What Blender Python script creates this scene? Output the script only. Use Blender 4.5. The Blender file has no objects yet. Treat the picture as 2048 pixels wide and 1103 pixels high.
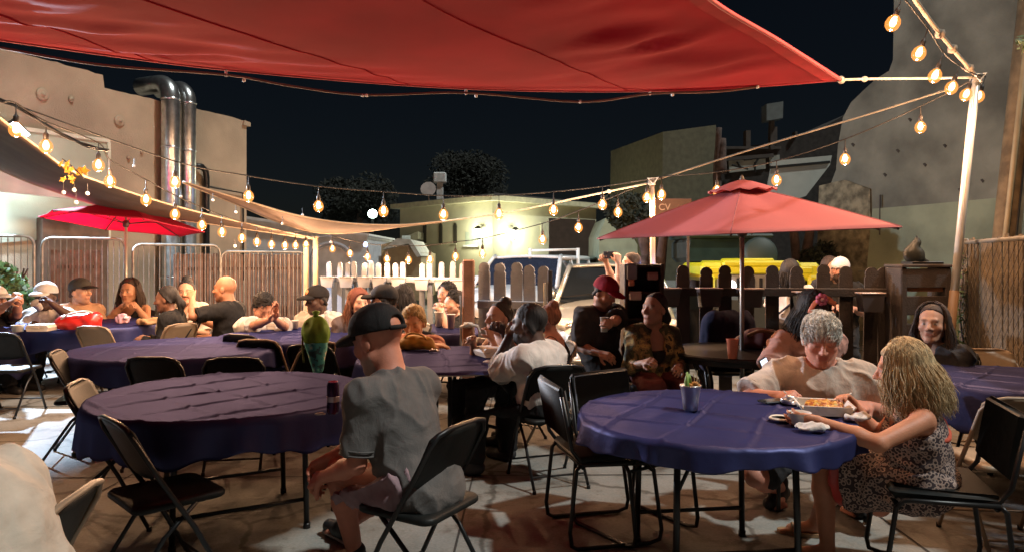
import bpy, math, random
import numpy as np
from mathutils import Vector, Matrix
from mathutils.bvhtree import BVHTree

# ------------------------------------------------------------------ camera, sky, key light, exposure
F, HX, HY, CZ = 1400.0, 1024.0, 522.0, 1.5     # focal length in photo pixels, principal column, horizon row, eye height
scn = bpy.context.scene
COL = scn.collection
R = math.radians
cam_d = bpy.data.cameras.new('camera')
cam_d.sensor_width = 36.0
cam_d.lens = 36.0 * F / 2048.0
cam_d.shift_y = -(551.5 - HY) / 2048.0
cam_d.clip_end = 500
cam_o = bpy.data.objects.new('camera', cam_d)
cam_o.location = (0, 0, CZ)
cam_o.rotation_euler = (R(90), 0, 0)
COL.objects.link(cam_o)
scn.camera = cam_o

SUN_EL, SUN_AZ = 56.0, -23.0          # elevation; azimuth of the source, degrees counter-clockwise from +X
SUN_E = 0.54
scn.view_settings.view_transform = 'Standard'
scn.view_settings.look = 'None'
scn.view_settings.exposure = 2.2
scn.view_settings.gamma = 1.0
scn.view_settings.use_curve_mapping = False
wld = bpy.data.worlds.new('World'); scn.world = wld; wld.use_nodes = True
wn = wld.node_tree.nodes; wl = wld.node_tree.links; wn.clear()
sky = wn.new('ShaderNodeTexSky'); sky.sky_type = 'NISHITA'; sky.sun_disc = False
sky.sun_elevation = R(SUN_EL); sky.sun_rotation = R(90 - SUN_AZ)
bgn = wn.new('ShaderNodeBackground'); bgn.inputs['Strength'].default_value = 0.00035
wo = wn.new('ShaderNodeOutputWorld')
wl.new(sky.outputs[0], bgn.inputs[0]); wl.new(bgn.outputs[0], wo.inputs[0])
sun_d = bpy.data.lights.new('sun', 'SUN'); sun_d.energy = SUN_E; sun_d.angle = R(2.5); sun_d.color = (0.95, 1.0, 0.95)  # sun lamp stands in for an unseen overhead flood lamp
sun_o = bpy.data.objects.new('sun', sun_d); COL.objects.link(sun_o)
sdir = Vector((math.cos(R(SUN_EL)) * math.cos(R(SUN_AZ)), math.cos(R(SUN_EL)) * math.sin(R(SUN_AZ)), math.sin(R(SUN_EL))))
sun_o.rotation_euler = (-sdir).to_track_quat('-Z', 'Y').to_euler()
sun_o.location = (8, -3, 12)
scn.cycles.use_denoising = True
scn.cycles.max_bounces = 6
scn.cycles.diffuse_bounces = 3
scn.cycles.glossy_bounces = 3
scn.cycles.transparent_max_bounces = 12
scn.cycles.sample_clamp_indirect = 4.0
scn.cycles.caustics_reflective = False
scn.cycles.caustics_refractive = False

# ------------------------------------------------------------------ pixel -> place
def PX(px, Y): return (px - HX) / F * Y
def PZ(py, Y): return CZ - (py - HY) / F * Y
def pt(px, py, Y): return Vector((PX(px, Y), Y, PZ(py, Y)))
def onz(px, py, z=0.0):
    Y = (CZ - z) * F / (py - HY)
    return Vector((PX(px, Y), Y, z))
def proj(p): return (HX + F * p[0] / p[1], HY - F * (p[2] - CZ) / p[1])

# ------------------------------------------------------------------ colours and materials
def s2l(c):
    return tuple(((x / 255.0) / 12.92 if x <= 10 else ((x / 255.0 + 0.055) / 1.055) ** 2.4) for x in c)
MATS = {}
def mat(name, col, rough=0.6, metal=0.0, var=0.12, vs=6.0, bump=0.0, bs=60.0, spec=0.5, col2=None, detail=4, coat=0.0, trans=0.0):
    """procedural principled material: base colour broken up by noise, optional fine bump, optional translucency"""
    if name in MATS: return MATS[name]
    m = bpy.data.materials.new(name); m.use_nodes = True
    n = m.node_tree.nodes; l = m.node_tree.links
    b = n['Principled BSDF']
    b.inputs['Roughness'].default_value = rough; b.inputs['Metallic'].default_value = metal
    b.inputs['Specular IOR Level'].default_value = spec
    b.inputs['Coat Weight'].default_value = coat
    tc = n.new('ShaderNodeTexCoord')
    nz = n.new('ShaderNodeTexNoise'); nz.inputs['Scale'].default_value = vs; nz.inputs['Detail'].default_value = detail
    l.new(tc.outputs['Object'], nz.inputs['Vector'])
    rp = n.new('ShaderNodeValToRGB')
    c2 = col2 if col2 else tuple(x * (1 - var) for x in col)
    c1 = col if col2 else tuple(min(1, x * (1 + var)) for x in col)
    rp.color_ramp.elements[0].position = 0.35; rp.color_ramp.elements[1].position = 0.65
    rp.color_ramp.elements[0].color = (*c2, 1); rp.color_ramp.elements[1].color = (*c1, 1)
    l.new(nz.outputs['Fac'], rp.inputs[0]); l.new(rp.outputs[0], b.inputs['Base Color'])
    if bump > 0:
        nb = n.new('ShaderNodeTexNoise'); nb.inputs['Scale'].default_value = bs; nb.inputs['Detail'].default_value = 5
        l.new(tc.outputs['Object'], nb.inputs['Vector'])
        bp = n.new('ShaderNodeBump'); bp.inputs['Strength'].default_value = bump; bp.inputs['Distance'].default_value = 0.02
        l.new(nb.outputs['Fac'], bp.inputs['Height']); l.new(bp.outputs[0], b.inputs['Normal'])
    if trans > 0:
        tr = n.new('ShaderNodeBsdfTranslucent'); l.new(rp.outputs[0], tr.inputs[0])
        mx = n.new('ShaderNodeMixShader'); mx.inputs[0].default_value = trans
        l.new(b.outputs[0], mx.inputs[1]); l.new(tr.outputs[0], mx.inputs[2]); l.new(mx.outputs[0], n['Material Output'].inputs[0])
    MATS[name] = m
    return m
def emis(name, col, strength):
    if name in MATS: return MATS[name]
    m = bpy.data.materials.new(name); m.use_nodes = True
    n = m.node_tree.nodes; l = m.node_tree.links; n.remove(n['Principled BSDF'])
    e = n.new('ShaderNodeEmission'); e.inputs[0].default_value = (*col, 1); e.inputs[1].default_value = strength
    l.new(e.outputs[0], n['Material Output'].inputs[0]); MATS[name] = m
    return m
def ramp_mat(name, cols, scale=8, rough=0.8, kind='noise', const=True, stretch=None, bump=0.0):
    """a printed pattern: noise or voronoi cut into flat colours"""
    if name in MATS: return MATS[name]
    m = bpy.data.materials.new(name); m.use_nodes = True
    n = m.node_tree.nodes; l = m.node_tree.links; b = n['Principled BSDF']; b.inputs['Roughness'].default_value = rough
    tc = n.new('ShaderNodeTexCoord'); src = tc.outputs['Object']
    if stretch:
        mp = n.new('ShaderNodeMapping'); mp.inputs['Scale'].default_value = stretch; l.new(src, mp.inputs[0]); src = mp.outputs[0]
    if kind == 'noise':
        t = n.new('ShaderNodeTexNoise'); t.inputs['Detail'].default_value = 3; out = t.outputs['Fac']
    elif kind == 'wave':
        t = n.new('ShaderNodeTexWave'); t.inputs['Distortion'].default_value = 2.0; out = t.outputs['Fac']
    else:
        t = n.new('ShaderNodeTexVoronoi'); out = t.outputs['Distance']
    t.inputs['Scale'].default_value = scale; l.new(src, t.inputs['Vector'])
    rp = n.new('ShaderNodeValToRGB'); rp.color_ramp.interpolation = 'CONSTANT' if const else 'LINEAR'
    el = rp.color_ramp.elements
    while len(el) < len(cols): el.new(0.5)
    for e, (p, c) in zip(el, cols): e.position = p; e.color = (*c, 1)
    l.new(out, rp.inputs[0]); l.new(rp.outputs[0], b.inputs['Base Color'])
    if bump:
        bp = n.new('ShaderNodeBump'); bp.inputs['Strength'].default_value = bump; bp.inputs['Distance'].default_value = 0.01
        l.new(out, bp.inputs['Height']); l.new(bp.outputs[0], b.inputs['Normal'])
    MATS[name] = m
    return m

# ------------------------------------------------------------------ objects
def tag(o, label=None, cat=None, group=None, kind=None):
    if label: o['label'] = label
    if cat: o['category'] = cat
    if group: o['group'] = group
    if kind: o['kind'] = kind
    return o
def empty(name, loc, rz=0.0, label=None, cat=None, group=None):
    o = bpy.data.objects.new(name, None); o.empty_display_size = 0.1
    o.location = loc; o.rotation_euler = (0, 0, rz); COL.objects.link(o)
    return tag(o, label, cat, group)
def link_mesh(name, me, m=None, parent=None, smooth=False):
    if m is not None:
        me.materials.clear(); me.materials.append(m)
    if smooth:
        me.polygons.foreach_set('use_smooth', [True] * len(me.polygons))
    o = bpy.data.objects.new(name, me); COL.objects.link(o)
    if parent is not None: o.parent = parent
    return o
def copy_tree(o, parent=None):
    c = o.copy(); COL.objects.link(c); c.parent = parent
    for ch in list(o.children): copy_tree(ch, c)
    return c

class MB:
    """collects simple solids and links them as ONE mesh object"""
    def __init__(s): s.v = []; s.f = []
    def add(s, vs, fs):
        k = len(s.v); s.v += [tuple(v) for v in vs]; s.f += [tuple(i + k for i in f) for f in fs]; return s
    def box(s, c, d, rot=None, bevel=0.0):
        hx, hy, hz = d[0] / 2, d[1] / 2, d[2] / 2
        M = rot if rot is not None else Matrix.Identity(3); c = Vector(c)
        b = min(bevel, hx * .9, hy * .9, hz * .9)
        if b <= 0:
            vs = [c + M @ Vector((x, y, z)) for z in (-hz, hz) for y in (-hy, hy) for x in (-hx, hx)]
            return s.add(vs, [(0, 2, 3, 1), (4, 5, 7, 6), (0, 1, 5, 4), (2, 6, 7, 3), (0, 4, 6, 2), (1, 3, 7, 5)])
        vs = []; idx = {}
        for sx in (-1, 1):
            for sy in (-1, 1):
                for sz in (-1, 1):
                    for ax in range(3):
                        p = [sx * hx, sy * hy, sz * hz]
                        for q in range(3):
                            if q != ax: p[q] -= (sx, sy, sz)[q] * b
                        idx[(sx, sy, sz, ax)] = len(vs); vs.append(c + M @ Vector(p))
        fs = []
        for ax in range(3):
            a1, a2 = [q for q in range(3) if q != ax]
            for sg in (-1, 1):
                ring = []
                for u, w in ((-1, -1), (1, -1), (1, 1), (-1, 1)):
                    k = [0, 0, 0]; k[ax] = sg; k[a1] = u; k[a2] = w; ring.append(idx[(*k, ax)])
                flip = (sg < 0) ^ (ax == 1)
                fs.append(tuple(reversed(ring)) if flip else tuple(ring))
            for u in (-1, 1):
                for w in (-1, 1):
                    e = []
                    for sg in (-1, 1):
                        k = [0, 0, 0]; k[ax] = sg; k[a1] = u; k[a2] = w
                        e.append((idx[(*k, a1)], idx[(*k, a2)]))
                    fs.append((e[0][0], e[1][0], e[1][1], e[0][1]))
        for sx in (-1, 1):
            for sy in (-1, 1):
                for sz in (-1, 1):
                    fs.append((idx[(sx, sy, sz, 0)], idx[(sx, sy, sz, 1)], idx[(sx, sy, sz, 2)]))
        return s.add(vs, fs)
    def tube(s, pts, r, n=8, closed=False):
        pts = [Vector(p) for p in pts]; m = len(pts)
        rs = r if isinstance(r, (list, tuple)) else [r] * m
        vs = []; up = None
        for i, p in enumerate(pts):
            if closed: d = pts[(i + 1) % m] - pts[i - 1]
            else: d = pts[min(i + 1, m - 1)] - pts[max(i - 1, 0)]
            if d.length < 1e-9: d = Vector((0, 0, 1))
            d.normalize()
            if up is None:
                up = Vector((0, 0, 1)) if abs(d.z) < .9 else Vector((1, 0, 0))
            u = (up - d * up.dot(d))
            if u.length < 1e-6: u = d.orthogonal()
            u.normalize(); w = d.cross(u); up = u
            for k in range(n):
                t = 2 * math.pi * k / n
                vs.append(p + (u * math.cos(t) + w * math.sin(t)) * rs[i])
        fs = []
        for i in range(m if closed else m - 1):
            j = (i + 1) % m
            for k in range(n):
                fs.append((i * n + k, i * n + (k + 1) % n, j * n + (k + 1) % n, j * n + k))
        if not closed: fs += [tuple(reversed(range(n))), tuple(range((m - 1) * n, m * n))]
        return s.add(vs, fs)
    def lathe(s, prof, c=(0, 0, 0), n=24, M=None):
        c = Vector(c); vs = []; m = len(prof)
        for r, z in prof:
            for k in range(n):
                t = 2 * math.pi * k / n; v = Vector((r * math.cos(t), r * math.sin(t), z))
                vs.append(c + (M @ v if M is not None else v))
        fs = []
        for i in range(m - 1):
            for k in range(n): fs.append((i * n + k, i * n + (k + 1) % n, (i + 1) * n + (k + 1) % n, (i + 1) * n + k))
        if prof[0][0] > 1e-6: fs.append(tuple(reversed(range(n))))
        if prof[-1][0] > 1e-6: fs.append(tuple(range((m - 1) * n, m * n)))
        return s.add(vs, fs)
    def prism(s, poly, thick, M=None, c=(0, 0, 0)):
        """poly in local x,z extruded along y by +-thick/2"""
        c = Vector(c); n = len(poly)
        vs = []
        for y in (-thick / 2, thick / 2):
            for x, z in poly:
                v = Vector((x, y, z)); vs.append(c + (M @ v if M is not None else v))
        fs = [tuple(range(n)), tuple(reversed(range(n, 2 * n)))]
        for i in range(n): fs.append((i, n + i, n + (i + 1) % n, (i + 1) % n))
        return s.add(vs, fs)
    def grid(s, P):
        """P: rows of points"""
        a, b = len(P), len(P[0]); vs = [q for row in P for q in row]
        return s.add(vs, [(i * b + j, i * b + j + 1, (i + 1) * b + j + 1, (i + 1) * b + j) for i in range(a - 1) for j in range(b - 1)])
    def mesh(s, name):
        me = bpy.data.meshes.new(name); me.from_pydata(s.v, [], s.f); me.validate(); return me
    def build(s, name, m, parent=None, smooth=False, world=False):
        if world and parent is not None:
            L = parent.location; s.v = [(x - L.x, y - L.y, z - L.z) for x, y, z in s.v]
        return link_mesh(name, s.mesh(name), m, parent, smooth)

def smooth_path(pts, n=6, closed=False):
    """Catmull-Rom through points"""
    P = [Vector(p) for p in pts]; out = []; m = len(P)
    for i in range(m if closed else m - 1):
        if closed: a, b, c, d = P[i - 1], P[i], P[(i + 1) % m], P[(i + 2) % m]
        else: a, b, c, d = P[max(i - 1, 0)], P[i], P[i + 1], P[min(i + 2, m - 1)]
        for k in range(n):
            t = k / n
            out.append(0.5 * ((2 * b) + (c - a) * t + (2 * a - 5 * b + 4 * c - d) * t * t + (3 * b - a - 3 * c + d) * t ** 3))
    if not closed: out.append(P[-1])
    return out
def rz(a): return Matrix.Rotation(a, 3, 'Z')

# ------------------------------------------------------------------ numpy noise and implicit surfaces (bodies, clothes, hair)
def _h(ix, iy, iz):
    n = (ix * 374761393 + iy * 668265263 + iz * 1274126177) & 0xffffffff
    n = ((n ^ (n >> 13)) * 1274126177) & 0xffffffff
    return ((n ^ (n >> 16)) & 0xffff) / 65535.0
def vnoise(P, sc=1.0):
    P = np.asarray(P, dtype=np.float64) * sc
    i = np.floor(P).astype(np.int64); f = P - i; f = f * f * (3 - 2 * f)
    r = 0
    for dx in (0, 1):
        for dy in (0, 1):
            for dz in (0, 1):
                w = (f[:, 0] if dx else 1 - f[:, 0]) * (f[:, 1] if dy else 1 - f[:, 1]) * (f[:, 2] if dz else 1 - f[:, 2])
                r = r + w * _h(i[:, 0] + dx + 7919, i[:, 1] + dy + 104729, i[:, 2] + dz + 1299709)
    return r
class SDF:
    def __init__(s): s.p = []; s.cuts = []
    def cap(s, a, b, ra, rb=None, k=0.02, flat=False, op=1):
        s.p.append(('c', np.array(a, float), np.array(b, float), ra, ra if rb is None else rb, k, flat, op)); return s
    def ell(s, c, r, M=None, k=0.02, op=1):
        s.p.append(('e', np.array(c, float), np.array(r, float), np.array(M if M is not None else np.eye(3), float), k, op)); return s
    def sph(s, c, r, k=0.02, op=1): return s.cap(c, c, r, r, k, False, op)
    def plane(s, p, n):
        """keep the side the normal points to"""
        s.cuts.append((np.array(p, float), np.array(n, float))); return s
    def mesh(s, vox):
        lo = np.full(3, 1e9); hi = -lo
        for q in s.p:
            if q[-1] != 1: continue
            if q[0] == 'c':
                m = max(q[3], q[4])
                lo = np.minimum(lo, np.minimum(q[1], q[2]) - m); hi = np.maximum(hi, np.maximum(q[1], q[2]) + m)
            else:
                m = q[2].max(); lo = np.minimum(lo, q[1] - m); hi = np.maximum(hi, q[1] + m)
        lo -= 3 * vox; hi += 3 * vox
        n = np.ceil((hi - lo) / vox).astype(int) + 1
        D = np.full(n, 1.0, np.float32)
        ax = [lo[i] + vox * np.arange(n[i]) for i in range(3)]
        for q in s.p:
            k = q[5] if q[0] == 'c' else q[4]; op = q[-1]
            m = (max(q[3], q[4]) if q[0] == 'c' else q[2].max()) + k + 2 * vox
            a = np.minimum(q[1], q[2]) if q[0] == 'c' else q[1]; b = np.maximum(q[1], q[2]) if q[0] == 'c' else q[1]
            i0 = np.clip(((a - m - lo) / vox).astype(int), 0, n - 1); i1 = np.clip(((b + m - lo) / vox).astype(int) + 2, 1, n)
            if (i1 <= i0).any(): continue
            x = ax[0][i0[0]:i1[0]][:, None, None]; y = ax[1][i0[1]:i1[1]][None, :, None]; z = ax[2][i0[2]:i1[2]][None, None, :]
            if q[0] == 'c':
                A, B = q[1], q[2]; d = B - A; L2 = max(d @ d, 1e-12)
                t = ((x - A[0]) * d[0] + (y - A[1]) * d[1] + (z - A[2]) * d[2]) / L2
                tc = np.clip(t, 0, 1)
                dd = np.sqrt((x - A[0] - tc * d[0]) ** 2 + (y - A[1] - tc * d[1]) ** 2 + (z - A[2] - tc * d[2]) ** 2) - (q[3] + tc * (q[4] - q[3]))
                if q[6]: dd = np.maximum(dd, (t - 1) * math.sqrt(L2))
            else:
                M = q[3]; u = x - q[1][0]; v = y - q[1][1]; w = z - q[1][2]
                l = [M[0, i] * u + M[1, i] * v + M[2, i] * w for i in range(3)]; r = q[2]
                k0 = np.sqrt(sum((l[i] / r[i]) ** 2 for i in range(3))); k1 = np.sqrt(sum((l[i] / r[i] ** 2) ** 2 for i in range(3))) + 1e-9
                dd = k0 * (k0 - 1) / k1
            S = D[i0[0]:i1[0], i0[1]:i1[1], i0[2]:i1[2]]
            if op == 1:
                h = np.maximum(k - np.abs(S - dd), 0) / max(k, 1e-6)
                S[...] = np.minimum(S, dd) - h * h * k * 0.25
            else:
                h = np.maximum(k - np.abs(S + dd), 0) / max(k, 1e-6)
                S[...] = np.maximum(S, -dd) + h * h * k * 0.25
        for p, nn in s.cuts:
            e = -((ax[0] - p[0])[:, None, None] * nn[0] + (ax[1] - p[1])[None, :, None] * nn[1] + (ax[2] - p[2])[None, None, :] * nn[2])
            np.maximum(D, e, out=D)
        return nets(D, lo, vox)
def nets(D, lo, vox):
    S = D < 0
    c = np.zeros(np.array(S.shape) - 1, np.int8)
    O = [(i, j, k) for i in (0, 1) for j in (0, 1) for k in (0, 1)]
    for i, j, k in O:
        c += S[i:S.shape[0] - 1 + i, j:S.shape[1] - 1 + j, k:S.shape[2] - 1 + k]
    act = (c > 0) & (c < 8)
    idx = np.full(c.shape, -1, np.int64); I, J, K = np.nonzero(act); idx[act] = np.arange(len(I))
    acc = np.zeros((len(I), 3)); cnt = np.zeros(len(I))
    for a in O:
        for q in range(3):
            if a[q]: continue
            b = list(a); b[q] = 1
            d1 = D[I + a[0], J + a[1], K + a[2]]; d2 = D[I + b[0], J + b[1], K + b[2]]
            m = (d1 < 0) != (d2 < 0)
            t = np.where(m, d1 / np.where(m, d1 - d2, 1), 0)
            p = np.array(a, float)[None, :] + 0 * acc; p[:, q] += t
            acc[m] += p[m]; cnt[m] += 1
    V = (acc / np.maximum(cnt, 1)[:, None] + np.stack([I, J, K], 1)) * vox + lo
    Fs = []
    for q in range(3):
        sl0 = [slice(None)] * 3; sl1 = [slice(None)] * 3; sl0[q] = slice(0, -1); sl1[q] = slice(1, None)
        A = S[tuple(sl0)]; B = S[tuple(sl1)]; X = np.argwhere(A != B)
        u, v = [(1, 2), (2, 0), (0, 1)][q]
        ok = (X[:, u] > 0) & (X[:, v] > 0) & (X[:, u] < c.shape[u]) & (X[:, v] < c.shape[v]) & (X[:, q] < c.shape[q]); X = X[ok]
        def cell(du, dv):
            Y = X.copy(); Y[:, u] += du; Y[:, v] += dv; return idx[Y[:, 0], Y[:, 1], Y[:, 2]]
        quad = np.stack([cell(-1, -1), cell(0, -1), cell(0, 0), cell(-1, 0)], 1)
        fl = ~A[X[:, 0], X[:, 1], X[:, 2]]
        quad[fl] = quad[fl][:, ::-1]
        Fs.append(quad)
    return V, np.concatenate(Fs)
def vnormals(V, Q):
    d1 = V[Q[:, 2]] - V[Q[:, 0]]; d2 = V[Q[:, 3]] - V[Q[:, 1]]; fn = np.cross(d1, d2)
    N = np.zeros_like(V)
    for i in range(4): np.add.at(N, Q[:, i], fn)
    return N / (np.linalg.norm(N, axis=1)[:, None] + 1e-12)
def np_mesh(name, V, Q, m, parent=None, loc=None, cols=None):
    me = bpy.data.meshes.new(name)
    if loc is not None: V = V - np.array(loc)[None, :]
    me.vertices.add(len(V)); me.vertices.foreach_set('co', V.astype(np.float32).ravel())
    n = Q.shape[1]
    me.loops.add(len(Q) * n); me.loops.foreach_set('vertex_index', Q.astype(np.int32).ravel())
    me.polygons.add(len(Q)); me.polygons.foreach_set('loop_start', np.arange(0, len(Q) * n, n, dtype=np.int32))
    me.polygons.foreach_set('loop_total', np.full(len(Q), n, np.int32))
    me.update(calc_edges=True); me.validate()
    if cols is not None:
        ca = me.color_attributes.new('Col', 'FLOAT_COLOR', 'POINT')
        ca.data.foreach_set('color', np.concatenate([cols, np.ones((len(cols), 1))], 1).astype(np.float32).ravel())
    return link_mesh(name, me, m, parent, True)
# ------------------------------------------------------------------ the setting
rng = random.Random(7)
def wp(px, py, A, B):
    """the point where the view line through a pixel meets the upright plane through plan points A and B"""
    k = (px - HX) / F; ax, ay = A[0], A[1]; dx, dy = B[0] - ax, B[1] - ay
    t = (k * ay - ax) / (dx - k * dy); Y = ay + dy * t
    return Vector((k * Y, Y, PZ(py, Y)))
def ground_mat():
    m = bpy.data.materials.new('worn_concrete'); m.use_nodes = True
    n = m.node_tree.nodes; l = m.node_tree.links; b = n['Principled BSDF']; b.inputs['Roughness'].default_value = 0.72
    tc = n.new('ShaderNodeTexCoord')
    def noise(sc, det, rough=.6):
        t = n.new('ShaderNodeTexNoise'); t.inputs['Scale'].default_value = sc; t.inputs['Detail'].default_value = det; t.inputs['Roughness'].default_value = rough
        l.new(tc.outputs['Object'], t.inputs['Vector']); return t.outputs['Fac']
    def ramp(src, stops):
        r = n.new('ShaderNodeValToRGB'); e = r.color_ramp.elements
        while len(e) < len(stops): e.new(.5)
        for q, (p, c) in zip(e, stops): q.position = p; q.color = (*c, 1)
        l.new(src, r.inputs[0]); return r.outputs[0]
    def mix(kind, f, a, c):
        x = n.new('ShaderNodeMix'); x.data_type = 'RGBA'; x.blend_type = kind; x.inputs[0].default_value = f
        l.new(a, x.inputs[6]); l.new(c, x.inputs[7]); return x.outputs[2]
    big = ramp(noise(.9, 5), [(.3, (.17, .155, .135)), (.5, (.27, .265, .245)), (.7, (.31, .31, .29))])
    stain = ramp(noise(2.6, 7, .7), [(.36, (.36, .29, .24)), (.46, (.9, .88, .85)), (.60, (1, 1, 1)), (.70, (.7, .64, .57))])
    fine = ramp(noise(60, 4), [(.3, (.82, .82, .82)), (.7, (1.08, 1.08, 1.08))])
    spots = n.new('ShaderNodeTexVoronoi'); spots.inputs['Scale'].default_value = 5.5; l.new(tc.outputs['Object'], spots.inputs['Vector'])
    gum = ramp(spots.outputs['Distance'], [(.0, (.45, .43, .4)), (.045, (.45, .43, .4)), (.07, (1, 1, 1))])
    c = mix('MULTIPLY', .85, big, stain); c = mix('MULTIPLY', 1, c, fine); c = mix('MULTIPLY', .7, c, gum)
    wv = n.new('ShaderNodeTexNoise'); wv.inputs['Scale'].default_value = 3.0; wv.inputs['Detail'].default_value = 4; l.new(tc.outputs['Object'], wv.inputs['Vector'])
    ad = n.new('ShaderNodeMix'); ad.data_type = 'VECTOR'; ad.inputs[0].default_value = .22; l.new(tc.outputs['Object'], ad.inputs[4]); l.new(wv.outputs['Color'], ad.inputs[5])
    ck = n.new('ShaderNodeTexVoronoi'); ck.feature = 'DISTANCE_TO_EDGE'; ck.inputs['Scale'].default_value = .75; l.new(ad.outputs[1], ck.inputs['Vector'])
    c = mix('MULTIPLY', .75, c, ramp(ck.outputs['Distance'], [(.0, (.22, .2, .18)), (.006, (.3, .28, .25)), (.012, (1, 1, 1))]))
    l.new(c, b.inputs['Base Color'])
    bp = n.new('ShaderNodeBump'); bp.inputs['Strength'].default_value = .35; bp.inputs['Distance'].default_value = .01
    l.new(noise(35, 6), bp.inputs['Height']); l.new(bp.outputs[0], b.inputs['Normal'])
    return m
g = MB(); g.grid([[(x, y, 0) for x in (-90, -30, -10, 0, 10, 30, 90)] for y in (-30, -5, 0, 5, 10, 20, 40, 120)])
ground = g.build('ground', ground_mat()); tag(ground, kind='structure')
jm = mat('joint_dark', (.05, .045, .04), .9)
def joint(a, b, w=.012):
    a, b = Vector(a), Vector(b); d = (b - a).normalized(); s = Vector((-d.y, d.x, 0)) * w / 2
    m = MB(); m.add([a - s, a + s, b + s, b - s], [(0, 3, 2, 1)]); m.v = [(x, y, .004) for x, y, z in m.v]
    m.build('joint', jm, ground)
for y in (2.35, 4.78, 7.2, 9.6): joint((-7, y, 0), (7, y + .25, 0))
for x in (-5.2, -2.75, -.35, 2.1, 4.5): joint((x, 1.0, 0), (x + .2, 11, 0))

stucco = mat('tan_stucco', (.35, .275, .195), .9, var=.2, vs=1.0, bump=.4, bs=45, detail=8)
pale_panel = mat('pale_green_paint', (.36, .38, .29), .75, var=.1, vs=1.2, bump=.15)
dark_steel = mat('dark_steel', (.03, .028, .026), .5, .6)
galv = mat('galvanised_duct', (.62, .64, .65), .28, .95, var=.18, vs=9)
black_metal = mat('black_metal', (.012, .012, .013), .38, .2, spec=.5)
tan_metal = mat('tan_metal', (.26, .19, .13), .45, .1)
wood_dark = mat('dark_brown_wood', (.035, .026, .022), .75, var=.3, vs=4, bump=.25)
wood_post = mat('orange_brown_wood', (.30, .14, .075), .7, var=.25, vs=5, bump=.25)
wood_grey = mat('grey_painted_wood', (.22, .25, .29), .7, var=.14, vs=5, bump=.2)
wood_white = mat('whitewashed_wood', (.165, .19, .225), .7, var=.16, vs=5, bump=.2)
glass_dark = mat('dark_window_glass', (.012, .016, .02), .08, spec=.8, var=.05)
white_paint = mat('white_paint', (.75, .76, .75), .5, var=.06)

def wall_frame(A, B):
    A = Vector((A[0], A[1], 0)); B = Vector((B[0], B[1], 0)); d = (B - A).normalized(); n = Vector((d.y, -d.x, 0))
    if n.y > 0: n = -n                                  # n looks toward the viewer's side
    return A, d, n
def wall_poly(mb, A, B, pts, depth, off=0.0):
    """pixel outline on the upright plane A-B, made `depth` thick behind the plane; off = how far it stands proud"""
    a, d, n = wall_frame(A, B)
    P = [wp(x, y, A, B) + n * off for x, y in pts]
    k = len(P); vs = P + [p - n * depth for p in P]
    fs = [tuple(range(k)), tuple(reversed(range(k, 2 * k)))] + [(i, k + i, k + (i + 1) % k, (i + 1) % k) for i in range(k)]
    return mb.add(vs, fs)

# ---- left: the stucco building
LA, LB = (PX(210, 12.0), 12.0), (PX(495, 15.04), 15.04)
sb = empty('stucco_building', (LA[0] - 2, LA[1] + 1, 0), label='tan stucco building with stepped parapet and two silver ducts on its wall', cat='building')
m = MB(); top = []
r2 = random.Random(3)
for x in range(-200, 206, 15): top.append((x, 95 + (x) * (55 / 205.) + r2.uniform(-1.5, 1.5)))
top += [(206, 152), (209, 176)]
for x in range(222, 480, 13): top.append((x, 176 + (x - 210) * (62 / 270.) + r2.uniform(-1.2, 1.2)))
top += [(484, 241), (493, 245), (493, 680), (-200, 1000)]
wall_poly(m, LA, LB, top, 5.0); m.build('wall', stucco, sb, world=True)
m = MB(); a, d, n_ = wall_frame(LA, LB)
wall_poly(m, LA, LB, [(486, 241), (498, 246), (498, 254), (484, 250)], .5, .05); m.build('parapet_cap', stucco, sb, world=True)
m = MB(); wall_poly(m, LA, LB, [(-200, 225), (212, 285), (212, 470), (-200, 500)], .04, .035); bay = m.build('bay_panel', pale_panel, sb, world=True)
m = MB()
for q in ([(-200, 219), (216, 279), (216, 286), (-200, 227)], [(211, 286), (217, 286), (217, 480), (211, 480)]): wall_poly(m, LA, LB, q, .02, .06)
m.build('bay_frame', mat('cream_trim', (.6, .58, .46), .6), sb, world=True)
m = MB(); wall_poly(m, LA, LB, [(-200, 325), (60, 352), (125, 382), (125, 402), (-200, 372)], .03, .5)
m.build('awning', mat('pale_awning', (.42, .46, .40), .6, var=.15, vs=2), sb, world=True)
m = MB(); wall_poly(m, LA, LB, [(70, 436), (203, 448), (203, 660), (70, 700)], .3, .18); m.build('storage_box', mat('brown_panel', (.12, .075, .05), .8, var=.2), sb, world=True)
for x, y, r in ((84, 189, .10), (142, 198, .05), (238, 242, .10), (283, 305, .035), (257, 316, .04)):
    c = wp(x, y, LA, LB); Mr = Vector((0, 0, 1)).rotation_difference(n_).to_matrix(); m = MB()
    m.lathe([(r, -.02), (r, .012), (r * .8, .03), (r * .55, .02), (r * .3, .03), (r * .25, .05), (0.0, .05)], c + n_ * .01, 18, Mr); m.build('anchor_plate', stucco, sb, True, world=True)
def duct(px0, ytop, off, rad):
    c = wp(px0, ytop + 30, LA, LB) + n_ * off
    zt = PZ(ytop, c.y) - rad
    pts = [Vector((c.x, c.y, .1)), Vector((c.x, c.y, zt - .25))]
    for k in range(1, 8):
        t = k / 7 * math.pi / 2
        pts.append(Vector((c.x, c.y, zt - .25)) + Vector((0, 0, 1)) * .28 * math.sin(t) - n_ * .28 * (1 - math.cos(t)))
    pts.append(pts[-1] - n_ * .5)
    m = MB(); m.tube(pts, rad, 18)
    o = m.build('duct', galv, sb, True, world=True)
    for z in (1.2, 2.4, 3.6, zt - .28): MB().lathe([(rad + .002, -.02), (rad + .012, -.012), (rad + .012, .012), (rad + .002, .02)], Vector((c.x, c.y, z)) - Vector(sb.location), 18).build('seam', galv, o, True)
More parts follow.
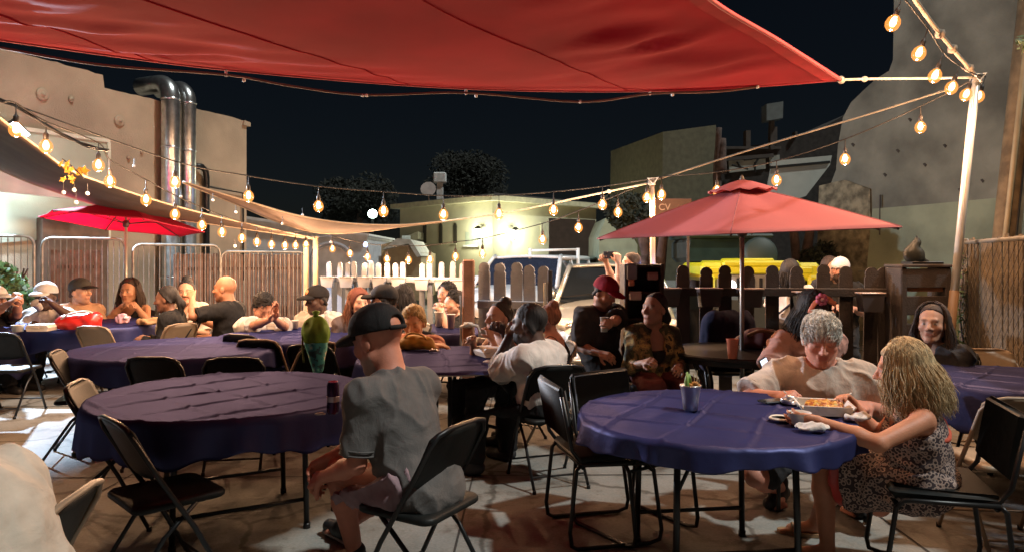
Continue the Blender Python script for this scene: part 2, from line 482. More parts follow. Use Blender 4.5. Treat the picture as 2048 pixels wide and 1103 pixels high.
duct(324, 151, .22, .165); duct(361, 163, .20, .14)
m = MB(); q = [wp(380, 333, LA, LB) + n_ * .12, wp(394, 334, LA, LB) + n_ * .12, wp(402, 342, LA, LB) + n_ * .12, wp(404, 356, LA, LB) + n_ * .12, wp(404, 600, LA, LB) + n_ * .12]
m.tube(q, .06, 10); m.build('drain_pipe', black_metal, sb, True, world=True)
m = MB(); q = [wp(404, 372, LA, LB) + n_ * .06, wp(482, 387, LA, LB) + n_ * .06, wp(482, 560, LA, LB) + n_ * .06]
m.tube(q, .02, 6); m.build('conduit', dark_steel, sb, True, world=True)
# wall floodlight that washes the left tables
fl_p = wp(8, 266, LA, LB) + n_ * .30
fl = empty('wall_floodlight', fl_p, label='lit white floodlight on the stucco wall over the pale bay', cat='light')
aim = (Vector((-2.6, 5.6, .3)) - fl_p).normalized(); Ma = Vector((0, 0, 1)).rotation_difference(aim).to_matrix()
MB().box((0, 0, -.06), (.3, .22, .1), None, .02).lathe([(.03, -.28), (.03, -.1)], (0, 0, 0), 10).build('housing', dark_steel, fl).rotation_euler = Ma.to_euler()
MB().box((0, 0, 0), (.27, .19, .012), None, .004).build('lens', emis('flood_lens', (.82, .92, 1.0), 14.0), fl).rotation_euler = Ma.to_euler()
ld = bpy.data.lights.new('flood_lamp', 'SPOT'); ld.energy = 950; ld.spot_size = R(165); ld.spot_blend = .35; ld.color = (.62, .80, 1.0); ld.shadow_soft_size = .07
lo_ = bpy.data.objects.new('flood_lamp', ld); COL.objects.link(lo_); lo_.parent = fl; lo_.location = aim * .04
lo_.rotation_euler = (aim).to_track_quat('-Z', 'Y').to_euler()

# ---- behind: white shed, arched gate, small tan house, cream house
def upright(name, label, cat, poly, Y, depth, m_, slope=0.0):
    A = (PX(poly[0][0], Y), Y); B = (PX(poly[0][0] + 200, Y + slope), Y + slope)
    o = empty(name, (A[0], Y + depth * .5, 0), label=label, cat=cat)
    mb = MB(); wall_poly(mb, A, B, poly, depth); w = mb.build('wall', m_, o, world=True)
    return o, A, B
shed, SA, SB = upright('white_shed', 'pale bluish white low building with a sloping roofline behind the barricades', 'building',
    [(470, 434), (560, 446), (640, 458), (735, 470), (735, 590), (470, 590)], 19.0, 4.0, mat('blue_white_wall', (.55, .58, .62), .8, var=.1))
m = MB(); wall_poly(m, SA, SB, [(468, 429), (640, 454), (740, 468), (740, 472), (640, 459), (468, 435)], 4.2, .12); m.build('roof_edge', mat('shed_trim', (.6, .62, .64), .6), shed, world=True)
ag = empty('arched_gate', (PX(663, 15), 15, 0), label='grey round-topped arched gate behind the pale pickets', cat='gate')
arch = lambda w, h: [(-w, 0), (w, 0)] + [(w * math.cos(t), h - w * .75 + w * .75 * math.sin(t)) for t in [math.pi * k / 14 for k in range(15)]]
MB().prism(arch(.38, PZ(492, 15)), .06).build('panel', mat('gate_grey', (.23, .23, .22), .8), ag)
m = MB(); q = arch(.42, PZ(486, 15)); m.tube([(x, -.03, z) for x, z in q[1:]] + [(-.42, -.03, 0)], .035, 6); m.build('frame', wood_grey, ag, True)
th, TA, TB = upright('small_tan_house', 'small tan house with pale lean-to roof beside the cream building', 'house',
    [(735, 497), (790, 482), (842, 505), (842, 600), (735, 600)], 21.0, 4.0, mat('tan_wall', (.32, .25, .15), .85))
m = MB(); wall_poly(m, TA, TB, [(770, 500), (800, 478), (826, 480), (846, 512), (838, 514), (822, 488)], 3.0, .5); m.build('roof', mat('weathered_roof', (.4, .4, .36), .7, var=.2), th, world=True)
m = MB(); wall_poly(m, TA, TB, [(764, 462), (783, 462), (783, 474), (764, 474)], .1, -3.8); m.build('dormer_window', mat('pale_pane', (.5, .6, .65), .3), th, world=True)
m = MB(); wall_poly(m, TA, TB, [(730, 478), (800, 452), (800, 470), (735, 492)], 3, -4.0); m.build('upper_roof', mat('olive_roof', (.16, .15, .1), .9), th, world=True)

HA, HB, HC = (PX(800, 27.7), 27.7), (PX(985, 24.0), 24.0), (PX(1192, 27.5), 27.5)
ch = empty('cream_house', (HB[0], 27, 0), label='cream stucco house with slot windows and two lit wall lamps', cat='house')
cream = mat('cream_stucco', (.56, .55, .38), .9, var=.1, vs=1.5, bump=.2)
WH = PZ(396, 24.0)
def quadwall(mb, A, B, z0, z1): mb.add([(A[0], A[1], z0), (B[0], B[1], z0), (B[0], B[1], z1), (A[0], A[1], z1)], [(0, 1, 2, 3)])
HD = (HA[0] + HC[0] - HB[0], HA[1] + HC[1] - HB[1])
m = MB()
for a_, b_ in ((HA, HB), (HB, HC), (HC, HD), (HD, HA)): quadwall(m, a_, b_, 0, WH)
m.build('wall', cream, ch, world=True)
m = MB(); cx = (HA[0] + HC[0]) / 2; cy = (HA[1] + HC[1]) / 2; ov = []
for p in (HA, HB, HC, HD): ov.append((cx + (p[0] - cx) * 1.10, cy + (p[1] - cy) * 1.10))
vs = [(x, y, WH - .10) for x, y in ov] + [(x, y, WH + .08) for x, y in ov] + [(cx, cy, WH + .55)]
m.add(vs, [(0, 1, 2, 3)]); m.add(vs, [(0, 4, 5, 1), (1, 5, 6, 2), (2, 6, 7, 3), (3, 7, 4, 0)])
m.build('eaves', mat('cream_trim2', (.62, .60, .40), .7), ch, world=True)
m = MB(); m.add([(x, y, WH + .085) for x, y in ov] + [(cx, cy, WH + .52)], [(0, 1, 4), (1, 2, 4), (2, 3, 4), (3, 0, 4)]); m.build('roof', mat('brown_shingle', (.05, .04, .035), .9, var=.3), ch, world=True)
for x in (850, 882, 911):
    m = MB(); wall_poly(m, HA, HB, [(x - 3.2, 487), (x + 3.2, 487), (x + 3.2, 452), (x + 2, 448), (x, 446), (x - 2, 448), (x - 3.2, 452)], .05, .03)
    w = m.build('window', mat('slot_window', (.06, .055, .04), .4), ch, world=True)
    m = MB(); wall_poly(m, HA, HB, [(x - 4.2, 489), (x + 4.2, 489), (x + 4.2, 487), (x - 4.2, 487)], .05, .09); o = m.build('sill', cream, ch, world=True)
m = MB(); wall_poly(m, HA, HB, [(932, 491), (957, 491), (957, 464), (932, 464)], .05, .03); m.build('window', mat('pale_window', (.35, .4, .32), .3), ch, world=True)
m = MB(); wall_poly(m, HA, HB, [(930, 494), (959, 494), (959, 490), (930, 490)], .05, .1); m.build('sill', white_paint, ch, world=True)
m = MB(); wall_poly(m, HB, HC, [(1080, 478), (1099, 478), (1099, 445), (1080, 445)], .05, .05); m.build('window', mat('pale_pane2', (.55, .55, .4), .4), ch, world=True)
m = MB(); c = pt(880, 372, 28); m.box((c.x, c.y, PZ(390, 28) + .1), (.24, .24, 1.0)).box((c.x, c.y, PZ(356, 28)), (.5, .4, .42), None, .04); m.build('chimney_cowl', mat('pale_metal', (.6, .62, .62), .5), ch, world=True)
dish = MB(); c = pt(857, 380, 27); dish.lathe([(0, -.06), (.2, .0), (.3, .1)], c, 14, Matrix.Rotation(R(70), 3, 'X')).tube([c, c + Vector((0, .1, -.6))], .03, 6); dish.build('roof_dish', mat('dish_grey', (.35, .3, .28), .5), ch, world=True)
for x, y, A_, B_, lab in ((965, 466, HA, HB, 'lit lantern on the cream house wall beside the framed window'), (1023, 468, HB, HC, 'lit lantern on the shaded side wall of the cream house')):
    p = wp(x, y, A_, B_); _, _, nn = wall_frame(A_, B_)
    o = empty('wall_lantern', p + nn * .22, label=lab, cat='lamp')
    MB().lathe([(.03, .24), (.16, .14), (.15, .12)], (0, 0, 0), 10).lathe([(.1, -.2), (.12, -.16)], (0, 0, 0), 10).box(-nn * .12 + Vector((0, 0, .02)), (.05, .24, .05)).build('frame', dark_steel, o)
    MB().lathe([(0, -.16), (.12, -.14), (.15, 0), (.13, .11), (0, .13)], (0, 0, 0), 12).build('bulb', emis('lantern_glow', (1.0, 1.0, .82), 6.0), o, True)
    l_ = bpy.data.lights.new('lantern_lamp', 'POINT'); l_.energy = 24; l_.color = (1.0, .98, .72); l_.shadow_soft_size = .2
    q = bpy.data.objects.new('lantern_lamp', l_); COL.objects.link(q); q.parent = o; q.location = nn * .35
sl = empty('street_lamp', (PX(745, 30), 30, 0), label='lit globe street lamp on a slim pole behind the tan house', cat='street lamp')
MB().tube([(0, 0, 0), (0, 0, PZ(436, 30))], .06, 8).build('pole', dark_steel, sl)
MB().lathe([(0, -.2), (.16, -.12), (.2, 0), (.14, .14), (0, .2)], (0, 0, PZ(428, 30)), 14).build('globe', emis('street_globe', (.75, 1.0, .88), 8.0), sl, True)

# ---- right: tall plaster wall, ruin, dark buildings
plaster = mat('grey_plaster', (.135, .138, .11), .92, var=.42, vs=1.1, bump=.6, bs=12, detail=12)
bw, WA, WB = upright('plaster_building', 'tall grey plastered wall with broken left edge behind the utility pole', 'building',
    [(1790, -140), (1786, 120), (1778, 142), (1752, 158), (1728, 180), (1702, 205), (1686, 235), (1676, 290), (1672, 340), (1660, 372), (1690, 700), (2300, 700), (2300, -140)], 12.0, 3.0, plaster, -1.35)
m = MB(); wall_poly(m, WA, WB, [(1748, 418), (1880, 407), (2300, 368), (2300, 700), (1732, 690), (1738, 520)], .05, .045); m.build('render_panel', mat('greenish_render', (.18, .205, .14), .9, var=.25, vs=1.3, bump=.35, bs=20, detail=10), bw, world=True)
m = MB(); wall_poly(m, WA, WB, [(1640, 372), (1664, 366), (1690, 360), (1742, 378), (1748, 660), (1632, 660)], .6, .03); m.build('rubble', mat('rubble_stone', (.16, .14, .09), .95, var=.5, vs=7, bump=.9, bs=9), bw, world=True)
m = MB()
for x, y in ((1796, 302), (1706, 290), (1890, 292), (1965, 362), (1850, 330), (1920, 380), (1770, 350), (1880, 470), (1820, 240)):
    wall_poly(m, WA, WB, [(x - 4, y - 2), (x, y - 4), (x + 4, y), (x + 1, y + 4)], .02, .012)
pk = m.build('pock_marks', mat('pock_dark', (.04, .035, .03), 1), bw, world=True); pk['kind'] = 'stuff'
m = MB(); wall_poly(m, WA, WB, [(1720, 541), (2300, 550), (2300, 553), (1720, 543)], .02, .055); m.build('ledge', plaster, bw, world=True)
m = MB(); wall_poly(m, WA, WB, [(1762, 390), (1764, 390), (1764, 470), (1761, 470)], .02, .05); m.build('crack', jm, bw, world=True)
db, DA, DB = upright('olive_building', 'dark olive building end wall beside the bare tree trunk', 'building',
    [(1326, 264), (1432, 250), (1432, 560), (1322, 560)], 22.0, 4.0, mat('olive_wall', (.10, .095, .06), .9, var=.15), 1.0)
dk, KA, KB = upright('derelict_building', 'dark derelict building with beams and a pale box on its roof', 'building',
    [(1420, 300), (1500, 292), (1560, 285), (1640, 258), (1700, 225), (1720, 230), (1720, 600), (1420, 600)], 24.0, 5.0, mat('dark_timber_wall', (.035, .03, .028), .95, var=.3))
for q in ([(1440, 294), (1560, 294), (1560, 299), (1440, 299)], [(1448, 316), (1545, 308), (1545, 315), (1448, 323)], [(1490, 262), (1499, 262), (1499, 294), (1490, 294)], [(1540, 255), (1552, 255), (1552, 290), (1540, 290)], [(1588, 264), (1592, 264), (1592, 276), (1588, 276)]):
    m = MB(); wall_poly(m, KA, KB, q, .3, .12); m.build('beam', mat('old_beam', (.07, .06, .055), .9), dk, world=True)
m = MB(); wall_poly(m, KA, KB, [(1527, 212), (1560, 207), (1559, 240), (1527, 245)], .5, .3); rb = m.build('roof_box', mat('roof_box_grey', (.13, .155, .16), .6), dk, world=True)
m = MB(); wall_poly(m, KA, KB, [(1538, 243), (1546, 243), (1546, 300), (1538, 300)], .2, .15); m.build('box_post', mat('old_beam', (.07, .06, .055)), dk, world=True)
for i, q in enumerate(([(1456, 322), (1530, 318), (1530, 338), (1458, 346)], [(1538, 312), (1558, 310), (1558, 330), (1538, 332)])):
    m = MB(); wall_poly(m, KA, KB, q, .05, .06); m.build('pale_boarding', mat('pale_board', (.33, .35, .32), .8, var=.25, vs=3), dk, world=True)
m = MB()
for a_, b_ in (((1460, 332), (1492, 340)), ((1484, 322), (1500, 320)), ((1502, 336), (1512, 320)), ((1506, 346), (1506, 326)), ((1470, 325), (1478, 338))): m.tube([wp(*a_, KA, KB) + Vector((0, -.2, 0)), wp(*b_, KA, KB) + Vector((0, -.2, 0))], .035, 5)
m.build('broken_lath', mat('old_lath', (.02, .018, .016), .9), dk, world=True)
tp = empty('pale_tarp', (PX(1600, 17), 17, 0), label='pale grey slanted tarp panel above the red umbrella', cat='tarp')
m = MB(); P0, P1 = (PX(1540, 17), 17), (PX(1740, 17.5), 17.5)
wall_poly(m, P0, P1, [(1545, 322), (1664, 311), (1660, 330), (1612, 392), (1560, 410), (1530, 400)], .04); m.build('sheet', mat('grey_tarp', (.36, .39, .36), .7, var=.1, vs=2), tp, world=True)
m = MB(); wall_poly(m, P0, P1, [(1540, 333), (1658, 322), (1658, 327), (1540, 338)], .06, .05); m.build('rail', dark_steel, tp, world=True)
gs, _, _ = upright('pale_green_shed', 'pale green board shed with a pointed top behind the phone photographer', 'shed',
    [(1198, 470), (1205, 452), (1212, 436), (1218, 434), (1222, 452), (1262, 468), (1275, 490), (1275, 640), (1196, 640)], 15.0, 2.0, mat('sage_board', (.30, .36, .25), .8, var=.15, vs=3))
ww, _, _ = upright('dark_side_wall', 'dark brown blank wall between the cream house and the green shed', 'wall',
    [(1098, 436), (1190, 440), (1200, 470), (1200, 640), (1098, 640)], 22.5, .4, mat('dark_brown_wall', (.07, .055, .045), .9))
wf = empty('white_rail', (PX(1108, 14), 14, 0), label='white pipe rail standing behind the silver minivan', cat='rail')
m = MB()
for x in (1060, 1156): m.tube([pt(x, 496, 14), Vector((PX(x, 14), 14, 0))], .035, 8)
m.build('post', white_paint, wf, True, world=True)
MB().tube([pt(1060, 501, 14), pt(1156, 499, 14)], .025, 8).build('rail', white_paint, wf, True, world=True)

# ---- trees
def leaf_cloud(mb_v, mb_f, c, rad, n, size, rg):
    for _ in range(n):
        while True:
            d = Vector((rg.uniform(-1, 1), rg.uniform(-1, 1), rg.uniform(-1, 1)))
            if .25 < d.length < 1: break
        p = Vector(c) + Vector((d.x * rad[0], d.y * rad[1], d.z * rad[2]))
        u = Vector((rg.gauss(0, 1), rg.gauss(0, 1), rg.gauss(0, 1))).normalized(); w = u.orthogonal().normalized()
        s = size * rg.uniform(.6, 1.4); k = len(mb_v)
        mb_v += [p - u * s, p + w * s * .45 + u * s * .1, p + u * s, p - w * s * .45 + u * s * .1]; mb_f.append((k, k + 1, k + 2, k + 3))
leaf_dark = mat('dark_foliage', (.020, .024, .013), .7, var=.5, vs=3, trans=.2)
leaf_night = mat('night_dimmed_foliage', (.007, .0085, .005), .8, var=.5, vs=3, trans=.2)  # night dimness of the two far trees put into the leaf colour
leaf_mid = mat('green_foliage', (.055, .10, .035), .6, var=.5, vs=8, trans=.25)
leaf_pale = mat('pale_leaf', (.22, .27, .14), .6, var=.3, vs=8, trans=.2)
bark = mat('dark_bark', (.07, .045, .038), .9, var=.35, vs=8, bump=.6, bs=25)
def tree(label, base, trunk_pts, r0, clouds, size, lm, name='leafy_tree', seed=1, cat='tree'):
    rg = random.Random(seed); o = empty(name, base, label=label, cat=cat)
    m = MB()
    for tpts in trunk_pts:
        P = smooth_path([Vector(p) for p in tpts], 4); k = len(P)
        m.tube(P, [r0 * (1 - .65 * i / k) * rg.uniform(.9, 1.1) for i in range(k)], 8)
    m.build('trunk', bark, o, True, world=True)
    if clouds:
        v, f = [], []
        for c, rad, n in clouds: leaf_cloud(v, f, c, rad, n, size, rg)
        mb = MB(); mb.v = [tuple(p) for p in v]; mb.f = f; mb.build('crown', lm, o, world=True)
    return o
def crown(px, py, Y, w, h, n, k=7, seed=0):
    rg = random.Random(seed); out = []
    for _ in range(k):
        x = px + rg.uniform(-w, w) * .65; y = py + rg.uniform(-h, h) * .6; s = rg.uniform(.35, .6)
        c = pt(x, y, Y + rg.uniform(-1, 1)); out.append((c, (w * s * Y / F, w * s * Y / F, h * s * Y / F), n // k))
    return out
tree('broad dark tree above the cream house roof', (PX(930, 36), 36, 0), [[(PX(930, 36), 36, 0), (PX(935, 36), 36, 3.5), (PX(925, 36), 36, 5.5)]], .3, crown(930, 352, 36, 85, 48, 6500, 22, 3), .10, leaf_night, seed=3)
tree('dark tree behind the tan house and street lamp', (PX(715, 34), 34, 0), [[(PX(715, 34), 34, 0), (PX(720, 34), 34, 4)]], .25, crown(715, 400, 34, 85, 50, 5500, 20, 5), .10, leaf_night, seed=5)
tree('dark leafy tree overhanging the pale green shed', (PX(1300, 12.5), 12.5, 0), [[(PX(1310, 12.5), 12.5, 0), (PX(1300, 12.5), 12.5, 1.3), (PX(1275, 12.5), 12.5, 2.3)], [(PX(1308, 12.5), 12.5, .8), (PX(1330, 12.5), 12.5, 2.2)], [(PX(1318, 12.5), 12.4, .2), (PX(1285, 12.5), 12.4, 1.6)]], .16,
     crown(1275, 425, 12.5, 62, 48, 2600, 9, 8) + crown(1390, 440, 12.5, 80, 35, 1500, 6, 18), .055, leaf_dark, seed=8)
tree('twin leaning brown trunk behind the yellow truck', (PX(1400, 13.5), 13.5, 0), [[(PX(1425, 13.5), 13.5, 0), (PX(1412, 13.5), 13.5, 1.6), (PX(1385, 13.5), 13.5, 2.6)], [(PX(1398, 13.3), 13.3, .2), (PX(1378, 13.3), 13.3, 1.8), (PX(1368, 13.3), 13.3, 2.6)]], .14, None, 0, None, 'bare_tree', 4)
tree('reddish forked trunk beside the rubble wall', (PX(1600, 12.8), 12.8, 0), [[(PX(1597, 12.8), 12.8, 0), (PX(1592, 12.8), 12.8, 1.6), (PX(1580, 12.8), 12.8, 2.5)], [(PX(1598, 12.8), 12.8, .9), (PX(1625, 12.8), 12.8, 2.3)]], .13,
     crown(1650, 500, 12.8, 45, 40, 900, 5, 11), .06, leaf_dark, 'bare_tree', 6)
tree('pale broken tree trunk against the olive building', (PX(1440, 20), 20, 0), [[(PX(1444, 20), 20, 0), (PX(1440, 20), 20, 2.8), (PX(1434, 20), 20, 3.9), (PX(1438, 20), 20, 5.3)], [(PX(1440, 20), 20, 4.0), (PX(1446, 20), 20, 5.0)]], .2, None, 0, None, 'bare_tree', 9)
tree('pale green leafy sprig reaching past the utility pole', (PX(2110, 6.5), 6.5, 0), [[(PX(2110, 6.5), 6.5, 0), (PX(2105, 6.5), 6.5, 2.5), (PX(2070, 6.5), 6.5, 3.6)]], .05, crown(2052, 85, 6.5, 32, 26, 220, 5, 2), .04, leaf_pale, 'young_tree', 2)
pl = empty('potted_shrub', (PX(15, 9.3), 9.3, 0), label='dark green potted shrub by the barricade behind the drinking men', cat='plant')
MB().lathe([(.16, 0), (.22, .36), (.24, .36), (.24, .4), (.2, .4), (.2, .36)], (0, 0, 0), 18).build('pot', mat('terracotta', (.2, .09, .05), .8), pl, True)
v, f = [], []; rg = random.Random(12)
for c, rad, n in crown(15, 565, 9.3, 52, 55, 1500, 9, 12): leaf_cloud(v, f, c, rad, n, .05, rg)
mb = MB(); mb.v = [tuple(p) for p in v]; mb.f = f; mb.build('crown', leaf_mid, pl, world=True)
m = MB()
for k in range(5): m.tube([(0, 0, .35), (rg.uniform(-.1, .1), rg.uniform(-.1, .1), .8), (rg.uniform(-.3, .3), rg.uniform(-.2, .2), 1.4)], .012, 5)
m.build('stem', bark, pl)

# ---- barricades on the left, bamboo screen behind them
def barricade(label, A, B, pxs, top, bot=.12, group=None):
    """steel crowd barrier between two pixel columns on the plan line A-B"""
    P, Q = wp(pxs[0], 520, A, B), wp(pxs[1], 520, A, B); P.z = Q.z = 0
    d = (Q - P); L = d.length; d.normalize()
    o = empty('steel_barricade', P, math.atan2(d.y, d.x), label, 'barricade')
    r = .12
    loop = [(r, 0, bot), (L - r, 0, bot)] + [(L - r + r * math.sin(t), 0, bot + r - r * math.cos(t)) for t in (R(30), R(60), R(90))] + \
           [(L, 0, top - r)] + [(L - r + r * math.cos(t), 0, top - r + r * math.sin(t)) for t in (R(30), R(60), R(90))] + \
           [(r, 0, top)] + [(r - r * math.sin(t), 0, top - r + r * math.cos(t)) for t in (R(30), R(60), R(90))] + [(0, 0, bot + r)]
    MB().tube(loop, .021, 8, True).build('frame', galv_dull, o, True)
    m = MB(); k = int(L / .075)
    for i in range(1, k): m.tube([(L * i / k, 0, bot), (L * i / k, 0, top)], .008, 5)
    q = m.build('bars', galv_dull, o); q['kind'] = 'stuff'
    for x in (L * .15, L * .85):
        MB().box((x, 0, bot / 2), (.05, .5, .03), None, .01).tube([(x, 0, .02), (x, 0, bot)], .018, 6).build('foot', galv_dull, o)
    return o
galv_dull = mat('dull_galvanised', (.24, .23, .21), .5, .5, var=.25, vs=12)
BA, BB = (PX(-90, 9.7), 9.7), (PX(622, 12.6), 12.6)
barricade('steel barricade standing in front of the green shrub', BA, BB, (-95, 68), 1.86)
barricade('round-cornered steel barricade behind the man in the flat-brimmed cap', BA, BB, (84, 250), 1.84)
barricade('steel barricade to the right of the red umbrella pole', BA, BB, (266, 440), 1.76)
barricade('far steel barricade ending at the wooden posts', BA, BB, (442, 612), 1.66)
def screen(label, pa, pb, z):
    A = Vector((BA[0], BA[1], 0)); dd = (Vector((BB[0], BB[1], 0)) - A).normalized(); nn = Vector((dd.y, -dd.x, 0))
    P, Q = wp(pa, 520, BA, BB), wp(pb, 520, BA, BB); P.z = Q.z = 0; P -= nn * .12; Q -= nn * .12; L = (Q - P).length
    o = empty('slat_screen', P, math.atan2(dd.y, dd.x), label, 'screen'); m = MB(); rg = random.Random(int(pa)); x = 0
    while x < L:
        w = .034 + rg.uniform(-.004, .004); m.box((x, rg.uniform(-.004, .004), z / 2), (w, .012, z + rg.uniform(-.03, .03))); x += .046
    q = m.build('slats', mat('brown_slat', (.13, .075, .055), .7, var=.35, vs=7), o); q['kind'] = 'stuff'
    for zz in (.3, z - .25): MB().box((L / 2, .012, zz), (L, .012, .05)).build('batten', wood_dark, o)
screen('brown slat screen behind the round-cornered barricade', 105, 206, 1.66)
screen('long brown slat screen behind the far barricades', 352, 606, 1.62)
for i, x in enumerate((612, 631)):
    o = empty('wooden_post', (PX(x, 11.6), 11.6, 0), label=('tan wooden post at the end of the barricades, beside its taller twin', 'taller tan wooden post holding the light string by the arched gate')[i], cat='post')
    MB().box((0, 0, PZ((492, 476)[i], 11.6) / 2), (.07, .07, PZ((492, 476)[i], 11.6)), None, .008).build('post', mat('tan_timber', (.36, .24, .13), .7, var=.2), o)
    MB().box((0, 0, PZ((492, 476)[i], 11.6) + .012), (.09, .09, .03), None, .006).build('cap', mat('tan_timber', (.36, .24, .13)), o)

# ---- picket fences
def picket_mesh(w, h, t, name):
    r = w / 2; k = 8
    poly = [(-r, 0), (r, 0), (r, h - r * 1.6), (r * .82, h - r * 1.35), (r * .95, h - r)] + [(r * .95 * math.cos(a), h - r + r * math.sin(a)) for a in [math.pi * i / k for i in range(1, k)]] + [(-r * .95, h - r), (-r * .82, h - r * 1.35), (-r, h - r * 1.6)]
    return MB().prism(poly, t).mesh(name)
def picket_fence(label, P, Q, pxs, w, tops, mats, z0=.05, rails=(.35, 1.2), seed=1):
    """pickets at pixel columns pxs on plan line P-Q, each top at its pixel row"""
    rg = random.Random(seed); A = Vector((P[0], P[1], 0)); B = Vector((Q[0], Q[1], 0)); d = (B - A).normalized(); ang = math.atan2(d.y, d.x)
    nn = Vector((d.y, -d.x, 0)); nn = nn if nn.y < 0 else -nn
    o = empty('picket_fence', A, ang, label, 'fence'); iv = o.matrix_basis.inverted()
    me = {}
    for i, x in enumerate(pxs):
        c = wp(x, tops[i % len(tops)], P, Q); h = round(c.z - z0 + rg.uniform(-.015, .015), 2)
        mt = mats[i % len(mats)]
        key = (h, mt.name)
        if key not in me: me[key] = picket_mesh(w, h, .022, 'picket')
        k = link_mesh('picket', me[key], mt, o)
        loc = Vector((c.x, c.y, 0)) - A; k.location = (loc.dot(d), 0, z0); k.rotation_euler = (rg.uniform(-.01, .01), rg.uniform(-.025, .025), 0)
    xs = [(Vector((wp(x, 520, P, Q).x, wp(x, 520, P, Q).y, 0)) - A).dot(d) for x in (min(pxs), max(pxs))]
    sgn = -1 if Vector((-d.y, d.x, 0)).dot(nn) < 0 else 1
    for z in rails:
        MB().box(((xs[0] + xs[1]) / 2, sgn * .036, z), (xs[1] - xs[0] + .12, .045, .085), None, .006).build('rail', mats[0], o)
    return o
P1, Q1 = (PX(640, 11.2), 11.2), (PX(940, 10.2), 10.2)
picket_fence('pale whitewashed picket fence in two runs behind the far tables', P1, Q1, [662, 679, 695, 711, 727, 743, 760, 776, 792, 809, 844, 862, 882, 904, 922], .088, [525, 523], [wood_white], rails=(.4, 1.22), seed=2)
# small pot ledges hung on the pale fence
for i, (x, y) in enumerate(((660, 553), (697, 553), (733, 553), (762, 554), (800, 554), (846, 557), (885, 558), (915, 560))):
    c = wp(x, y, P1, Q1); o = empty('hanging_box', (c.x, c.y - .14, c.z), label='pale shallow box hung on the rail of the whitewashed picket fence', cat='planter', group='boxes hung on the whitewashed fence')
    MB().box((0, 0, 0), (.22, .16, .014), None, .004).build('lid', mat('box_white', (.26, .27, .28), .5), o)
    MB().prism([(-.1, -.01), (.1, -.01), (.08, -.16), (-.08, -.16)], .13).build('bin', mat('box_clear', (.30, .32, .36), .3), o)
P2_, Q2_ = (PX(950, 7.4), 7.4), (PX(1104, 7.1), 7.1)
gp = picket_fence('grey picket fence panel with rounded tops beside the orange-brown post', P2_, Q2_, [969, 1000, 1031, 1061, 1090], .128, [523, 524, 526, 528, 530], [wood_grey], rails=(.4, 1.05), seed=4)
o = empty('square_post', (PX(937, 7.3), 7.3, 0), label='orange-brown square wooden post beside the grey picket panel', cat='post')
MB().box((0, 0, PZ(519, 7.3) / 2), (.125, .10, PZ(519, 7.3)), None, .015).build('post', wood_post, o)
MB().tube([(-.075, -.056, .1), (-.075, -.056, PZ(590, 7.3))], .012, 6).build('conduit', galv_dull, o)
MB().box((0, -.06, PZ(648, 7.3)), (.1, .03, .06), None, .01).tube([(-.08, -.08, PZ(652, 7.3)), (0, -.1, PZ(644, 7.3)), (.1, -.08, PZ(650, 7.3)), (.12, -.07, PZ(662, 7.3))], .014, 6).build('outlet', mat('pale_plastic', (.55, .5, .45), .5), o)
o = empty('dark_post', (PX(1100, 7.0), 7.0, 0), label='thin dark post at the end of the grey picket panel', cat='post')
MB().box((0, 0, PZ(540, 7.0) / 2), (.045, .07, PZ(540, 7.0)), None, .006).build('post', wood_dark, o)
MB().box((-.05, -.0, PZ(565, 7.0) / 2), (.03, .05, PZ(565, 7.0)), None, .006).build('strip', mat('pale_strip', (.5, .47, .36), .7), o)
P3_, Q3_ = (PX(1280, 7.2), 7.2), (PX(1900, 6.9), 6.9)
picket_fence('dark brown picket fence with rounded tops behind the red umbrella', P3_, Q3_, [1366, 1411, 1451, 1492, 1544, 1593, 1643, 1693, 1738, 1772], .13, [531, 533, 530, 534], [wood_dark], rails=(.45, 1.19), seed=6)
for i, (x, y) in enumerate(((1330, 575), (1410, 575), (1490, 576), (1600, 582), (1725, 584))):
    c = wp(x, y, P3_, Q3_); o = empty('hanging_bin', (c.x, c.y - .15, c.z), label='clear-lidded bin hung on the rail of the dark brown picket fence', cat='planter', group='bins hung on the dark fence')
    MB().box((0, 0, 0), (.24, .15, .014), None, .004).build('lid', mat('bin_lid', (.5, .42, .42), .25), o)
    MB().prism([(-.11, -.01), (.11, -.01), (.09, -.18), (-.09, -.18)], .13).build('bin', mat('bin_dark', (.05, .045, .05), .2), o)
o = empty('slatted_stand', (PX(1835, 6.8), 6.8, 0), label='dark slatted crate stand at the end of the dark picket fence', cat='stand')
for s in (-1, 1): MB().box((s * .21, 0, .72), (.06, .3, 1.44), None, .01).build('side', wood_dark, o)
for z in (.25, .55, .82, 1.08, 1.34): MB().box((0, -.14, z), (.38, .02, .18), None, .004).build('slat', wood_dark, o)
for y in (575, 613): MB().box((0, -.10, PZ(y, 6.7)), (.40, .02, .07), None, .004).build('lit_look_slat', wood_post, o)  # lit look of these two slats put into a lighter wood colour
MB().box((0, 0, 1.455), (.48, .34, .03), None, .006).build('top', wood_dark, o)
o = empty('statue', (PX(1828, 6.8), 6.8, 1.468), label='small dark crouching figurine on top of the slatted stand', cat='figurine')
SD = SDF().ell((0, 0, .09), (.10, .07, .09)).cap((-.04, 0, .12), (.02, 0, .2), .055, .04).cap((.05, 0, .06), (.12, -.02, .03), .03, .015).ell((.03, 0, .22), (.035, .03, .04)).cap((.04, .015, .25), (.05, .02, .28), .012, .003, .01).cap((.02, -.015, .25), (.01, -.02, .285), .012, .003, .01)
V_, Q_ = SD.mesh(.009); np_mesh('figure', V_, Q_, mat('dark_bronze', (.018, .021, .017), .5), o)
MB().box((.08, 0, .012), (.30, .2, .03), None, .004).build('plinth', black_metal, o)
o = empty('brown_cabinet', (PX(1283, 6.75), 6.75, 0), label='dark brown open-fronted cabinet behind the man in the red cap', cat='cabinet')
zt = PZ(528, 6.75)
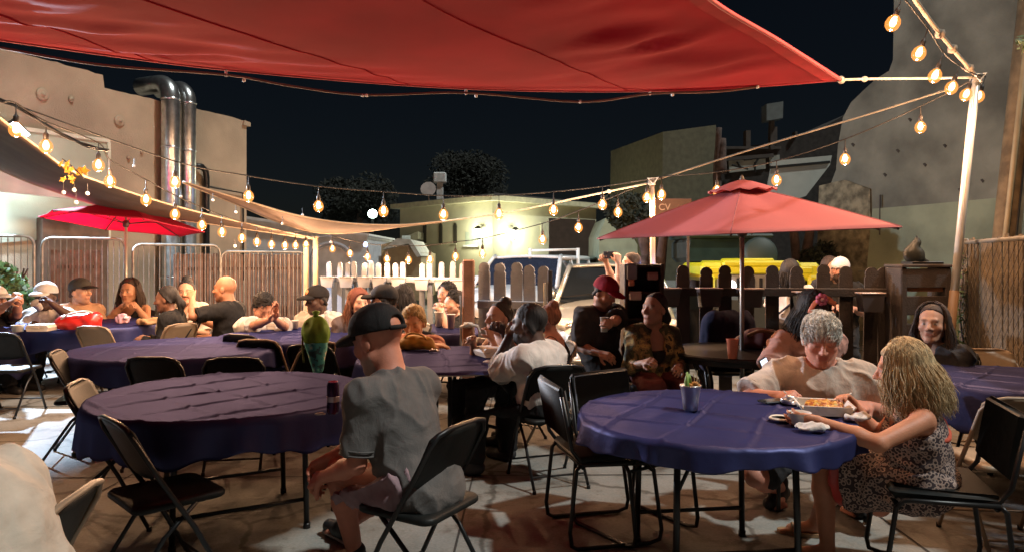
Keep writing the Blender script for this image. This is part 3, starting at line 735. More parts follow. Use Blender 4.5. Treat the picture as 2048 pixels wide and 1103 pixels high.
for s in (-1, 1): MB().box((s * .17, 0, zt / 2), (.035, .3, zt), None, .006).build('side', wood_dark, o)
for z in (.3, .62, .95, 1.2, zt - .02): MB().box((0, 0, z), (.31, .28, .025)).build('shelf', wood_dark, o)
MB().box((0, .14, zt / 2), (.31, .015, zt)).build('back', wood_dark, o)
for x, y, w, h, c in ((1263, 544, .1, .14, (.22, .27, .33)), (1270, 592, .12, .07, (.6, .62, .62)), (1305, 553, .1, .06, (.35, .2, .2)), (1262, 566, .06, .05, (.55, .3, .2))):
    p = pt(x, y, 6.62); q = empty('shelf_box', p, label={544: 'blue-grey tilted pad on the top shelf of the brown cabinet', 592: 'white card box on the middle shelf of the brown cabinet', 553: 'dull pink box on the upper shelf of the brown cabinet', 566: 'small orange tub on the upper shelf of the brown cabinet'}[y], cat='box')
    MB().box((0, 0, 0), (w, .06, h), None, .01).build('box', mat('shelf_item_%d' % y, c, .5), q); MB().box((0, 0, h / 2 + .006), (w * .96, .056, .012), None, .004).build('lid', mat('shelf_item_%d' % y, c), q)

# ---- right: slatted chain-link fence, utility pole, light poles
P4_ = (PX(1922, 7.0), 7.0); Q4_ = (P4_[0] + (PX(2120, 4.9) - P4_[0]) * 2.6, 7.0 - 2.1 * 2.6)
o = empty('slatted_fence', (P4_[0], P4_[1], 0), label='brown slatted chain-link fence along the right side of the yard', cat='fence')
reed = mat('brown_reed_slat', (.10, .075, .045), .8, var=.4, vs=6, bump=.3)
sd_ = [MB().prism([(-.052, .03), (.052, .03), (.052, 1.66), (.03, 1.70), (-.03, 1.70), (-.052, 1.66)], .012).mesh('slat') for _ in range(3)]
A = Vector((P4_[0], P4_[1], 0)); B = Vector((Q4_[0], Q4_[1], 0)); d = (B - A); L = d.length; d.normalize(); ang = math.atan2(d.y, d.x); x = .03; rg = random.Random(5)
while x < L:
    k = link_mesh('slat', sd_[rg.randrange(3)], reed, o); k.location = d * x + Vector((0, 0, rg.uniform(-.02, .03))); k.rotation_euler = (0, rg.uniform(-.02, .02), ang + rg.uniform(-.08, .08)); x += .116
m = MB(); nn = Vector((d.y, -d.x, 0)); nn = nn if nn.x < 0 else -nn
k = 0
while k * .13 < L + 1.6:
    for s in (1, -1):
        pts = []
        for j in range(0, 13):
            z = .1 + 1.55 * j / 12; xx = k * .13 - (z if s > 0 else 1.6 - z)
            if 0 <= xx <= L: pts.append(d * xx + nn * .02 + Vector((0, 0, z)))
        if len(pts) > 1: m.tube(pts, .0022, 4)
    k += 1
q = m.build('chain_link', mat('rusty_wire', (.05, .045, .04), .6), o); q['kind'] = 'stuff'
MB().tube([Vector((0, 0, 1.68)), d * L + Vector((0, 0, 1.68))], .02, 8).build('top_rail', galv_dull, o, True)
for t in (0.0, .33, .66, 1.0): MB().tube([d * L * t - nn * .04, d * L * t - nn * .04 + Vector((0, 0, 1.72))], .03, 8).build('fence_post', galv_dull, o, True)
v, f = [], []; rg = random.Random(21)
for zz in (.5, .8, 1.1, 1.4): leaf_cloud(v, f, (P4_[0] - .05, P4_[1] - .1, zz), (.10, .1, .22), 60, .03, rg)
vn = empty('climbing_vine', (P4_[0] - .05, P4_[1] - .1, 0), label='thin climbing vine on the end post of the slatted fence', cat='plant')
mb = MB(); mb.v = [tuple(p) for p in v]; mb.f = f; mb.build('leaf_cluster', leaf_mid, vn, world=True)['kind'] = 'stuff'
MB().tube([(0, 0, 0), (.03, 0, .5), (-.03, 0, 1.0), (.02, 0, 1.5)], .008, 5).build('stem', bark, vn)
up = empty('utility_pole', (PX(1985, 9.0), 9.0, 0), label='brown wooden utility pole with a conduit behind the slatted fence', cat='utility pole')
b0 = Vector((0, 0, 0)); b1 = pt(2052, 40, 9.0) - up.location; b1.z = PZ(-40, 9); b1.x = PX(2064, 9) - PX(1985, 9)
MB().tube([b0, b0.lerp(b1, .5), b1], [.17, .15, .13], 16).build('shaft', mat('pole_wood', (.18, .12, .06), .85, var=.35, vs=5, bump=.5, bs=20), up, True)
MB().tube([b0 + Vector((-.08, -.16, .6)), b1 + Vector((-.08, -.14, 0))], .032, 8).build('conduit', mat('tan_conduit', (.35, .26, .14), .6), up, True)
MB().tube([b0 + Vector((.05, -.17, .6)), b1 + Vector((.05, -.14, 0))], .014, 6).build('ground_wire', dark_steel, up)
def light_pole(label, foot, top, r, mats):
    o = empty('light_pole', (foot[0], foot[1], 0), label=label, cat='pole'); a = Vector((0, 0, 0)); b = Vector(top) - Vector((foot[0], foot[1], 0))
    MB().tube([a.lerp(b, .0), a.lerp(b, .38)], r * 1.12, 12).build('lower_post', mats[1], o, True)
    MB().tube([a.lerp(b, .36), b], r, 12).build('upper_tube', mats[0], o, True)
    MB().lathe([(r * 1.1, -.05), (r * 1.5, -.04), (r * 1.5, .01), (0, .03)], b, 12).build('cap', galv_dull, o)
    MB().tube([b + Vector((0, -.05, -.04)), b + Vector((-.06, -.06, .02)), b + Vector((.06, -.05, .03))], .012, 6, True).build('hook', white_paint, o)
    return o
RP = pt(1952, 156, 6.6); light_pole('tall leaning white pole carrying strings beside the slatted fence', (PX(1882, 6.5), 6.5), RP, .036, (mat('pole_white', (.62, .6, .55), .35, .3), mat('rusty_tan_post', (.16, .10, .055), .7)))
MP = pt(1304, 362, 8.0); light_pole('slim tan pole behind the woman in camouflage carrying the light strings', (PX(1308, 8.0), 8.0), MP, .03, (mat('pole_tan', (.5, .36, .24), .5), mat('pole_tan', (.5, .36, .24))))
LP_ = pt(631, 474, 11.6)

# ---- shade sails
sail_red = mat('red_sail_fabric', (.44, .030, .052), .8, var=.12, vs=1.2, bump=.10, bs=9, trans=.52, spec=.12)
def coons(c0, c1, d0, d1, n, m_):
    """c0,c1: left->right curves (far, near); d0,d1: far->near curves (left, right)"""
    def samp(P, k):
        P = smooth_path(P, 12); L = [0]
        for a, b in zip(P, P[1:]): L.append(L[-1] + (b - a).length)
        out = []
        for i in range(k + 1):
            t = L[-1] * i / k; j = max(0, min(len(L) - 2, next((q for q in range(len(L) - 1) if L[q + 1] >= t), len(L) - 2)))
            out.append(P[j].lerp(P[j + 1], (t - L[j]) / max(1e-9, L[j + 1] - L[j])))
        return out
    a, b, l, r = samp(c0, n), samp(c1, n), samp(d0, m_), samp(d1, m_); G = []
    for j in range(m_ + 1):
        v = j / m_; row = []
        for i in range(n + 1):
            u = i / n
            row.append(a[i] * (1 - v) + b[i] * v + l[j] * (1 - u) + r[j] * u - (a[0] * (1 - u) * (1 - v) + a[n] * u * (1 - v) + b[0] * (1 - u) * v + b[n] * u * v))
        G.append(row)
    return G
def sail(label, c0, c1, d0, d1, n, m_, mt, hem, wr, seed):
    G = coons(c0, c1, d0, d1, n, m_); pts = np.array([[tuple(p) for p in row] for row in G]).reshape(-1, 3)
    uv = np.array([(i / n, j / m_) for j in range(m_ + 1) for i in range(n + 1)])
    q = np.stack([uv[:, 0] * 5 + uv[:, 1] * 9, uv[:, 1] * 34 - uv[:, 0] * 26, np.full(len(uv), seed)], 1)
    w = vnoise(q) - .5; q2 = np.stack([uv[:, 0] * 3, uv[:, 1] * 4, np.full(len(uv), seed + 3.3)], 1)
    msk = np.clip((vnoise(q2) - .36) * 3, 0, 1); edge = np.clip(np.minimum(np.minimum(uv[:, 0], 1 - uv[:, 0]), np.minimum(uv[:, 1], 1 - uv[:, 1])) * 8, 0, 1)
    pts[:, 2] += wr * w * msk * edge - .10 * np.sin(math.pi * uv[:, 0]) * np.sin(math.pi * uv[:, 1]) * (1 if wr > .02 else .2)
    ctr = pts.mean(0); o = empty('shade_sail', Vector(ctr), label=label, cat='shade sail')
    mb = MB(); mb.v = [tuple(p) for p in pts - ctr]; k = n + 1
    mb.f = [(j * k + i, j * k + i + 1, (j + 1) * k + i + 1, (j + 1) * k + i) for j in range(m_) for i in range(n)]
    c = mb.build('fabric', mt, o, True)
    sm = c.modifiers.new('thickness', 'SOLIDIFY'); sm.thickness = .003
    def hemtube(idx, r):
        pts_ = [Vector(mb.v[i]) for i in idx]; MB().tube(pts_, r, 6).build('hem', hem, o, True)
    if wr > .03:
        band = MB(); rows = []
        for j in range(m_ + 1): rows.append([Vector(mb.v[j * k + n - q]) - Vector((0, 0, .006)) for q in (0, 1, 2)])
        band.grid(rows).build('edge_band', mat('red_band', (.50, .02, .035), .7, trans=.3, spec=.1), o, True)
        for q in (.27, .52, .77):
            i_ = int(n * q); MB().tube([Vector(mb.v[j * k + i_]) - Vector((0, 0, .004)) for j in range(m_ + 1)], .004, 4).build('panel_seam', mat('red_band', (.50, .02, .035)), o, True)
        MB().tube([Vector(mb.v[n]) + Vector((.03 * math.cos(t), 0, .03 * math.sin(t))) for t in [2 * math.pi * q / 12 for q in range(12)]], .006, 5, True).build('corner_ring', galv_dull, o, True)
    hemtube(range(0, k), .011); hemtube(range(m_ * k, (m_ + 1) * k), .011); hemtube([j * k for j in range(m_ + 1)], .011); hemtube([j * k + n for j in range(m_ + 1)], .016)
    return o
far_ = [pt(-420, 18, 4.3), pt(0, 80, 4.85), pt(450, 139, 5.55), pt(930, 177, 6.05), pt(1350, 181, 6.15), pt(1682, 160, 6.05)]
C4 = Vector((-.45, 1.45, 2.95)); C3 = Vector((-6.0, .8, 3.1))  # C4 lies out of view, shaped so the drink-can cloth falls in shade
sail('large red shade sail stretched over the tables', far_, [C3, (C3 + C4) / 2 + Vector((0, .35, -.05)), C4], [far_[0], (far_[0] + C3) / 2 + Vector((.3, 0, 0)), C3],
     [far_[-1], pt(1562, 84, 5.0), pt(1420, -2, 4.15), pt(1330, -120, 3.25), C4], 110, 70, sail_red, mat('red_hem', (.42, .03, .045), .7), .075, 4)
brown_sail = mat('brown_sail_fabric', (.17, .115, .085), .8, var=.15, vs=2, bump=.1, trans=.35)
hemb = mat('tan_hem', (.36, .28, .20), .7)
sail('brown shade sail running from the upper left corner to the wooden posts', [pt(-160, 262, 8.6), pt(0, 340, 8.9), pt(100, 380, 9.2), pt(250, 424, 9.8), pt(450, 452, 10.6), pt(626, 478, 11.5)],
     [pt(-160, 110, 5.2), pt(0, 236, 5.6), pt(75, 294, 6.0), pt(140, 340, 6.4), pt(230, 374, 7.2), pt(330, 406, 8.2), pt(450, 437, 9.5), pt(626, 476, 11.5)],
     [pt(-160, 262, 8.6), pt(-160, 180, 6.8), pt(-160, 110, 5.2)], [pt(626, 478, 11.5), pt(626, 477, 11.5), pt(626, 476, 11.5)], 60, 10, brown_sail, hemb, .02, 9)
sail('brown shade sail tied to the slim tan pole above the far tables', [pt(366, 366, 9.4), pt(470, 408, 10.3), pt(560, 446, 11.0), pt(640, 466, 11.3), pt(720, 464, 10.8), pt(800, 454, 9.8), pt(884, 444, 8.9)],
     [pt(366, 363, 9.4), pt(500, 404, 9.2), pt(600, 432, 9.0), pt(700, 447, 8.9), pt(800, 450, 8.9), pt(884, 443, 8.9)],
     [pt(366, 366, 9.4), pt(366, 364, 9.4), pt(366, 363, 9.4)], [pt(884, 444, 8.9), pt(884, 443.5, 8.9), pt(884, 443, 8.9)], 50, 10, brown_sail, hemb, .01, 5)
rope_m = mat('cream_rope', (.55, .5, .4), .8, var=.2, vs=30)
def rope(label, pts, r, m_=None, n=8, name='rope', knots=()):
    P = smooth_path(pts, n); c = P[0]; o = empty(name, c, label=label, cat='rope')
    MB().tube(P, r, 7).build('cord', m_ or rope_m, o, True, world=True)
    for t in knots:
        q = P[int(t * (len(P) - 1))]; MB().lathe([(0, -r * 2.4), (r * 2, -r * 1.5), (r * 2.3, 0), (r * 2, r * 1.5), (0, r * 2.4)], q, 8).build('knot', m_ or rope_m, o, True, world=True)
    return o
rope('cream rope tying the red sail corner to the tall white pole', [pt(1682, 160, 6.05), pt(1750, 158, 6.2), pt(1850, 157, 6.4), pt(1950, 155, 6.58)], .011, knots=(.0, .28))
rope('cream rope from the brown sail to the slim tan pole', [pt(884, 443, 8.9), pt(1020, 424, 8.6), pt(1160, 395, 8.3), pt(1300, 366, 8.02)], .011, knots=(.55, .8))
rope('taut grey rope from the slim tan pole to the tall white pole', [pt(1306, 362, 8.0), pt(1500, 300, 7.6), pt(1720, 234, 7.15), pt(1900, 178, 6.75)], .010, mat('grey_rope', (.16, .145, .12), .8), knots=())
rope('pale tied rope from the tall white pole up over the yard', [pt(1950, 150, 6.58), pt(1910, 104, 6.0), pt(1870, 55, 5.5), pt(1825, -8, 4.9), pt(1760, -110, 4.2)], .017, mat('tape_rope', (.55, .43, .3), .8, col2=(.25, .2, .17), vs=5), knots=(.12, .3, .46))
# clips and globe cord under the red sail
cord = rope('brown cord with white clips sagging under the red sail edge', [pt(-100, 84, 4.75), pt(0, 96, 4.87), pt(200, 130, 5.1), pt(452, 150, 5.55), pt(580, 172, 5.75), pt(730, 190, 5.9), pt(932, 186, 6.05), pt(1160, 204, 6.15), pt(1300, 188, 6.15), pt(1430, 184, 6.15), pt(1515, 174, 6.1)], .009, mat('cord_brown', (.16, .10, .07), .7), 10, 'sail_cord')
for x, y, Y in ((452, 143, 5.55), (932, 180, 6.05), (1300, 181, 6.15)): c = pt(x, y, Y); MB().box(c, (.022, .012, .085), None, .004).build('clip', white_paint, cord, world=True)
for x, y, Y in ((488, 161, 5.6), (725, 191, 5.9), (733, 191, 5.9), (952, 192, 6.06), (1160, 204, 6.15), (1345, 190, 6.15), (1515, 174, 6.1)): c = pt(x, y, Y); MB().lathe([(0, -.016), (.014, -.008), (.014, .008), (0, .016)], c, 8).build('clip', white_paint, cord, True, world=True)

# ---- string lights
core_m = emis('filament_glow', (1.0, .66, .30), 6.0)
def globe_mat():
    m = bpy.data.materials.new('amber_bulb_glass'); m.use_nodes = True; n = m.node_tree.nodes; l = m.node_tree.links; n.remove(n['Principled BSDF'])
    t = n.new('ShaderNodeBsdfTransparent'); e = n.new('ShaderNodeEmission'); e.inputs[0].default_value = (1.0, .33, .06, 1); e.inputs[1].default_value = .42  # orange glow put into the globe to suggest the bulb's halo
    g_ = n.new('ShaderNodeBsdfGlossy'); g_.inputs['Roughness'].default_value = .1
    x = n.new('ShaderNodeMixShader'); x.inputs[0].default_value = .45; y = n.new('ShaderNodeMixShader'); y.inputs[0].default_value = .04
    l.new(t.outputs[0], x.inputs[1]); l.new(e.outputs[0], x.inputs[2]); l.new(x.outputs[0], y.inputs[1]); l.new(g_.outputs[0], y.inputs[2]); l.new(y.outputs[0], n['Material Output'].inputs[0])
    return m
globe_m = globe_mat(); socket_m = mat('bulb_socket', (.03, .022, .018), .5); wire_m = mat('black_wire', (.015, .013, .012), .6)
globe_me = MB().lathe([(0, -.074), (.027, -.067), (.046, -.044), (.052, -.014), (.044, .016), (.026, .038), (.016, .046)], (0, 0, 0), 14).mesh('bulb')
core_me = MB().lathe([(0, -.042), (.016, -.034), (.023, -.012), (.019, .014), (.008, .034), (0, .036)], (0, 0, 0), 10).mesh('filament')
sock_me = MB().lathe([(.016, .042), (.02, .046), (.019, .09), (.008, .105), (.004, .13), (.004, .19)], (0, 0, 0), 10).mesh('socket')
for me in (globe_me, core_me, sock_me): me.polygons.foreach_set('use_smooth', [True] * len(me.polygons))
BULB_W = 8.6
def light_string(label, P, Q, bulbs, ends=(None, None), hang=.19, tilt=0.0, w=BULB_W):
    first = wp(*bulbs[0], P, Q); o = empty('light_string', first, label=label, cat='string lights'); wire = []
    for x, y in bulbs:
        c = wp(x, y, P, Q); M_ = Matrix.Rotation(tilt, 3, 'Y'); c0 = c - first
        b = link_mesh('bulb', globe_me, globe_m, o); b.location = c0; b.rotation_euler = (0, tilt, 0)
        k = link_mesh('filament', core_me, core_m, b)
        s = link_mesh('socket', sock_me, socket_m, b)
        ld = bpy.data.lights.new('bulb_lamp', 'POINT'); ld.energy = w; ld.color = (1.0, .55, .29); ld.shadow_soft_size = .03
        q = bpy.data.objects.new('bulb_lamp', ld); COL.objects.link(q); q.parent = b; q.location = (0, 0, -.085)
        wire.append(c + M_ @ Vector((0, 0, hang)))
    pts = ([Vector(ends[0])] if ends[0] is not None else []) + wire + ([Vector(ends[1])] if ends[1] is not None else [])
    MB().tube(smooth_path(pts, 5), .0065, 5).build('cable', wire_m, o, True, world=True)
    return o
pA = (PX(32, 5.4), 5.4); pB = (LP_.x, LP_.y); pM = (MP.x, MP.y); pR = (RP.x, RP.y)
light_string('string of warm bulbs sloping along the brown sail to the wooden posts', pA, pB, [(32, 256), (92, 290), (197, 328), (220, 360), (292, 397), (350, 426), (404, 448), (444, 462), (484, 474), (514, 482), (543, 487), (570, 489), (591, 489), (612, 487)], (pt(6, 204, 5.2), LP_))
light_string('low string of warm bulbs sagging in front of the cream house', pB, pM, [(665, 496), (700, 505), (735, 512), (774, 516), (817, 518), (860, 517), (911, 511), (965, 505), (1085, 477), (1157, 453), (1236, 422)], (LP_, MP))
light_string('high string of warm bulbs crossing over the far tables', (PX(350, 6.8), 6.8), pM, [(350, 362), (497, 390), (637, 410), (767, 420), (887, 427), (998, 426), (1107, 418), (1205, 407), (1294, 393)], (pt(20, 206, 5.4), MP))
light_string('string of warm bulbs between the slim tan pole and the tall white pole', pM, pR, [(1323, 387), (1434, 379), (1553, 358), (1690, 316), (1841, 252)], (MP, RP))
light_string('short string of warm bulbs climbing from the tall white pole', pR, (PX(1690, 4.4), 4.4), [(1958, 191), (1933, 187), (1904, 173), (1871, 149), (1839, 104), (1787, 43), (1712, -45), (1600, -175), (1440, -350), (1190, -610)], (RP + Vector((0, 0, .03)), None), tilt=.35)  # end bulbs out of view are added to warm the nearby people
# bundled black cables at the upper left with a paper leaf garland
cb = empty('cable_bundle', pt(6, 204, 5.2), label='tangled black cable bundle at the upper left over the pale bay', cat='cable')
rg = random.Random(4)
for k in range(4):
    pts = [pt(x + rg.uniform(-3, 3), y + rg.uniform(-4, 4), 5.3 + i * .12) for i, (x, y) in enumerate(((-30, 190), (10, 205), (50, 225), (95, 252), (135, 275), (175, 293), (215, 302)))]
    MB().tube(smooth_path(pts, 4), .007, 5).build('cable', wire_m, cb, True, world=True)
lg = empty('leaf_garland', pt(145, 345, 6.2), label='golden paper leaf garland hanging with the bulb strings', cat='garland')
gold = mat('gold_leaf', (.62, .36, .05), .5, var=.2, trans=.3)
for i in range(9):
    a_ = rg.uniform(0, 6.28); r_ = rg.uniform(.02, .11); s = rg.uniform(.03, .055); c = Vector((math.cos(a_) * r_, rg.uniform(-.04, .04), math.sin(a_) * r_))
    poly = []
    for q in range(10):
        t = math.pi * 2 * q / 10; rr = s * (1.0 if q % 2 == 0 else .5); poly.append((math.cos(t) * rr, math.sin(t) * rr))
    MB().prism(poly, .004, Matrix.Rotation(rg.uniform(-.6, .6), 3, 'Z') @ Matrix.Rotation(rg.uniform(-.6, .6), 3, 'X'), c).build('leaf', gold, lg)
MB().tube([(-.09, 0, .12), (0, 0, .05), (.1, 0, -.05)], .005, 5).build('stem', wire_m, lg)
for x, y in ((127, 385), (148, 380), (175, 387), (152, 405), (268, 332), (362, 393), (426, 400), (472, 424), (605, 430), (565, 447), (662, 484), (470, 492)):
    c = pt(x, y, 6.6 if x < 200 else 9.2); o = empty('fairy_globe', c, label='small unlit white fairy globe hanging near the brown sails', cat='ornament', group='white fairy globes by the brown sails')
    MB().lathe([(0, -.02), (.016, -.012), (.019, 0), (.014, .014), (0, .02)], (0, 0, 0), 10).build('globe', mat('milky_globe', (.8, .8, .85), .3), o, True)
    MB().tube([(0, 0, .018), (0, 0, .09)], .003, 4).build('thread', wire_m, o)
for x, y, Y, lab in ((731, 489, 14.0, 'small blue light between the arched gate and tan house'), (1311, 548, 7.9, 'small blue star light on the slim tan pole')):
    o = empty('blue_light', pt(x, y, Y), label=lab, cat='light')
    MB().lathe([(0, -.05), (.035, -.03), (.04, 0), (.03, .03), (0, .05)], (0, 0, 0), 12).build('lens', emis('blue_glow', (.25, .4, 1.0), 9.0), o, True)
    MB().box((0, .04, 0), (.05, .04, .05), None, .008).build('housing', dark_steel, o)
    l_ = bpy.data.lights.new('blue_lamp', 'POINT'); l_.energy = .8; l_.color = (.25, .4, 1); l_.shadow_soft_size = .05
    q = bpy.data.objects.new('blue_lamp', l_); COL.objects.link(q); q.parent = o; q.location = (0, -.1, 0)

# ---- umbrellas
def umbrella(label, c, rad, drop, n, mt, rib_m, pole_m, rot, tiltv=(0, 0), vent=True, pole_r=.019):
    """c: canopy peak; open market umbrella"""
    o = empty('patio_umbrella', (c.x, c.y, 0), label=label, cat='umbrella'); z = c.z; T = Matrix.Rotation(tiltv[0], 3, 'X') @ Matrix.Rotation(tiltv[1], 3, 'Y'); top_ = Vector((0, 0, z))
    def pos(r, a, k):
        cell = (a - rot) / (2 * math.pi / n); fr = abs((cell % 1) - .5) * 2        # 1 on a rib, 0 mid panel
        rr = rad * r * (math.cos(math.pi / n) / math.cos((cell % 1 - .5) * 2 * math.pi / n)) * (1 - .03 * (1 - fr) * r)
        return top_ + T @ Vector((rr * math.cos(a), rr * math.sin(a), -drop * r ** 1.12 - .03 * (1 - fr) * math.sin(math.pi * r)))
    S = n * 8; rows = []
    for j in range(0, 13):
        r = .06 + .94 * j / 12; rows.append([pos(r, rot + 2 * math.pi * k / S, k) for k in range(S + 1)])
    mb = MB(); mb.grid(rows); cn = mb.build('canopy', mt, o, True); sm = cn.modifiers.new('thickness', 'SOLIDIFY'); sm.thickness = .004
    for k in range(n):
        a = rot + 2 * math.pi * k / n
        MB().tube([pos(r, a, 0) + Vector((0, 0, .004)) for r in (.08, .3, .5, .7, .85, 1.0)], .0045, 4).build('seam', mat('seam_' + mt.name, tuple(x * .6 for x in ((.52, .15, .16) if vent else (.62, .018, .075))), .8), o, True)
    MB().tube([pos(1.0, rot + 2 * math.pi * k / S, k) for k in range(S)], .006, 5, True).build('hem', mat('seam_' + mt.name, (.3, .08, .09)), o, True)
    if vent:
        rows = []
        for j in range(5):
            r = .02 + .20 * j / 4
            rows.append([top_ + T @ Vector((rad * r * math.cos(a), rad * r * math.sin(a), .055 - .092 * (j / 4) ** 1.25 + (.010 * math.sin(a * n * 2) if j == 4 else 0))) for a in [rot + 2 * math.pi * k / 48 for k in range(49)]])
        mb = MB(); mb.grid(rows); mb.build('vent_cap', mt, o, True).modifiers.new('thickness', 'SOLIDIFY').thickness = .004
    hub = top_ - Vector((0, 0, drop * .95))
    for k in range(n):
        a = rot + 2 * math.pi * k / n
        MB().tube([top_ + T @ Vector((rad * r * math.cos(a), rad * r * math.sin(a), -drop * r ** 1.12 - .02)) for r in (.02, .35, .7, .985)], .009, 5).build('rib', rib_m, o)
        MB().tube([hub, top_ + T @ Vector((rad * .52 * math.cos(a), rad * .52 * math.sin(a), -drop * .52 ** 1.12 - .025))], .007, 5).build('strut', rib_m, o)
    MB().tube([(0, 0, .02), (0, 0, z - .01)], pole_r, 12).build('pole', pole_m, o, True)
    MB().lathe([(.03, -.05), (.045, -.03), (.045, .03), (.03, .05)], hub, 12).build('hub', rib_m, o, True)
    MB().lathe([(.25, 0), (.25, .03), (.06, .06), (.035, .08), (.035, .3)], (0, 0, 0), 20).build('base', black_metal, o, True)
    MB().lathe([(.014, 0), (.02, .02), (.012, .05), (0, .06)], top_ + Vector((0, 0, .045 if vent else 0)), 10).build('finial', rib_m, o, True)
    return o
um_red = mat('faded_red_canvas', (.52, .15, .16), .75, var=.05, vs=2, bump=.06, bs=80, trans=.3)
um_pink = mat('bright_red_canvas', (.62, .018, .075), .7, var=.05, vs=2, trans=.6)
umbrella('large faded red patio umbrella over the black table', pt(1484, 374, 6.05), 1.30, .40, 6, um_red, mat('umbrella_rib', (.1, .09, .08), .5), mat('umbrella_pole', (.35, .33, .3), .4, .4), R(8), (R(1.5), R(-2.2)))
umbrella('bright red patio umbrella behind the far left table', pt(252, 408, 10.0), 1.09, .30, 6, um_pink, mat('dark_rib', (.05, .01, .015), .5), mat('umbrella_pole', (.35, .33, .3)), R(12), (R(-6), R(4)), vent=False)
# ------------------------------------------------------------------ tables and cloths
def cloth_mat(name, col, rough=.5):
    m = mat(name, col, rough, var=.10, vs=3, bump=.22, bs=11, spec=0.0)
    n = m.node_tree.nodes; l = m.node_tree.links; g_ = n.new('ShaderNodeBsdfGlossy'); g_.inputs['Roughness'].default_value = .46; g_.inputs['Color'].default_value = (.17, .18, .36, 1)
    x = n.new('ShaderNodeMixShader'); x.inputs[0].default_value = .22; l.new(n['Principled BSDF'].outputs[0], x.inputs[1]); l.new(g_.outputs[0], x.inputs[2]); l.new(x.outputs[0], n['Material Output'].inputs[0])
    bp = next(q for q in n if q.type == 'BUMP'); l.new(bp.outputs[0], g_.inputs['Normal'])
    return m
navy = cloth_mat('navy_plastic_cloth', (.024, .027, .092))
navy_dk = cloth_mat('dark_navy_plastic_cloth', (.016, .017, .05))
leg_m = black_metal
def round_table(label, c, Rr, h=.735, leg_rot=0.0):
    o = empty('round_table', (c[0], c[1], 0), label=label, cat='table')
    MB().lathe([(0, h - .03), (Rr - .01, h - .03), (Rr, h - .02), (Rr, h - .008), (Rr - .008, h), (0, h)], (0, 0, 0), 64).build('tabletop', mat('table_laminate', (.5, .42, .38), .5), o)
    for k in range(4):
        a = leg_rot + math.pi / 4 + k * math.pi / 2; b = Vector((math.cos(a), math.sin(a), 0)); q = Rr * .62
        MB().tube([b * q + Vector((0, 0, h - .03)), b * (q + .02) + Vector((0, 0, .02))], .016, 10).lathe([(.02, 0), (.02, .03)], b * (q + .02), 10).build('leg', leg_m, o, True)
    for s in (0, 1):
        a = leg_rot + math.pi / 4 + s * math.pi; b1 = Vector((math.cos(a), math.sin(a), 0)) * Rr * .62; a2 = a + math.pi / 2; b2 = Vector((math.cos(a2), math.sin(a2), 0)) * Rr * .62
        MB().tube([b1 + Vector((0, 0, .16)), b2 + Vector((0, 0, .16))], .011, 8).build('stretcher', leg_m, o, True); MB().tube([b1 + Vector((0, 0, .45)), b1.lerp(b2, .2) * .55 + Vector((0, 0, h - .04))], .009, 6).build('brace', leg_m, o, True)
    return o
def cloth(label, c, Rr, drop, seed, mt, h=.738, rot=.3, name='tablecloth', lift=None, sp=.31):
    rg = np.random.RandomState(seed); ns, nt, nd = 200, 62, 12
    o = empty(name, (c[0], c[1], h), label=label, cat='tablecloth')
    th = np.linspace(0, 2 * math.pi, ns, endpoint=False); V = []; off = rg.uniform(0, .3, 2)
    def top(x, y):
        u = x * math.cos(rot) + y * math.sin(rot); v = -x * math.sin(rot) + y * math.cos(rot); z = np.zeros_like(x)
        for w, q in ((u, off[0]), (v, off[1])):
            d = np.abs(((w + q + .012 * np.sin(7 * (u + v))) / sp + .5) % 1 - .5) * sp
            z = z + .0100 * np.exp(-(d / .013) ** 2) - .003 * np.exp(-(d / .05) ** 2)
        P = np.stack([x * 5, y * 5, np.full_like(x, seed * 1.7)], 1); Q = np.stack([u * 14, v * 5, np.full_like(x, seed * 2.3)], 1)
        return z + .010 * (vnoise(P) - .4) + .007 * (vnoise(Q) - .5)
    for j in range(1, nt + 1):
        r = Rr * j / nt; x = r * np.cos(th); y = r * np.sin(th); z = top(x, y)
        if j == nt: z = z - .004
        V.append(np.stack([x, y, np.maximum(z, 0) + .002], 1))
    ph = rg.uniform(0, 6.28, 6); am = rg.uniform(.4, 1, 6); fq = np.array([5, 8, 11, 15, 19, 26])
    wave = sum(am[i] * np.sin(fq[i] * th + ph[i]) for i in range(6)) / 3.0
    dr = drop * (1 + .10 * np.sin(3 * th + ph[0]) + .10 * np.sin(7 * th + ph[2]) + .05 * np.sin(23 * th + ph[4]))
    zr = V[-1][:, 2]
    for j in range(1, nd + 1):
        f = j / nd; rr = Rr + .012 * min(1, f * 6) + .030 * f ** 1.1 * wave + .012 * f
        V.append(np.stack([rr * np.cos(th), rr * np.sin(th), zr * (1 - f) - dr * f], 1))
    V = np.concatenate([np.array([[0, 0, .004]])] + V); T = nt + nd
    if lift is not None: V = lift(V)
    q = []
    i = np.arange(ns); i2 = (i + 1) % ns
    for j in range(T - 1):
        a = 1 + j * ns; q.append(np.stack([a + i, a + ns + i, a + ns + i2, a + i2], 1))
    Q = np.concatenate(q)
    me = bpy.data.meshes.new('sheet'); fs = [tuple(r) for r in Q.tolist()] + [(0, 1 + a, 1 + b) for a, b in zip(i.tolist(), i2.tolist())]
    me.from_pydata(V.tolist(), [], fs); k = link_mesh('sheet', me, mt, o, True)
    k.modifiers.new('thickness', 'SOLIDIFY').thickness = .0012
    return o
T1 = Vector((PX(1424, 3.5), 3.5, 0)); T2 = Vector((PX(468, 4.08), 4.08, 0)); T3 = Vector((PX(358, 6.2), 6.2, 0)); T4 = Vector((PX(195, 8.8), 8.8, 0))
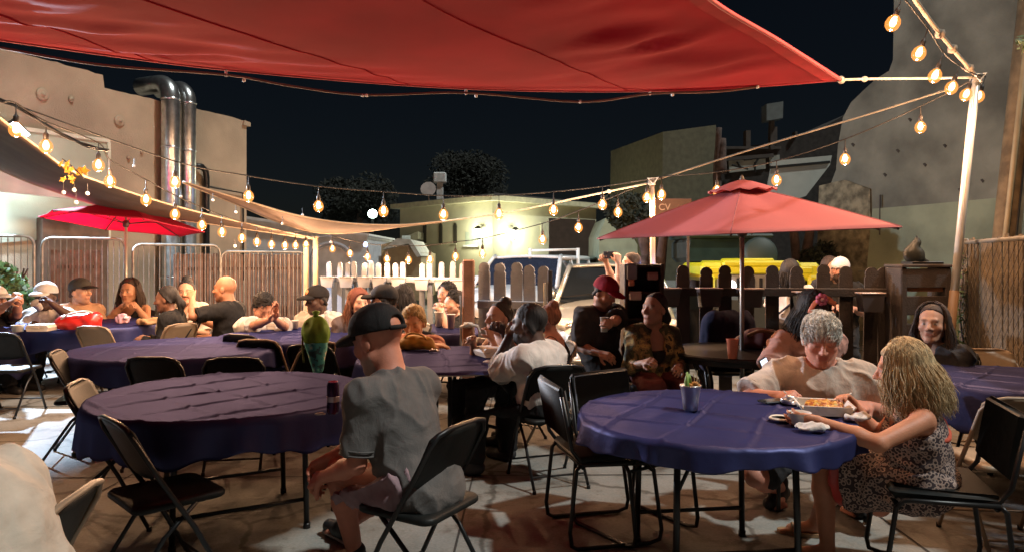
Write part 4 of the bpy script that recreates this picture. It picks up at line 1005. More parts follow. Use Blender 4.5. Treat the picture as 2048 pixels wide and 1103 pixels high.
T5 = Vector((PX(612, 7.3), 7.3, 0)); T6 = Vector((PX(905, 5.55), 5.55, 0)); T7 = Vector((PX(925, 8.0), 8.0, 0)); T9 = Vector((PX(2020, 4.55), 4.55, 0)); T10 = Vector((PX(-90, 7.9), 7.9, 0))
for nm, c, r, lab, cl, drop, mt, sd, rt in (
    (1, T1, .655, 'at the white-haired man and blonde woman', 'wrinkled navy plastic cloth on the table with the tin planter', .095, navy, 11, -.5),
    (2, T2, .76, 'beside the man in the grey T-shirt', 'creased navy plastic cloth on the table with the single drink can', .20, navy, 12, .85),
    (3, T3, .86, 'with nobody seated at it', 'navy plastic cloth on the empty table, lit along one side', .19, navy, 13, .2),
    (4, T4, .98, 'with the red handbag on it', 'bright-lit blue cloth under the red handbag', .24, navy, 14, .1),
    (5, T5, .86, 'in front of the men in white T-shirts', 'navy cloth on the table with the clear bottle and cup', .24, navy, 15, .3),
    (6, T6, .74, 'with the pink-shirted woman leaning on it', 'navy cloth slipping off the table edge in front of the pink-shirted woman', .12, navy, 16, .15),
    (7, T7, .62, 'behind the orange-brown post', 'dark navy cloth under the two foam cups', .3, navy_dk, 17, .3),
    (9, T9, .62, 'set with tan chairs by the slatted fence', 'smooth navy cloth on the table by the slatted fence', .28, navy_dk, 18, .8),  # darker navy here puts shade into the cloth colour
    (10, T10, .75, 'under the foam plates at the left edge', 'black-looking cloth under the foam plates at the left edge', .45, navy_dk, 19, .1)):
    round_table('round folding table ' + lab, c, r - .012, leg_rot={1: .12, 2: .5}.get(nm, nm * .4))
    def lift6(V):
        th_ = np.arctan2(V[:, 1], V[:, 0]); m_ = np.clip((np.cos(th_ + 1.35) - .55) * 4, 0, 1); low = np.clip(-V[:, 2] * 12, 0, 1)
        V[:, 2] = np.where(V[:, 2] < 0, V[:, 2] * (1 - .85 * m_), V[:, 2]); return V
    cloth(cl, c, r, drop, sd, mt, rot=rt, lift=lift6 if nm == 6 else None)
# black mesh patio table under the red umbrella
T8 = Vector((PX(1478, 6.05), 6.05, 0))
o = empty('patio_table', T8, label='black metal patio table under the faded red umbrella', cat='table')
MB().lathe([(.03, .70), (.60, .70), (.615, .71), (.615, .725), (.60, .735), (.03, .735)], (0, 0, 0), 48).build('tabletop', black_metal, o)
MB().lathe([(.56, .66), (.575, .66), (.575, .70), (.56, .70)], (0, 0, 0), 48).build('apron', black_metal, o)
for k in range(4):
    a = .4 + k * math.pi / 2; b = Vector((math.cos(a), math.sin(a), 0))
    MB().tube(smooth_path([b * .5 + Vector((0, 0, .69)), b * .36 + Vector((0, 0, .4)), b * .42 + Vector((0, 0, .15)), b * .52 + Vector((0, 0, .01))], 5), .016, 8).build('leg', black_metal, o, True)
MB().lathe([(.33, .28), (.345, .28), (.345, .3), (.33, .3)], (0, 0, 0), 32).build('ring', black_metal, o)

# ------------------------------------------------------------------ chairs (origin on the floor under the seat, sitter faces +Y)
def folding_chair(frame_m, pad_m, name='folding_chair'):
    o = empty(name, (0, 0, 0))
    def rr(w, h, r, n=5):
        return [(sx * (w - r) + r * math.cos(t) , sz * (h - r) + r * math.sin(t)) for sx, sz, t0 in ((1, 1, 0), (-1, 1, 90), (-1, -1, 180), (1, -1, 270)) for t in [R(t0 + 90 * k / n) for k in range(n + 1)]]
    # front-leg / back frame: one bent tube on both sides, joined over the top
    P = [(.215, .22, .012), (.215, .06, .33), (.21, -.08, .56), (.205, -.18, .74), (.17, -.205, .795), (.10, -.212, .81), (-.10, -.212, .81), (-.17, -.205, .795), (-.205, -.18, .74), (-.21, -.08, .56), (-.215, .06, .33), (-.215, .22, .012)]
    MB().tube(P, .0115, 8).build('back_frame', frame_m, o, True)
    for s in (-1, 1):
        MB().tube([(s * .19, -.25, .012), (s * .19, -.06, .30), (s * .19, .08, .43)], .0105, 8).lathe([(.013, 0), (.013, .025)], (s * .19, -.252, 0), 8).build('rear_leg', frame_m, o, True)
        MB().lathe([(.014, 0), (.014, .025)], (s * .215, .222, 0), 8).build('foot_cap', black_metal, o)
    MB().tube([(-.19, -.2, .09), (.19, -.2, .09)], .007, 6).build('rear_stretcher', frame_m, o)
    MB().tube([(-.215, .165, .12), (.215, .165, .12)], .007, 6).build('front_stretcher', frame_m, o)
    m = MB(); q = rr(.2, .2, .05); n = len(q)
    vs = [(x * k, y * k + .02, z) for k, z in ((.97, .425), (1, .432), (1, .446), (.96, .456), (.7, .452)) for x, y in q]
    fs = [tuple(reversed(range(n)))] + [(j * n + i, j * n + (i + 1) % n, (j + 1) * n + (i + 1) % n, (j + 1) * n + i) for j in range(4) for i in range(n)] + [tuple(range(4 * n, 5 * n))]
    m.add(vs, fs); m.build('seat', pad_m, o, True)
    G = []
    for z in np.linspace(.545, .805, 9):
        row = []
        for x in np.linspace(-.2, .2, 13):
            f = abs(x) / .2; zz = z - (.03 * max(0, f - .8) / .2 if z > .79 else 0) + (.035 * (f ** 3) if z < .56 else 0)
            y = -.08 - (zz - .56) * .50 - .018 * (1 - f * f) - .004; row.append((x, y, zz))
        G.append(row)
    k = MB(); k.grid(G); b = k.build('backrest', pad_m, o, True); b.modifiers.new('thickness', 'SOLIDIFY').thickness = .014
    return o
def sled_chair(name='sled_chair'):
    o = empty(name, (0, 0, 0)); tube_m = black_metal
    for s in (-1, 1):
        x = s * .24
        P = [(x, -.20, .445), (x, -.225, .42), (x, -.26, .10), (x, -.25, .03), (x, -.22, .013), (x, .18, .013), (x, .235, .03), (x, .245, .08), (x, .20, .40), (x, .17, .432), (x, .13, .437), (x, -.20, .445)]
        MB().tube(P, .0115, 8).build('leg', tube_m, o, True)
        MB().tube([(x * .95, -.12, .44), (x * .95, -.2, .46), (x * .95, -.245, .52), (x * .93, -.30, .80)], .0115, 8).build('back_upright', tube_m, o, True)
    MB().tube([(-.24, .19, .40), (.24, .19, .40)], .010, 8).tube([(-.24, -.19, .43), (.24, -.19, .43)], .010, 8).build('cross_bar', tube_m, o, True)
    MB().box((0, .0, .462), (.47, .44, .05), None, .02).build('seat', pad_black, o, True)
    MB().box((0, -.275, .70), (.46, .045, .30), Matrix.Rotation(R(10), 3, 'X'), .025).build('backrest', pad_black, o, True)
    return o
pad_black = mat('black_vinyl', (.012, .013, .0125), .5, var=.2, vs=20, bump=.06, spec=.22)
pad_char = mat('charcoal_pad', (.028, .028, .027), .55, var=.2, vs=15)
pad_tan = mat('tan_painted_steel', (.30, .235, .165), .45, var=.1)
fc0 = folding_chair(black_metal, pad_black); tc0 = folding_chair(tan_metal, pad_tan); sc0 = sled_chair(); rc0 = folding_chair(tan_metal, pad_black)
used = set()
def chair(proto, x, y, a, label, group=None):
    if proto.name in used: o = copy_tree(proto)
    else: o = proto; used.add(proto.name)
    o.location = (x, y, 0); o.rotation_euler = (0, 0, R(a - 90)); tag(o, label, 'chair', group); return o
chair(fc0, -1.60, 3.20, 46, 'black folding chair pushed against the front of the drink-can table')
chair(rc0, -1.50, 2.05, 188, 'black folding chair with worn tan rim behind the white-shirted shoulder')  # tan frame, black seat and back
chair(fc0, PX(172, 5.45), 5.45, 20, 'black folding chair standing side-on at the left of the empty table')
chair(fc0, PX(232, 4.05), 4.05, 15, 'black folding chair on the left side of the drink-can table')
chair(fc0, PX(335, 5.22), 5.22, 86, 'black folding chair with its back to the drink-can table, farther from the green bag')
chair(fc0, PX(478, 5.18), 5.18, 100, 'black folding chair between the empty table and the drink-can table, nearer the green bag')
chair(rc0, PX(538, 6.35), 6.35, 80, 'tan-rimmed folding chair tucked at the white-T-shirt table')
chair(fc0, PX(508, 6.75), 6.75, 70, 'black folding chair in front of the man bent over his food')
chair(rc0, PX(604, 6.0), 6.0, 150, 'tan-edged folding chair standing beside the green drawstring bag')
chair(fc0, PX(640, 5.95), 5.95, 80, 'folding chair with the green drawstring bag hung on its back')
chair(fc0, PX(728, 4.5), 4.5, -158, 'black folding chair hidden behind the grey T-shirt man and his drink can')
chair(sc0, PX(1205, 3.9), 3.9, 12, 'empty black sled-base chair at the left of the planter table')
chair(sc0, PX(1270, 3.95), 3.95, -55, 'empty black sled-base chair behind the planter table, facing the tin planter')
chair(tc0, PX(2005, 3.72), 3.72, 84, 'tan folding chair backing onto the blonde woman beside the slatted fence table')
chair(tc0, PX(2000, 5.28), 5.28, -96, 'tan folding chair on the fence side of the slatted fence table')
chair(tc0, PX(212, 7.62), 7.62, 80, 'tan folding chair pushed under the table with the red handbag')
chair(tc0, PX(342, 7.85), 7.85, 150, 'tan folding chair by the right end of the red handbag table')
chair(tc0, PX(575, 9.4), 9.4, 180, 'tan folding chair far behind the men in white T-shirts')
chair(fc0, PX(20, 6.9), 6.9, 95, 'black folding chair backing the foam plate table at the left edge')

# ------------------------------------------------------------------ vehicles
def vehicle(name, label, cat, loc, rot, W, L, stations, cabin, paint, sc=1.0, lamp=True, glass=None):
    """body lofted along +Y (nose at y=0, tail at y=L); stations: (y, half width, z low, z high, crown)"""
    o = empty(name, loc, rot, label, cat); o.scale = (sc,) * 3; glass = glass or glass_dark
    def loft(st, mt, nm):
        rows = []
        for y, w, z0, z1, cr in st:
            rows.append([(-w * .92, y, z0), (-w, y, z0 + .12), (-w * 1.0, y, z0 + (z1 - z0) * .55), (-w * .97, y, z1 - .06), (-w * .86, y, z1), (-w * .45, y, z1 + cr * .8), (0, y, z1 + cr), (w * .45, y, z1 + cr * .8), (w * .86, y, z1), (w * .97, y, z1 - .06), (w, y, z0 + (z1 - z0) * .55), (w, y, z0 + .12), (w * .92, y, z0)])
        mb = MB(); mb.grid(rows); k = len(rows[0]); n = len(rows)
        mb.f += [tuple(range(k)), tuple(reversed(range((n - 1) * k, n * k)))] + [(i * k, (i + 1) * k, (i + 1) * k + k - 1, i * k + k - 1) for i in range(n - 1)]
        q = mb.build(nm, mt, o, True); e = q.modifiers.new('sub', 'SUBSURF'); e.levels = e.render_levels = 2; return q
    loft(stations, paint, 'body')
    # cabin: (y0 base windscreen, y1 top windscreen, y2 top rear, y3 base rear, z belt, z roof, half width belt, half width roof)
    y0, y1, y2, y3, zb, zr, wb, wr = cabin
    def P(s, y, z): t = (z - zb) / (zr - zb); return (s * (wb + (wr - wb) * t), y, z)
    fr = lambda z: y0 + (y1 - y0) * (z - zb) / (zr - zb); re = lambda z: y3 + (y2 - y3) * (z - zb) / (zr - zb)
    zt = zr - .07
    MB().grid([[P(s, fr(z), z) for s in (-.95, -.5, 0, .5, .95)] for z in np.linspace(zb, zt, 5)]).build('windscreen', glass, o)
    MB().grid([[P(s, re(z), z) for s in (-.95, 0, .95)] for z in (zb, zt)]).build('rear_window', glass, o)
    for s in (-1, 1):
        yy = [y0 + .15, y0 + .33 * (y3 - y0), y0 + .66 * (y3 - y0), y3 - .1]
        for a, b in zip(yy, yy[1:]):
            g4 = [P(s, max(a + .03, fr(zb) if a == yy[0] else 0), zb), P(s, b - .03, zb), P(s, min(b - .03, re(zt) - .02), zt), P(s, max(a + .03, fr(zt) + .06), zt)]
            MB().add(g4, [(0, 1, 2, 3)]).build('side_window', glass, o)
    m = MB()
    for s in (-1, 1):
        m.tube([P(s, fr(zb), zb - .02), P(s, fr(zt) , zt), P(s, fr(zt) + .1, zr - .02)], .045, 6); m.tube([P(s, re(zb), zb - .02), P(s, re(zt), zt)], .05, 6)
        for k in (.33, .66): m.tube([P(s, y0 + k * (y3 - y0), zb), P(s, y0 + k * (y3 - y0), zt)], .035, 6)
        m.tube([P(s, fr(zt), zt), P(s, re(zt), zt)], .045, 6)
    m.build('pillars', paint, o, True)
    MB().grid([[(s * wr * 1.03, y, zr - .035 * s * s + .02 * math.sin(math.pi * (y - y1) / (y2 - y1))) for s in (-1, -.8, -.4, 0, .4, .8, 1)] for y in np.linspace(y1 - .03, y2 + .03, 8)]).build('roof', paint, o, True).modifiers.new('t', 'SOLIDIFY').thickness = .05
    m = MB().box((0, (y0 + y3) / 2, zb + .05), (wb * 1.7, (y3 - y0) * .7, .1)); 
    for s in (-1, 1): m.box((s * .38, y0 + 1.15, zb + .12), (.42, .14, .5), None, .05).box((s * .38, y0 + 1.12, zb + .45), (.24, .1, .18), None, .04)
    m.build('seats', mat('car_interior', (.05, .05, .05), .8), o)
    for s in (-1, 1):
        for y in (L * .19, L * .79):
            Mx = Matrix.Rotation(R(90), 3, 'Y'); w = MB().lathe([(.22, -.1), (.31, -.1), (.33, -.06), (.33, .06), (.31, .1), (.22, .1)], (s * (W / 2 - .1), y, .33), 24, Mx).build('wheel', mat('tyre_rubber', (.015, .015, .015), .8), o, True)
            MB().lathe([(0, -.09), (.2, -.1), (.225, -.09), (.225, .09), (.2, .1), (0, .09)], (s * (W / 2 - .1), y, .33), 18, Mx).build('rim', galv_dull, w, True)
        MB().box((s * (wb + .12), y0 + .45, zb + .1), (.2, .1, .15), None, .04).build('mirror', paint, o, True)
    return o
silver = mat('silver_car_paint', (.42, .45, .43), .3, .55, var=.04, coat=.6)
van = vehicle('minivan', 'silver minivan parked nose-on behind the grey picket panel', 'van', (PX(1234, 8.6), 8.6, 0), R(-6), 1.9, 4.7,
    [(0, .72, .32, .72, .05), (.08, .84, .22, .86, .06), (.35, .92, .2, .98, .08), (.9, .95, .2, 1.08, .09), (1.35, .96, .2, 1.14, .04), (2.5, .97, .2, 1.16, .0), (4.2, .95, .22, 1.16, .0), (4.65, .88, .3, 1.1, .0)],
    (.95, 1.85, 4.1, 4.6, 1.10, 1.70, .90, .70), silver, .86)
lamp_glass = mat('headlamp_glass', (.62, .60, .50), .12, .1, var=.3, vs=14, spec=.9, coat=1)
for s in (-1, 1):
    q = []
    for k in range(16):
        t = 2 * math.pi * k / 16; q.append((math.cos(t) * .20 * (1 + .25 * math.cos(t) * s), math.sin(t) * .105 + .05 * math.cos(t) * s))
    Mh = Matrix.Rotation(R(-38 * s), 3, 'Z') @ Matrix.Rotation(R(-18), 3, 'X')
    hl = MB().prism(q, .10, Mh, (s * .70, .16, .80)).build('headlight', lamp_glass, van, True)
    MB().lathe([(0, 0), (.05, .01), (.06, .04)], Vector((s * .68, .09, .80)), 12, Matrix.Rotation(R(90), 3, 'X')).build('reflector', mat('reflector', (.7, .68, .6), .1, .9), hl, True)
    MB().prism([(-.13, -.03), (.13, -.05), (.12, .05), (-.06, .05)], .06, Matrix.Rotation(R(-25 * s), 3, 'Z'), (s * .60, .02, .42)).build('fog_recess', black_metal, van)
MB().box((0, -.02, .72), (.8, .06, .10), None, .02).build('grille', mat('grille_dark', (.05, .05, .05), .4, .4), van)
MB().box((0, .0, .40), (.8, .06, .16), None, .02).build('lower_grille', black_metal, van)
MB().box((0, -.03, .53), (.34, .02, .15), None, .006).build('number_plate', mat('plate_white', (.6, .6, .58), .5), van)
MB().tube([(-.85, 1.02, 1.17), (-.3, .97, 1.24), (.1, 1.2, 1.34)], .01, 5).tube([(.05, .97, 1.2), (.5, 1.0, 1.26), (.75, 1.2, 1.36)], .01, 5).build('wiper', black_metal, van)
suv = vehicle('white_suv', 'white estate car parked behind the grey picket panel beside the minivan', 'car', (PX(985, 12.4), 12.4, 0), R(-24), 1.85, 4.5,
    [(0, .7, .35, .75, .04), (.1, .84, .25, .9, .05), (.9, .9, .22, 1.02, .06), (1.4, .92, .22, 1.06, .02), (4.1, .92, .25, 1.08, 0), (4.45, .85, .35, 1.0, 0)],
    (.95, 1.6, 4.0, 4.4, 1.04, 1.62, .86, .70), mat('white_car_paint', (.66, .68, .70), .3, .05, var=.03, coat=.6), 1.0, glass=mat('blue_glass', (.02, .026, .045), .08, spec=.8))
yel = mat('yellow_green_paint', (.62, .60, .02), .4, .0, var=.05, coat=.4)
tr = empty('yellow_truck', (PX(1520, 10.2), 10.2, 0), label='bright yellow boxy truck behind the dark brown picket fence', cat='truck')
hz = PZ(524, 10.0)
for s in (-1, 1):
    MB().box((s * .70, .55, hz - .14), (.34, 1.2, .26), None, .05).build('fender', yel, tr)
    MB().box((s * .76, -.05, hz - .72), (.17, .10, 1.06), None, .03).build('corner_post', yel, tr); MB().box((s * .76, -.105, hz - .62), (.11, .006, .16), None, .002).build('label', white_paint, tr)
    MB().lathe([(0, 0), (.07, .0), (.085, .02), (.085, .05)], (s * .46, -.06, hz - .34), 14, Matrix.Rotation(R(90), 3, 'X')).build('headlight', emis('truck_lamp', (1, .85, .85), .9), tr, True)
    MB().lathe([(.22, -.11), (.36, -.11), (.38, -.07), (.38, .07), (.36, .11), (.22, .11)], (s * .78, .6, .38), 20, Matrix.Rotation(R(90), 3, 'Y')).build('wheel', mat('tyre_rubber', (.015, .015, .015)), tr, True)
MB().box((0, .55, hz - .03), (1.12, 1.25, .10), None, .03).box((0, .6, hz + .03), (.5, 1.0, .05), None, .02).build('hood', yel, tr)
MB().box((0, -.04, hz - .12), (1.5, .06, .10), None, .02).build('front_lip', yel, tr)
MB().box((0, .0, hz - .38), (1.30, .06, .40), None, .02).build('grille', mat('grille_grey', (.22, .22, .2), .5), tr)
for k in range(7): MB().box((-.33 + k * .11, -.04, hz - .38), (.05, .02, .30), None, .006).build('grille_slot', black_metal, tr)
MB().box((0, -.12, hz - .82), (1.6, .14, .18), None, .03).build('bumper', black_metal, tr)
MB().box((0, .8, .75), (1.5, 2.0, .5), None, .05).build('chassis_body', mat('truck_dark', (.03, .035, .03), .6), tr)
MB().prism([(-.72, 0), (.72, 0), (.64, .40), (-.64, .40)], .05, Matrix.Rotation(R(-20), 3, 'X'), (0, 1.32, hz)).build('windscreen', mat('green_glass', (.02, .035, .03), .1), tr)
MB().box((0, 2.1, hz + .2), (1.36, 1.3, .42), None, .08).build('cab', mat('truck_dark', (.03, .035, .03)), tr)
MB().box((0, 2.05, hz + .43), (1.42, 1.45, .07), None, .03).build('soft_top', mat('soft_top', (.03, .05, .045), .5), tr)
MB().lathe([(0, -.1), (.22, -.1), (.27, -.05), (.27, .05), (.22, .1), (0, .1)], (.35, 1.0, hz + .13), 20, Matrix.Rotation(R(80), 3, 'X')).build('spare_wheel', mat('tyre_green', (.02, .035, .032), .6), tr, True)
# ------------------------------------------------------------------ people
def skin_mat():
    m = bpy.data.materials.new('skin'); m.use_nodes = True; n = m.node_tree.nodes; l = m.node_tree.links; b = n['Principled BSDF']
    a = n.new('ShaderNodeVertexColor'); a.layer_name = 'Col'
    tc = n.new('ShaderNodeTexCoord'); nz = n.new('ShaderNodeTexNoise'); nz.inputs['Scale'].default_value = 28; nz.inputs['Detail'].default_value = 4; l.new(tc.outputs['Object'], nz.inputs['Vector'])
    rp = n.new('ShaderNodeValToRGB'); rp.color_ramp.elements[0].color = (.82, .78, .76, 1); rp.color_ramp.elements[1].color = (1.1, 1.08, 1.06, 1); l.new(nz.outputs['Fac'], rp.inputs[0])
    x = n.new('ShaderNodeMix'); x.data_type = 'RGBA'; x.blend_type = 'MULTIPLY'; x.inputs[0].default_value = 1
    l.new(a.outputs[0], x.inputs[6]); l.new(rp.outputs[0], x.inputs[7]); l.new(x.outputs[2], b.inputs['Base Color'])
    nb = n.new('ShaderNodeTexNoise'); nb.inputs['Scale'].default_value = 160; nb.inputs['Detail'].default_value = 3; l.new(tc.outputs['Object'], nb.inputs['Vector']); bp = n.new('ShaderNodeBump'); bp.inputs['Strength'].default_value = .25; bp.inputs['Distance'].default_value = .004; l.new(nb.outputs['Fac'], bp.inputs['Height']); l.new(bp.outputs[0], b.inputs['Normal'])
    b.inputs['Roughness'].default_value = .56; b.inputs['Subsurface Weight'].default_value = .08; b.inputs['Subsurface Radius'].default_value = (.02, .008, .004); b.inputs['Subsurface Scale'].default_value = .3
    return m
SKIN = skin_mat()
def fab(name, col, var=.1):
    """cotton: fine weave plus soft crumpled folds in the relief"""
    if name in MATS: return MATS[name]
    m = mat(name, col, .88, var=var, vs=12, bump=.12, bs=220, spec=.25); n = m.node_tree.nodes; l = m.node_tree.links
    tc = next(q for q in n if q.type == 'TEX_COORD'); b0 = next(q for q in n if q.type == 'BUMP')
    mp = n.new('ShaderNodeMapping'); mp.inputs['Rotation'].default_value = (.5, .4, .6); mp.inputs['Scale'].default_value = (13, 6, 9); l.new(tc.outputs['Object'], mp.inputs[0])
    nz = n.new('ShaderNodeTexNoise'); nz.inputs['Scale'].default_value = 1.0; nz.inputs['Detail'].default_value = 3; nz.inputs['Distortion'].default_value = .5; l.new(mp.outputs[0], nz.inputs['Vector'])
    b2 = n.new('ShaderNodeBump'); b2.inputs['Strength'].default_value = .42; b2.inputs['Distance'].default_value = .035; l.new(nz.outputs['Fac'], b2.inputs['Height']); l.new(b0.outputs[0], b2.inputs['Normal']); l.new(b2.outputs[0], n['Principled BSDF'].inputs['Normal'])
    return m
def hairm(name, col): return ramp_mat(name, [(.3, tuple(x * .45 for x in col)), (.5, col), (.75, tuple(min(1, x * 1.5) for x in col))], 1.0, .72, 'noise', False, (70, 70, 12), .6)
FAIR, TAN, OLIVE, BROWN, DARK, RED = (.56, .34, .25), (.45, .26, .17), (.36, .20, .13), (.20, .105, .065), (.085, .045, .032), (.58, .225, .145)
HCOL = dict(black=(.012, .010, .010), dbrown=(.035, .02, .014), blond=(.42, .30, .14), white=(.62, .60, .55), grey=(.3, .28, .25), ash=(.52, .37, .20), red=(.22, .09, .05))
COUNT = [0]
from mathutils.noise import noise_vector as _nv
def short_strands(hd, hsz, n, ln, comb, seed, rad=.0035, cov=.0):
    """short tufts growing from the scalp, combed along `comb` (head frame)"""
    rg = random.Random(seed); mb = MB(); c = Vector((0, -.014, .036)); rr = Vector((.079, .101, .093)); k = 0
    while k < n:
        d = Vector((rg.gauss(0, 1), rg.gauss(0, 1), rg.gauss(0, 1))).normalized(); p = c + Vector((d.x * rr.x, d.y * rr.y, d.z * rr.z))
        if -.75 * (p.y - .074) + .66 * (p.z - .074) < -.004 + rg.uniform(-.006, .006) or p.z < -.075 or (p.z < .02 and p.y > -.02 and abs(p.x) > .06 and p.z < -.02): continue
        k += 1; nn = Vector((d.x / rr.x, d.y / rr.y, d.z / rr.z)).normalized(); t = Vector(comb) + _nv(p * 26 + Vector((seed, 0, 0))) * 1.3 + Vector((rg.gauss(0, .12), rg.gauss(0, .12), rg.gauss(0, .12))) + Vector((d.x * .5, 0, -.2)); t = (t - nn * t.dot(nn)).normalized()
        L = ln * rg.uniform(.7, 1.25); hh = .010 * _nv(p * 30 + Vector((0, seed, 0))).x; q = [p - nn * .004, p + nn * .008 + t * L * .3, p + nn * (.012 + hh) + t * L * .7, p + nn * (.005 + hh + rg.uniform(-.003, .005)) + t * L]
        mb.tube([Vector(hd(*x)) for x in q], [rad * hsz, rad * 1.25 * hsz, rad * hsz, rad * .3 * hsz], 3)
    return mb
def long_strands(hd, hsz, n, ln, am, sp, seed, rad=.0042, span=2.5, part=0.0):
    """long wavy locks falling from the crown around the back and sides"""
    rg = random.Random(seed); mb = MB()
    for i in range(n):
        an = rg.uniform(-span, span); el = rg.uniform(.02, 1.45); c0 = Vector((math.sin(an) * math.cos(el) * .080, -math.cos(an) * math.cos(el) * .102 - .014, .038 + math.sin(el) * .096))
        an2 = an * 1.0 + rg.uniform(-.15, .15)
        if el > 1.0: an2 = math.copysign(rg.uniform(.2, span), an)
        ph = rg.uniform(0, 6.3); fq = rg.uniform(22, 48); a_ = am * rg.uniform(.4, 1.3); L = rg.uniform(*ln); s_ = sp * rg.uniform(.3, 1.2); o_ = rg.uniform(.008, .022); P_ = []; n1 = max(2, int(el / .32)); m = 8
        for k in range(n1):
            e = el * (1 - k / n1); a2 = an + (an2 - an) * k / n1; P_.append(Vector((math.sin(a2) * math.cos(e) * (.080 + o_), -math.cos(a2) * math.cos(e) * (.102 + o_) - .014, .038 + math.sin(e) * (.096 + o_))))
        for k in range(m + 1):
            t = k / m; R_ = .082 + o_ + s_ * math.sin(math.pi * .62 * t); zz = .036 - L * .82 * t
            P_.append(Vector((math.sin(an2) * R_ + math.cos(ph + fq * zz) * a_ * t, -math.cos(an2) * R_ * 1.18 - .016 + math.sin(ph * 1.7 + fq * zz) * a_ * t, zz)))
        sp_ = smooth_path(P_, 2); nn_ = len(sp_)
        mb.tube([Vector(hd(*q)) for q in sp_], [rad * hsz * (1 - .75 * (k / nn_) ** 3) for k in range(nn_)], 3)
    return mb
def person(label, hp, Y, a, lean=8, tilt=0, hy=0, hpitch=0, sc=1.0, hs=1.0, seat=.46, stand=False, fat=1.0, skin=TAN, hair='short', hcol='dbrown', cap=None, shirt=None, pants=None,
           shoes=(.02, .02, .022), lh=None, rh=None, lcurl=.5, rcurl=.5, lel=None, rel=None, lnorm=None, rnorm=None, ldir=None, rdir=None, vox=.013, beard=None, seatobj=None, fem=False, knees=.44, feet=None, kneespread=.10,
           legs=True, eyes_open=True, hip=None, comb=(0, -1, -.2), strands=220, hlen=(.22, .34), sleeve_r=1.0, sw=.175, hand_n=None):
    """hp = pixel of the head centre, Y = its distance; a = facing, degrees counter-clockwise from +X; hands/feet targets are places in the yard"""
    f = Vector((math.cos(R(a)), math.sin(R(a)), 0)); r = Vector((math.sin(R(a)), -math.cos(R(a)), 0)); up = Vector((0, 0, 1))
    ut = (up * math.cos(R(lean)) + f * math.sin(R(lean))); ut = (ut + r * math.tan(R(tilt))).normalized(); ft = (f - ut * f.dot(ut)).normalized(); rt = ft.cross(ut)
    H = pt(hp[0], hp[1], Y)
    hv = (ut * .55 + up * .45).normalized() * .165 * sc + f * .035 * sc
    pz = (seat + .09 * sc) if not stand else .93 * sc
    tl = (H.z - hv.z - pz) / (.49 * sc * max(.2, ut.z)); tl = min(1.15, max(.72, tl))
    P = H - hv - ut * (.49 * sc * tl)
    N = H - hv
    if stand: pz = P.z
    def T(x, y, z): return P + rt * (x * sc) + ft * (y * sc) + ut * (z * sc * tl)
    S = {s: T(s * sw, -.005, .425) for s in (-1, 1)}
    # arms
    LU, LF = .285 * sc, .255 * sc
    def ik(A, B, l1, l2, hint):
        d = B - A; L = min(d.length, (l1 + l2) * .995); d.normalize(); B = A + d * L
        x = (l1 * l1 - l2 * l2 + L * L) / (2 * L); h = math.sqrt(max(0, l1 * l1 - x * x)); u = hint - d * hint.dot(d)
        u = u.normalized() if u.length > 1e-5 else d.orthogonal().normalized()
        return A + d * x + u * h, B
    arm = {}
    for s, tgt, el, cu, no, hd in ((-1, lh, lel, lcurl, lnorm, ldir), (1, rh, rel, rcurl, rnorm, rdir)):
        if tgt is None: tgt = P + f * .30 * sc + r * (s * .10) + up * .10
        E, W = ik(S[s], Vector(tgt), LU, LF, Vector(el) if el is not None else (r * s * .55 - up * 1.0 - f * .35))
        d = Vector(hd).normalized() if hd is not None else (W - E).normalized()
        n_ = Vector(no) if no is not None else (-r * s * .55 - up * .6 + f * .1); n_ = (n_ - d * n_.dot(d)).normalized()
        arm[s] = (E, W, d, n_, cu)
    leg = {}
    if legs:
        for s in (-1, 1):
            hipj = P + r * (s * .088 * sc * fat ** .5) - up * .02 * sc
            if stand:
                foot = Vector((hipj.x, hipj.y, .085)) + r * (s * .03) if feet is None else Vector(feet[0 if s < 0 else 1]); K, A_ = ik(hipj, foot, .44 * sc, .43 * sc, f)
            else:
                if feet is not None: foot = Vector(feet[0 if s < 0 else 1])
                else: foot = Vector((P.x, P.y, .085)) + f * knees * sc + r * (s * kneespread * sc)
                K, A_ = ik(hipj, foot, .43 * sc, .42 * sc, f * .9 + up * .8 + r * s * .15)
            leg[s] = (hipj, K, A_)
    # head frame
    hr = Matrix.Rotation(R(hy), 3, 'Z'); hf = hr @ f; hrr = hr @ r
    hf2 = (hf * math.cos(R(hpitch)) - up * math.sin(R(hpitch))); hu = hrr.cross(hf2)
    hsz = sc * hs; HM = np.array([[*hrr], [*hf2], [*hu]]).T
    Hn = np.array(H)
    def hd_(x, y, z): return Hn + HM @ (np.array((x, y, z)) * hsz)
    root = empty('person', (P.x, P.y, 0), label=label, cat='person'); loc = (P.x, P.y, 0)
    # ---- skin
    B = SDF(); fx = fat
    B.ell(T(0, 0, .30), np.array((.15 * fx, .10 * fx, .19)) * sc, np.array([[*rt], [*ft], [*ut]]).T, .05)
    B.ell(T(0, .01, .08), np.array((.135 * fx, .105 * fx, .17)) * sc, np.array([[*rt], [*ft], [*ut]]).T, .05)
    B.cap(T(-.13, 0, .42), T(.13, 0, .42), .050 * sc, None, .05); [B.cap(T(0, -.02, .47), T(s * .15, -.005, .43), .045 * sc, .036 * sc, .05) for s in (-1, 1)]
    nk = (.9 if fem else 1.08) * fat ** .4; B.cap(T(0, -.01, .40), hd_(0, -.02, -.06), .062 * sc * nk, .054 * hsz * nk, .03)
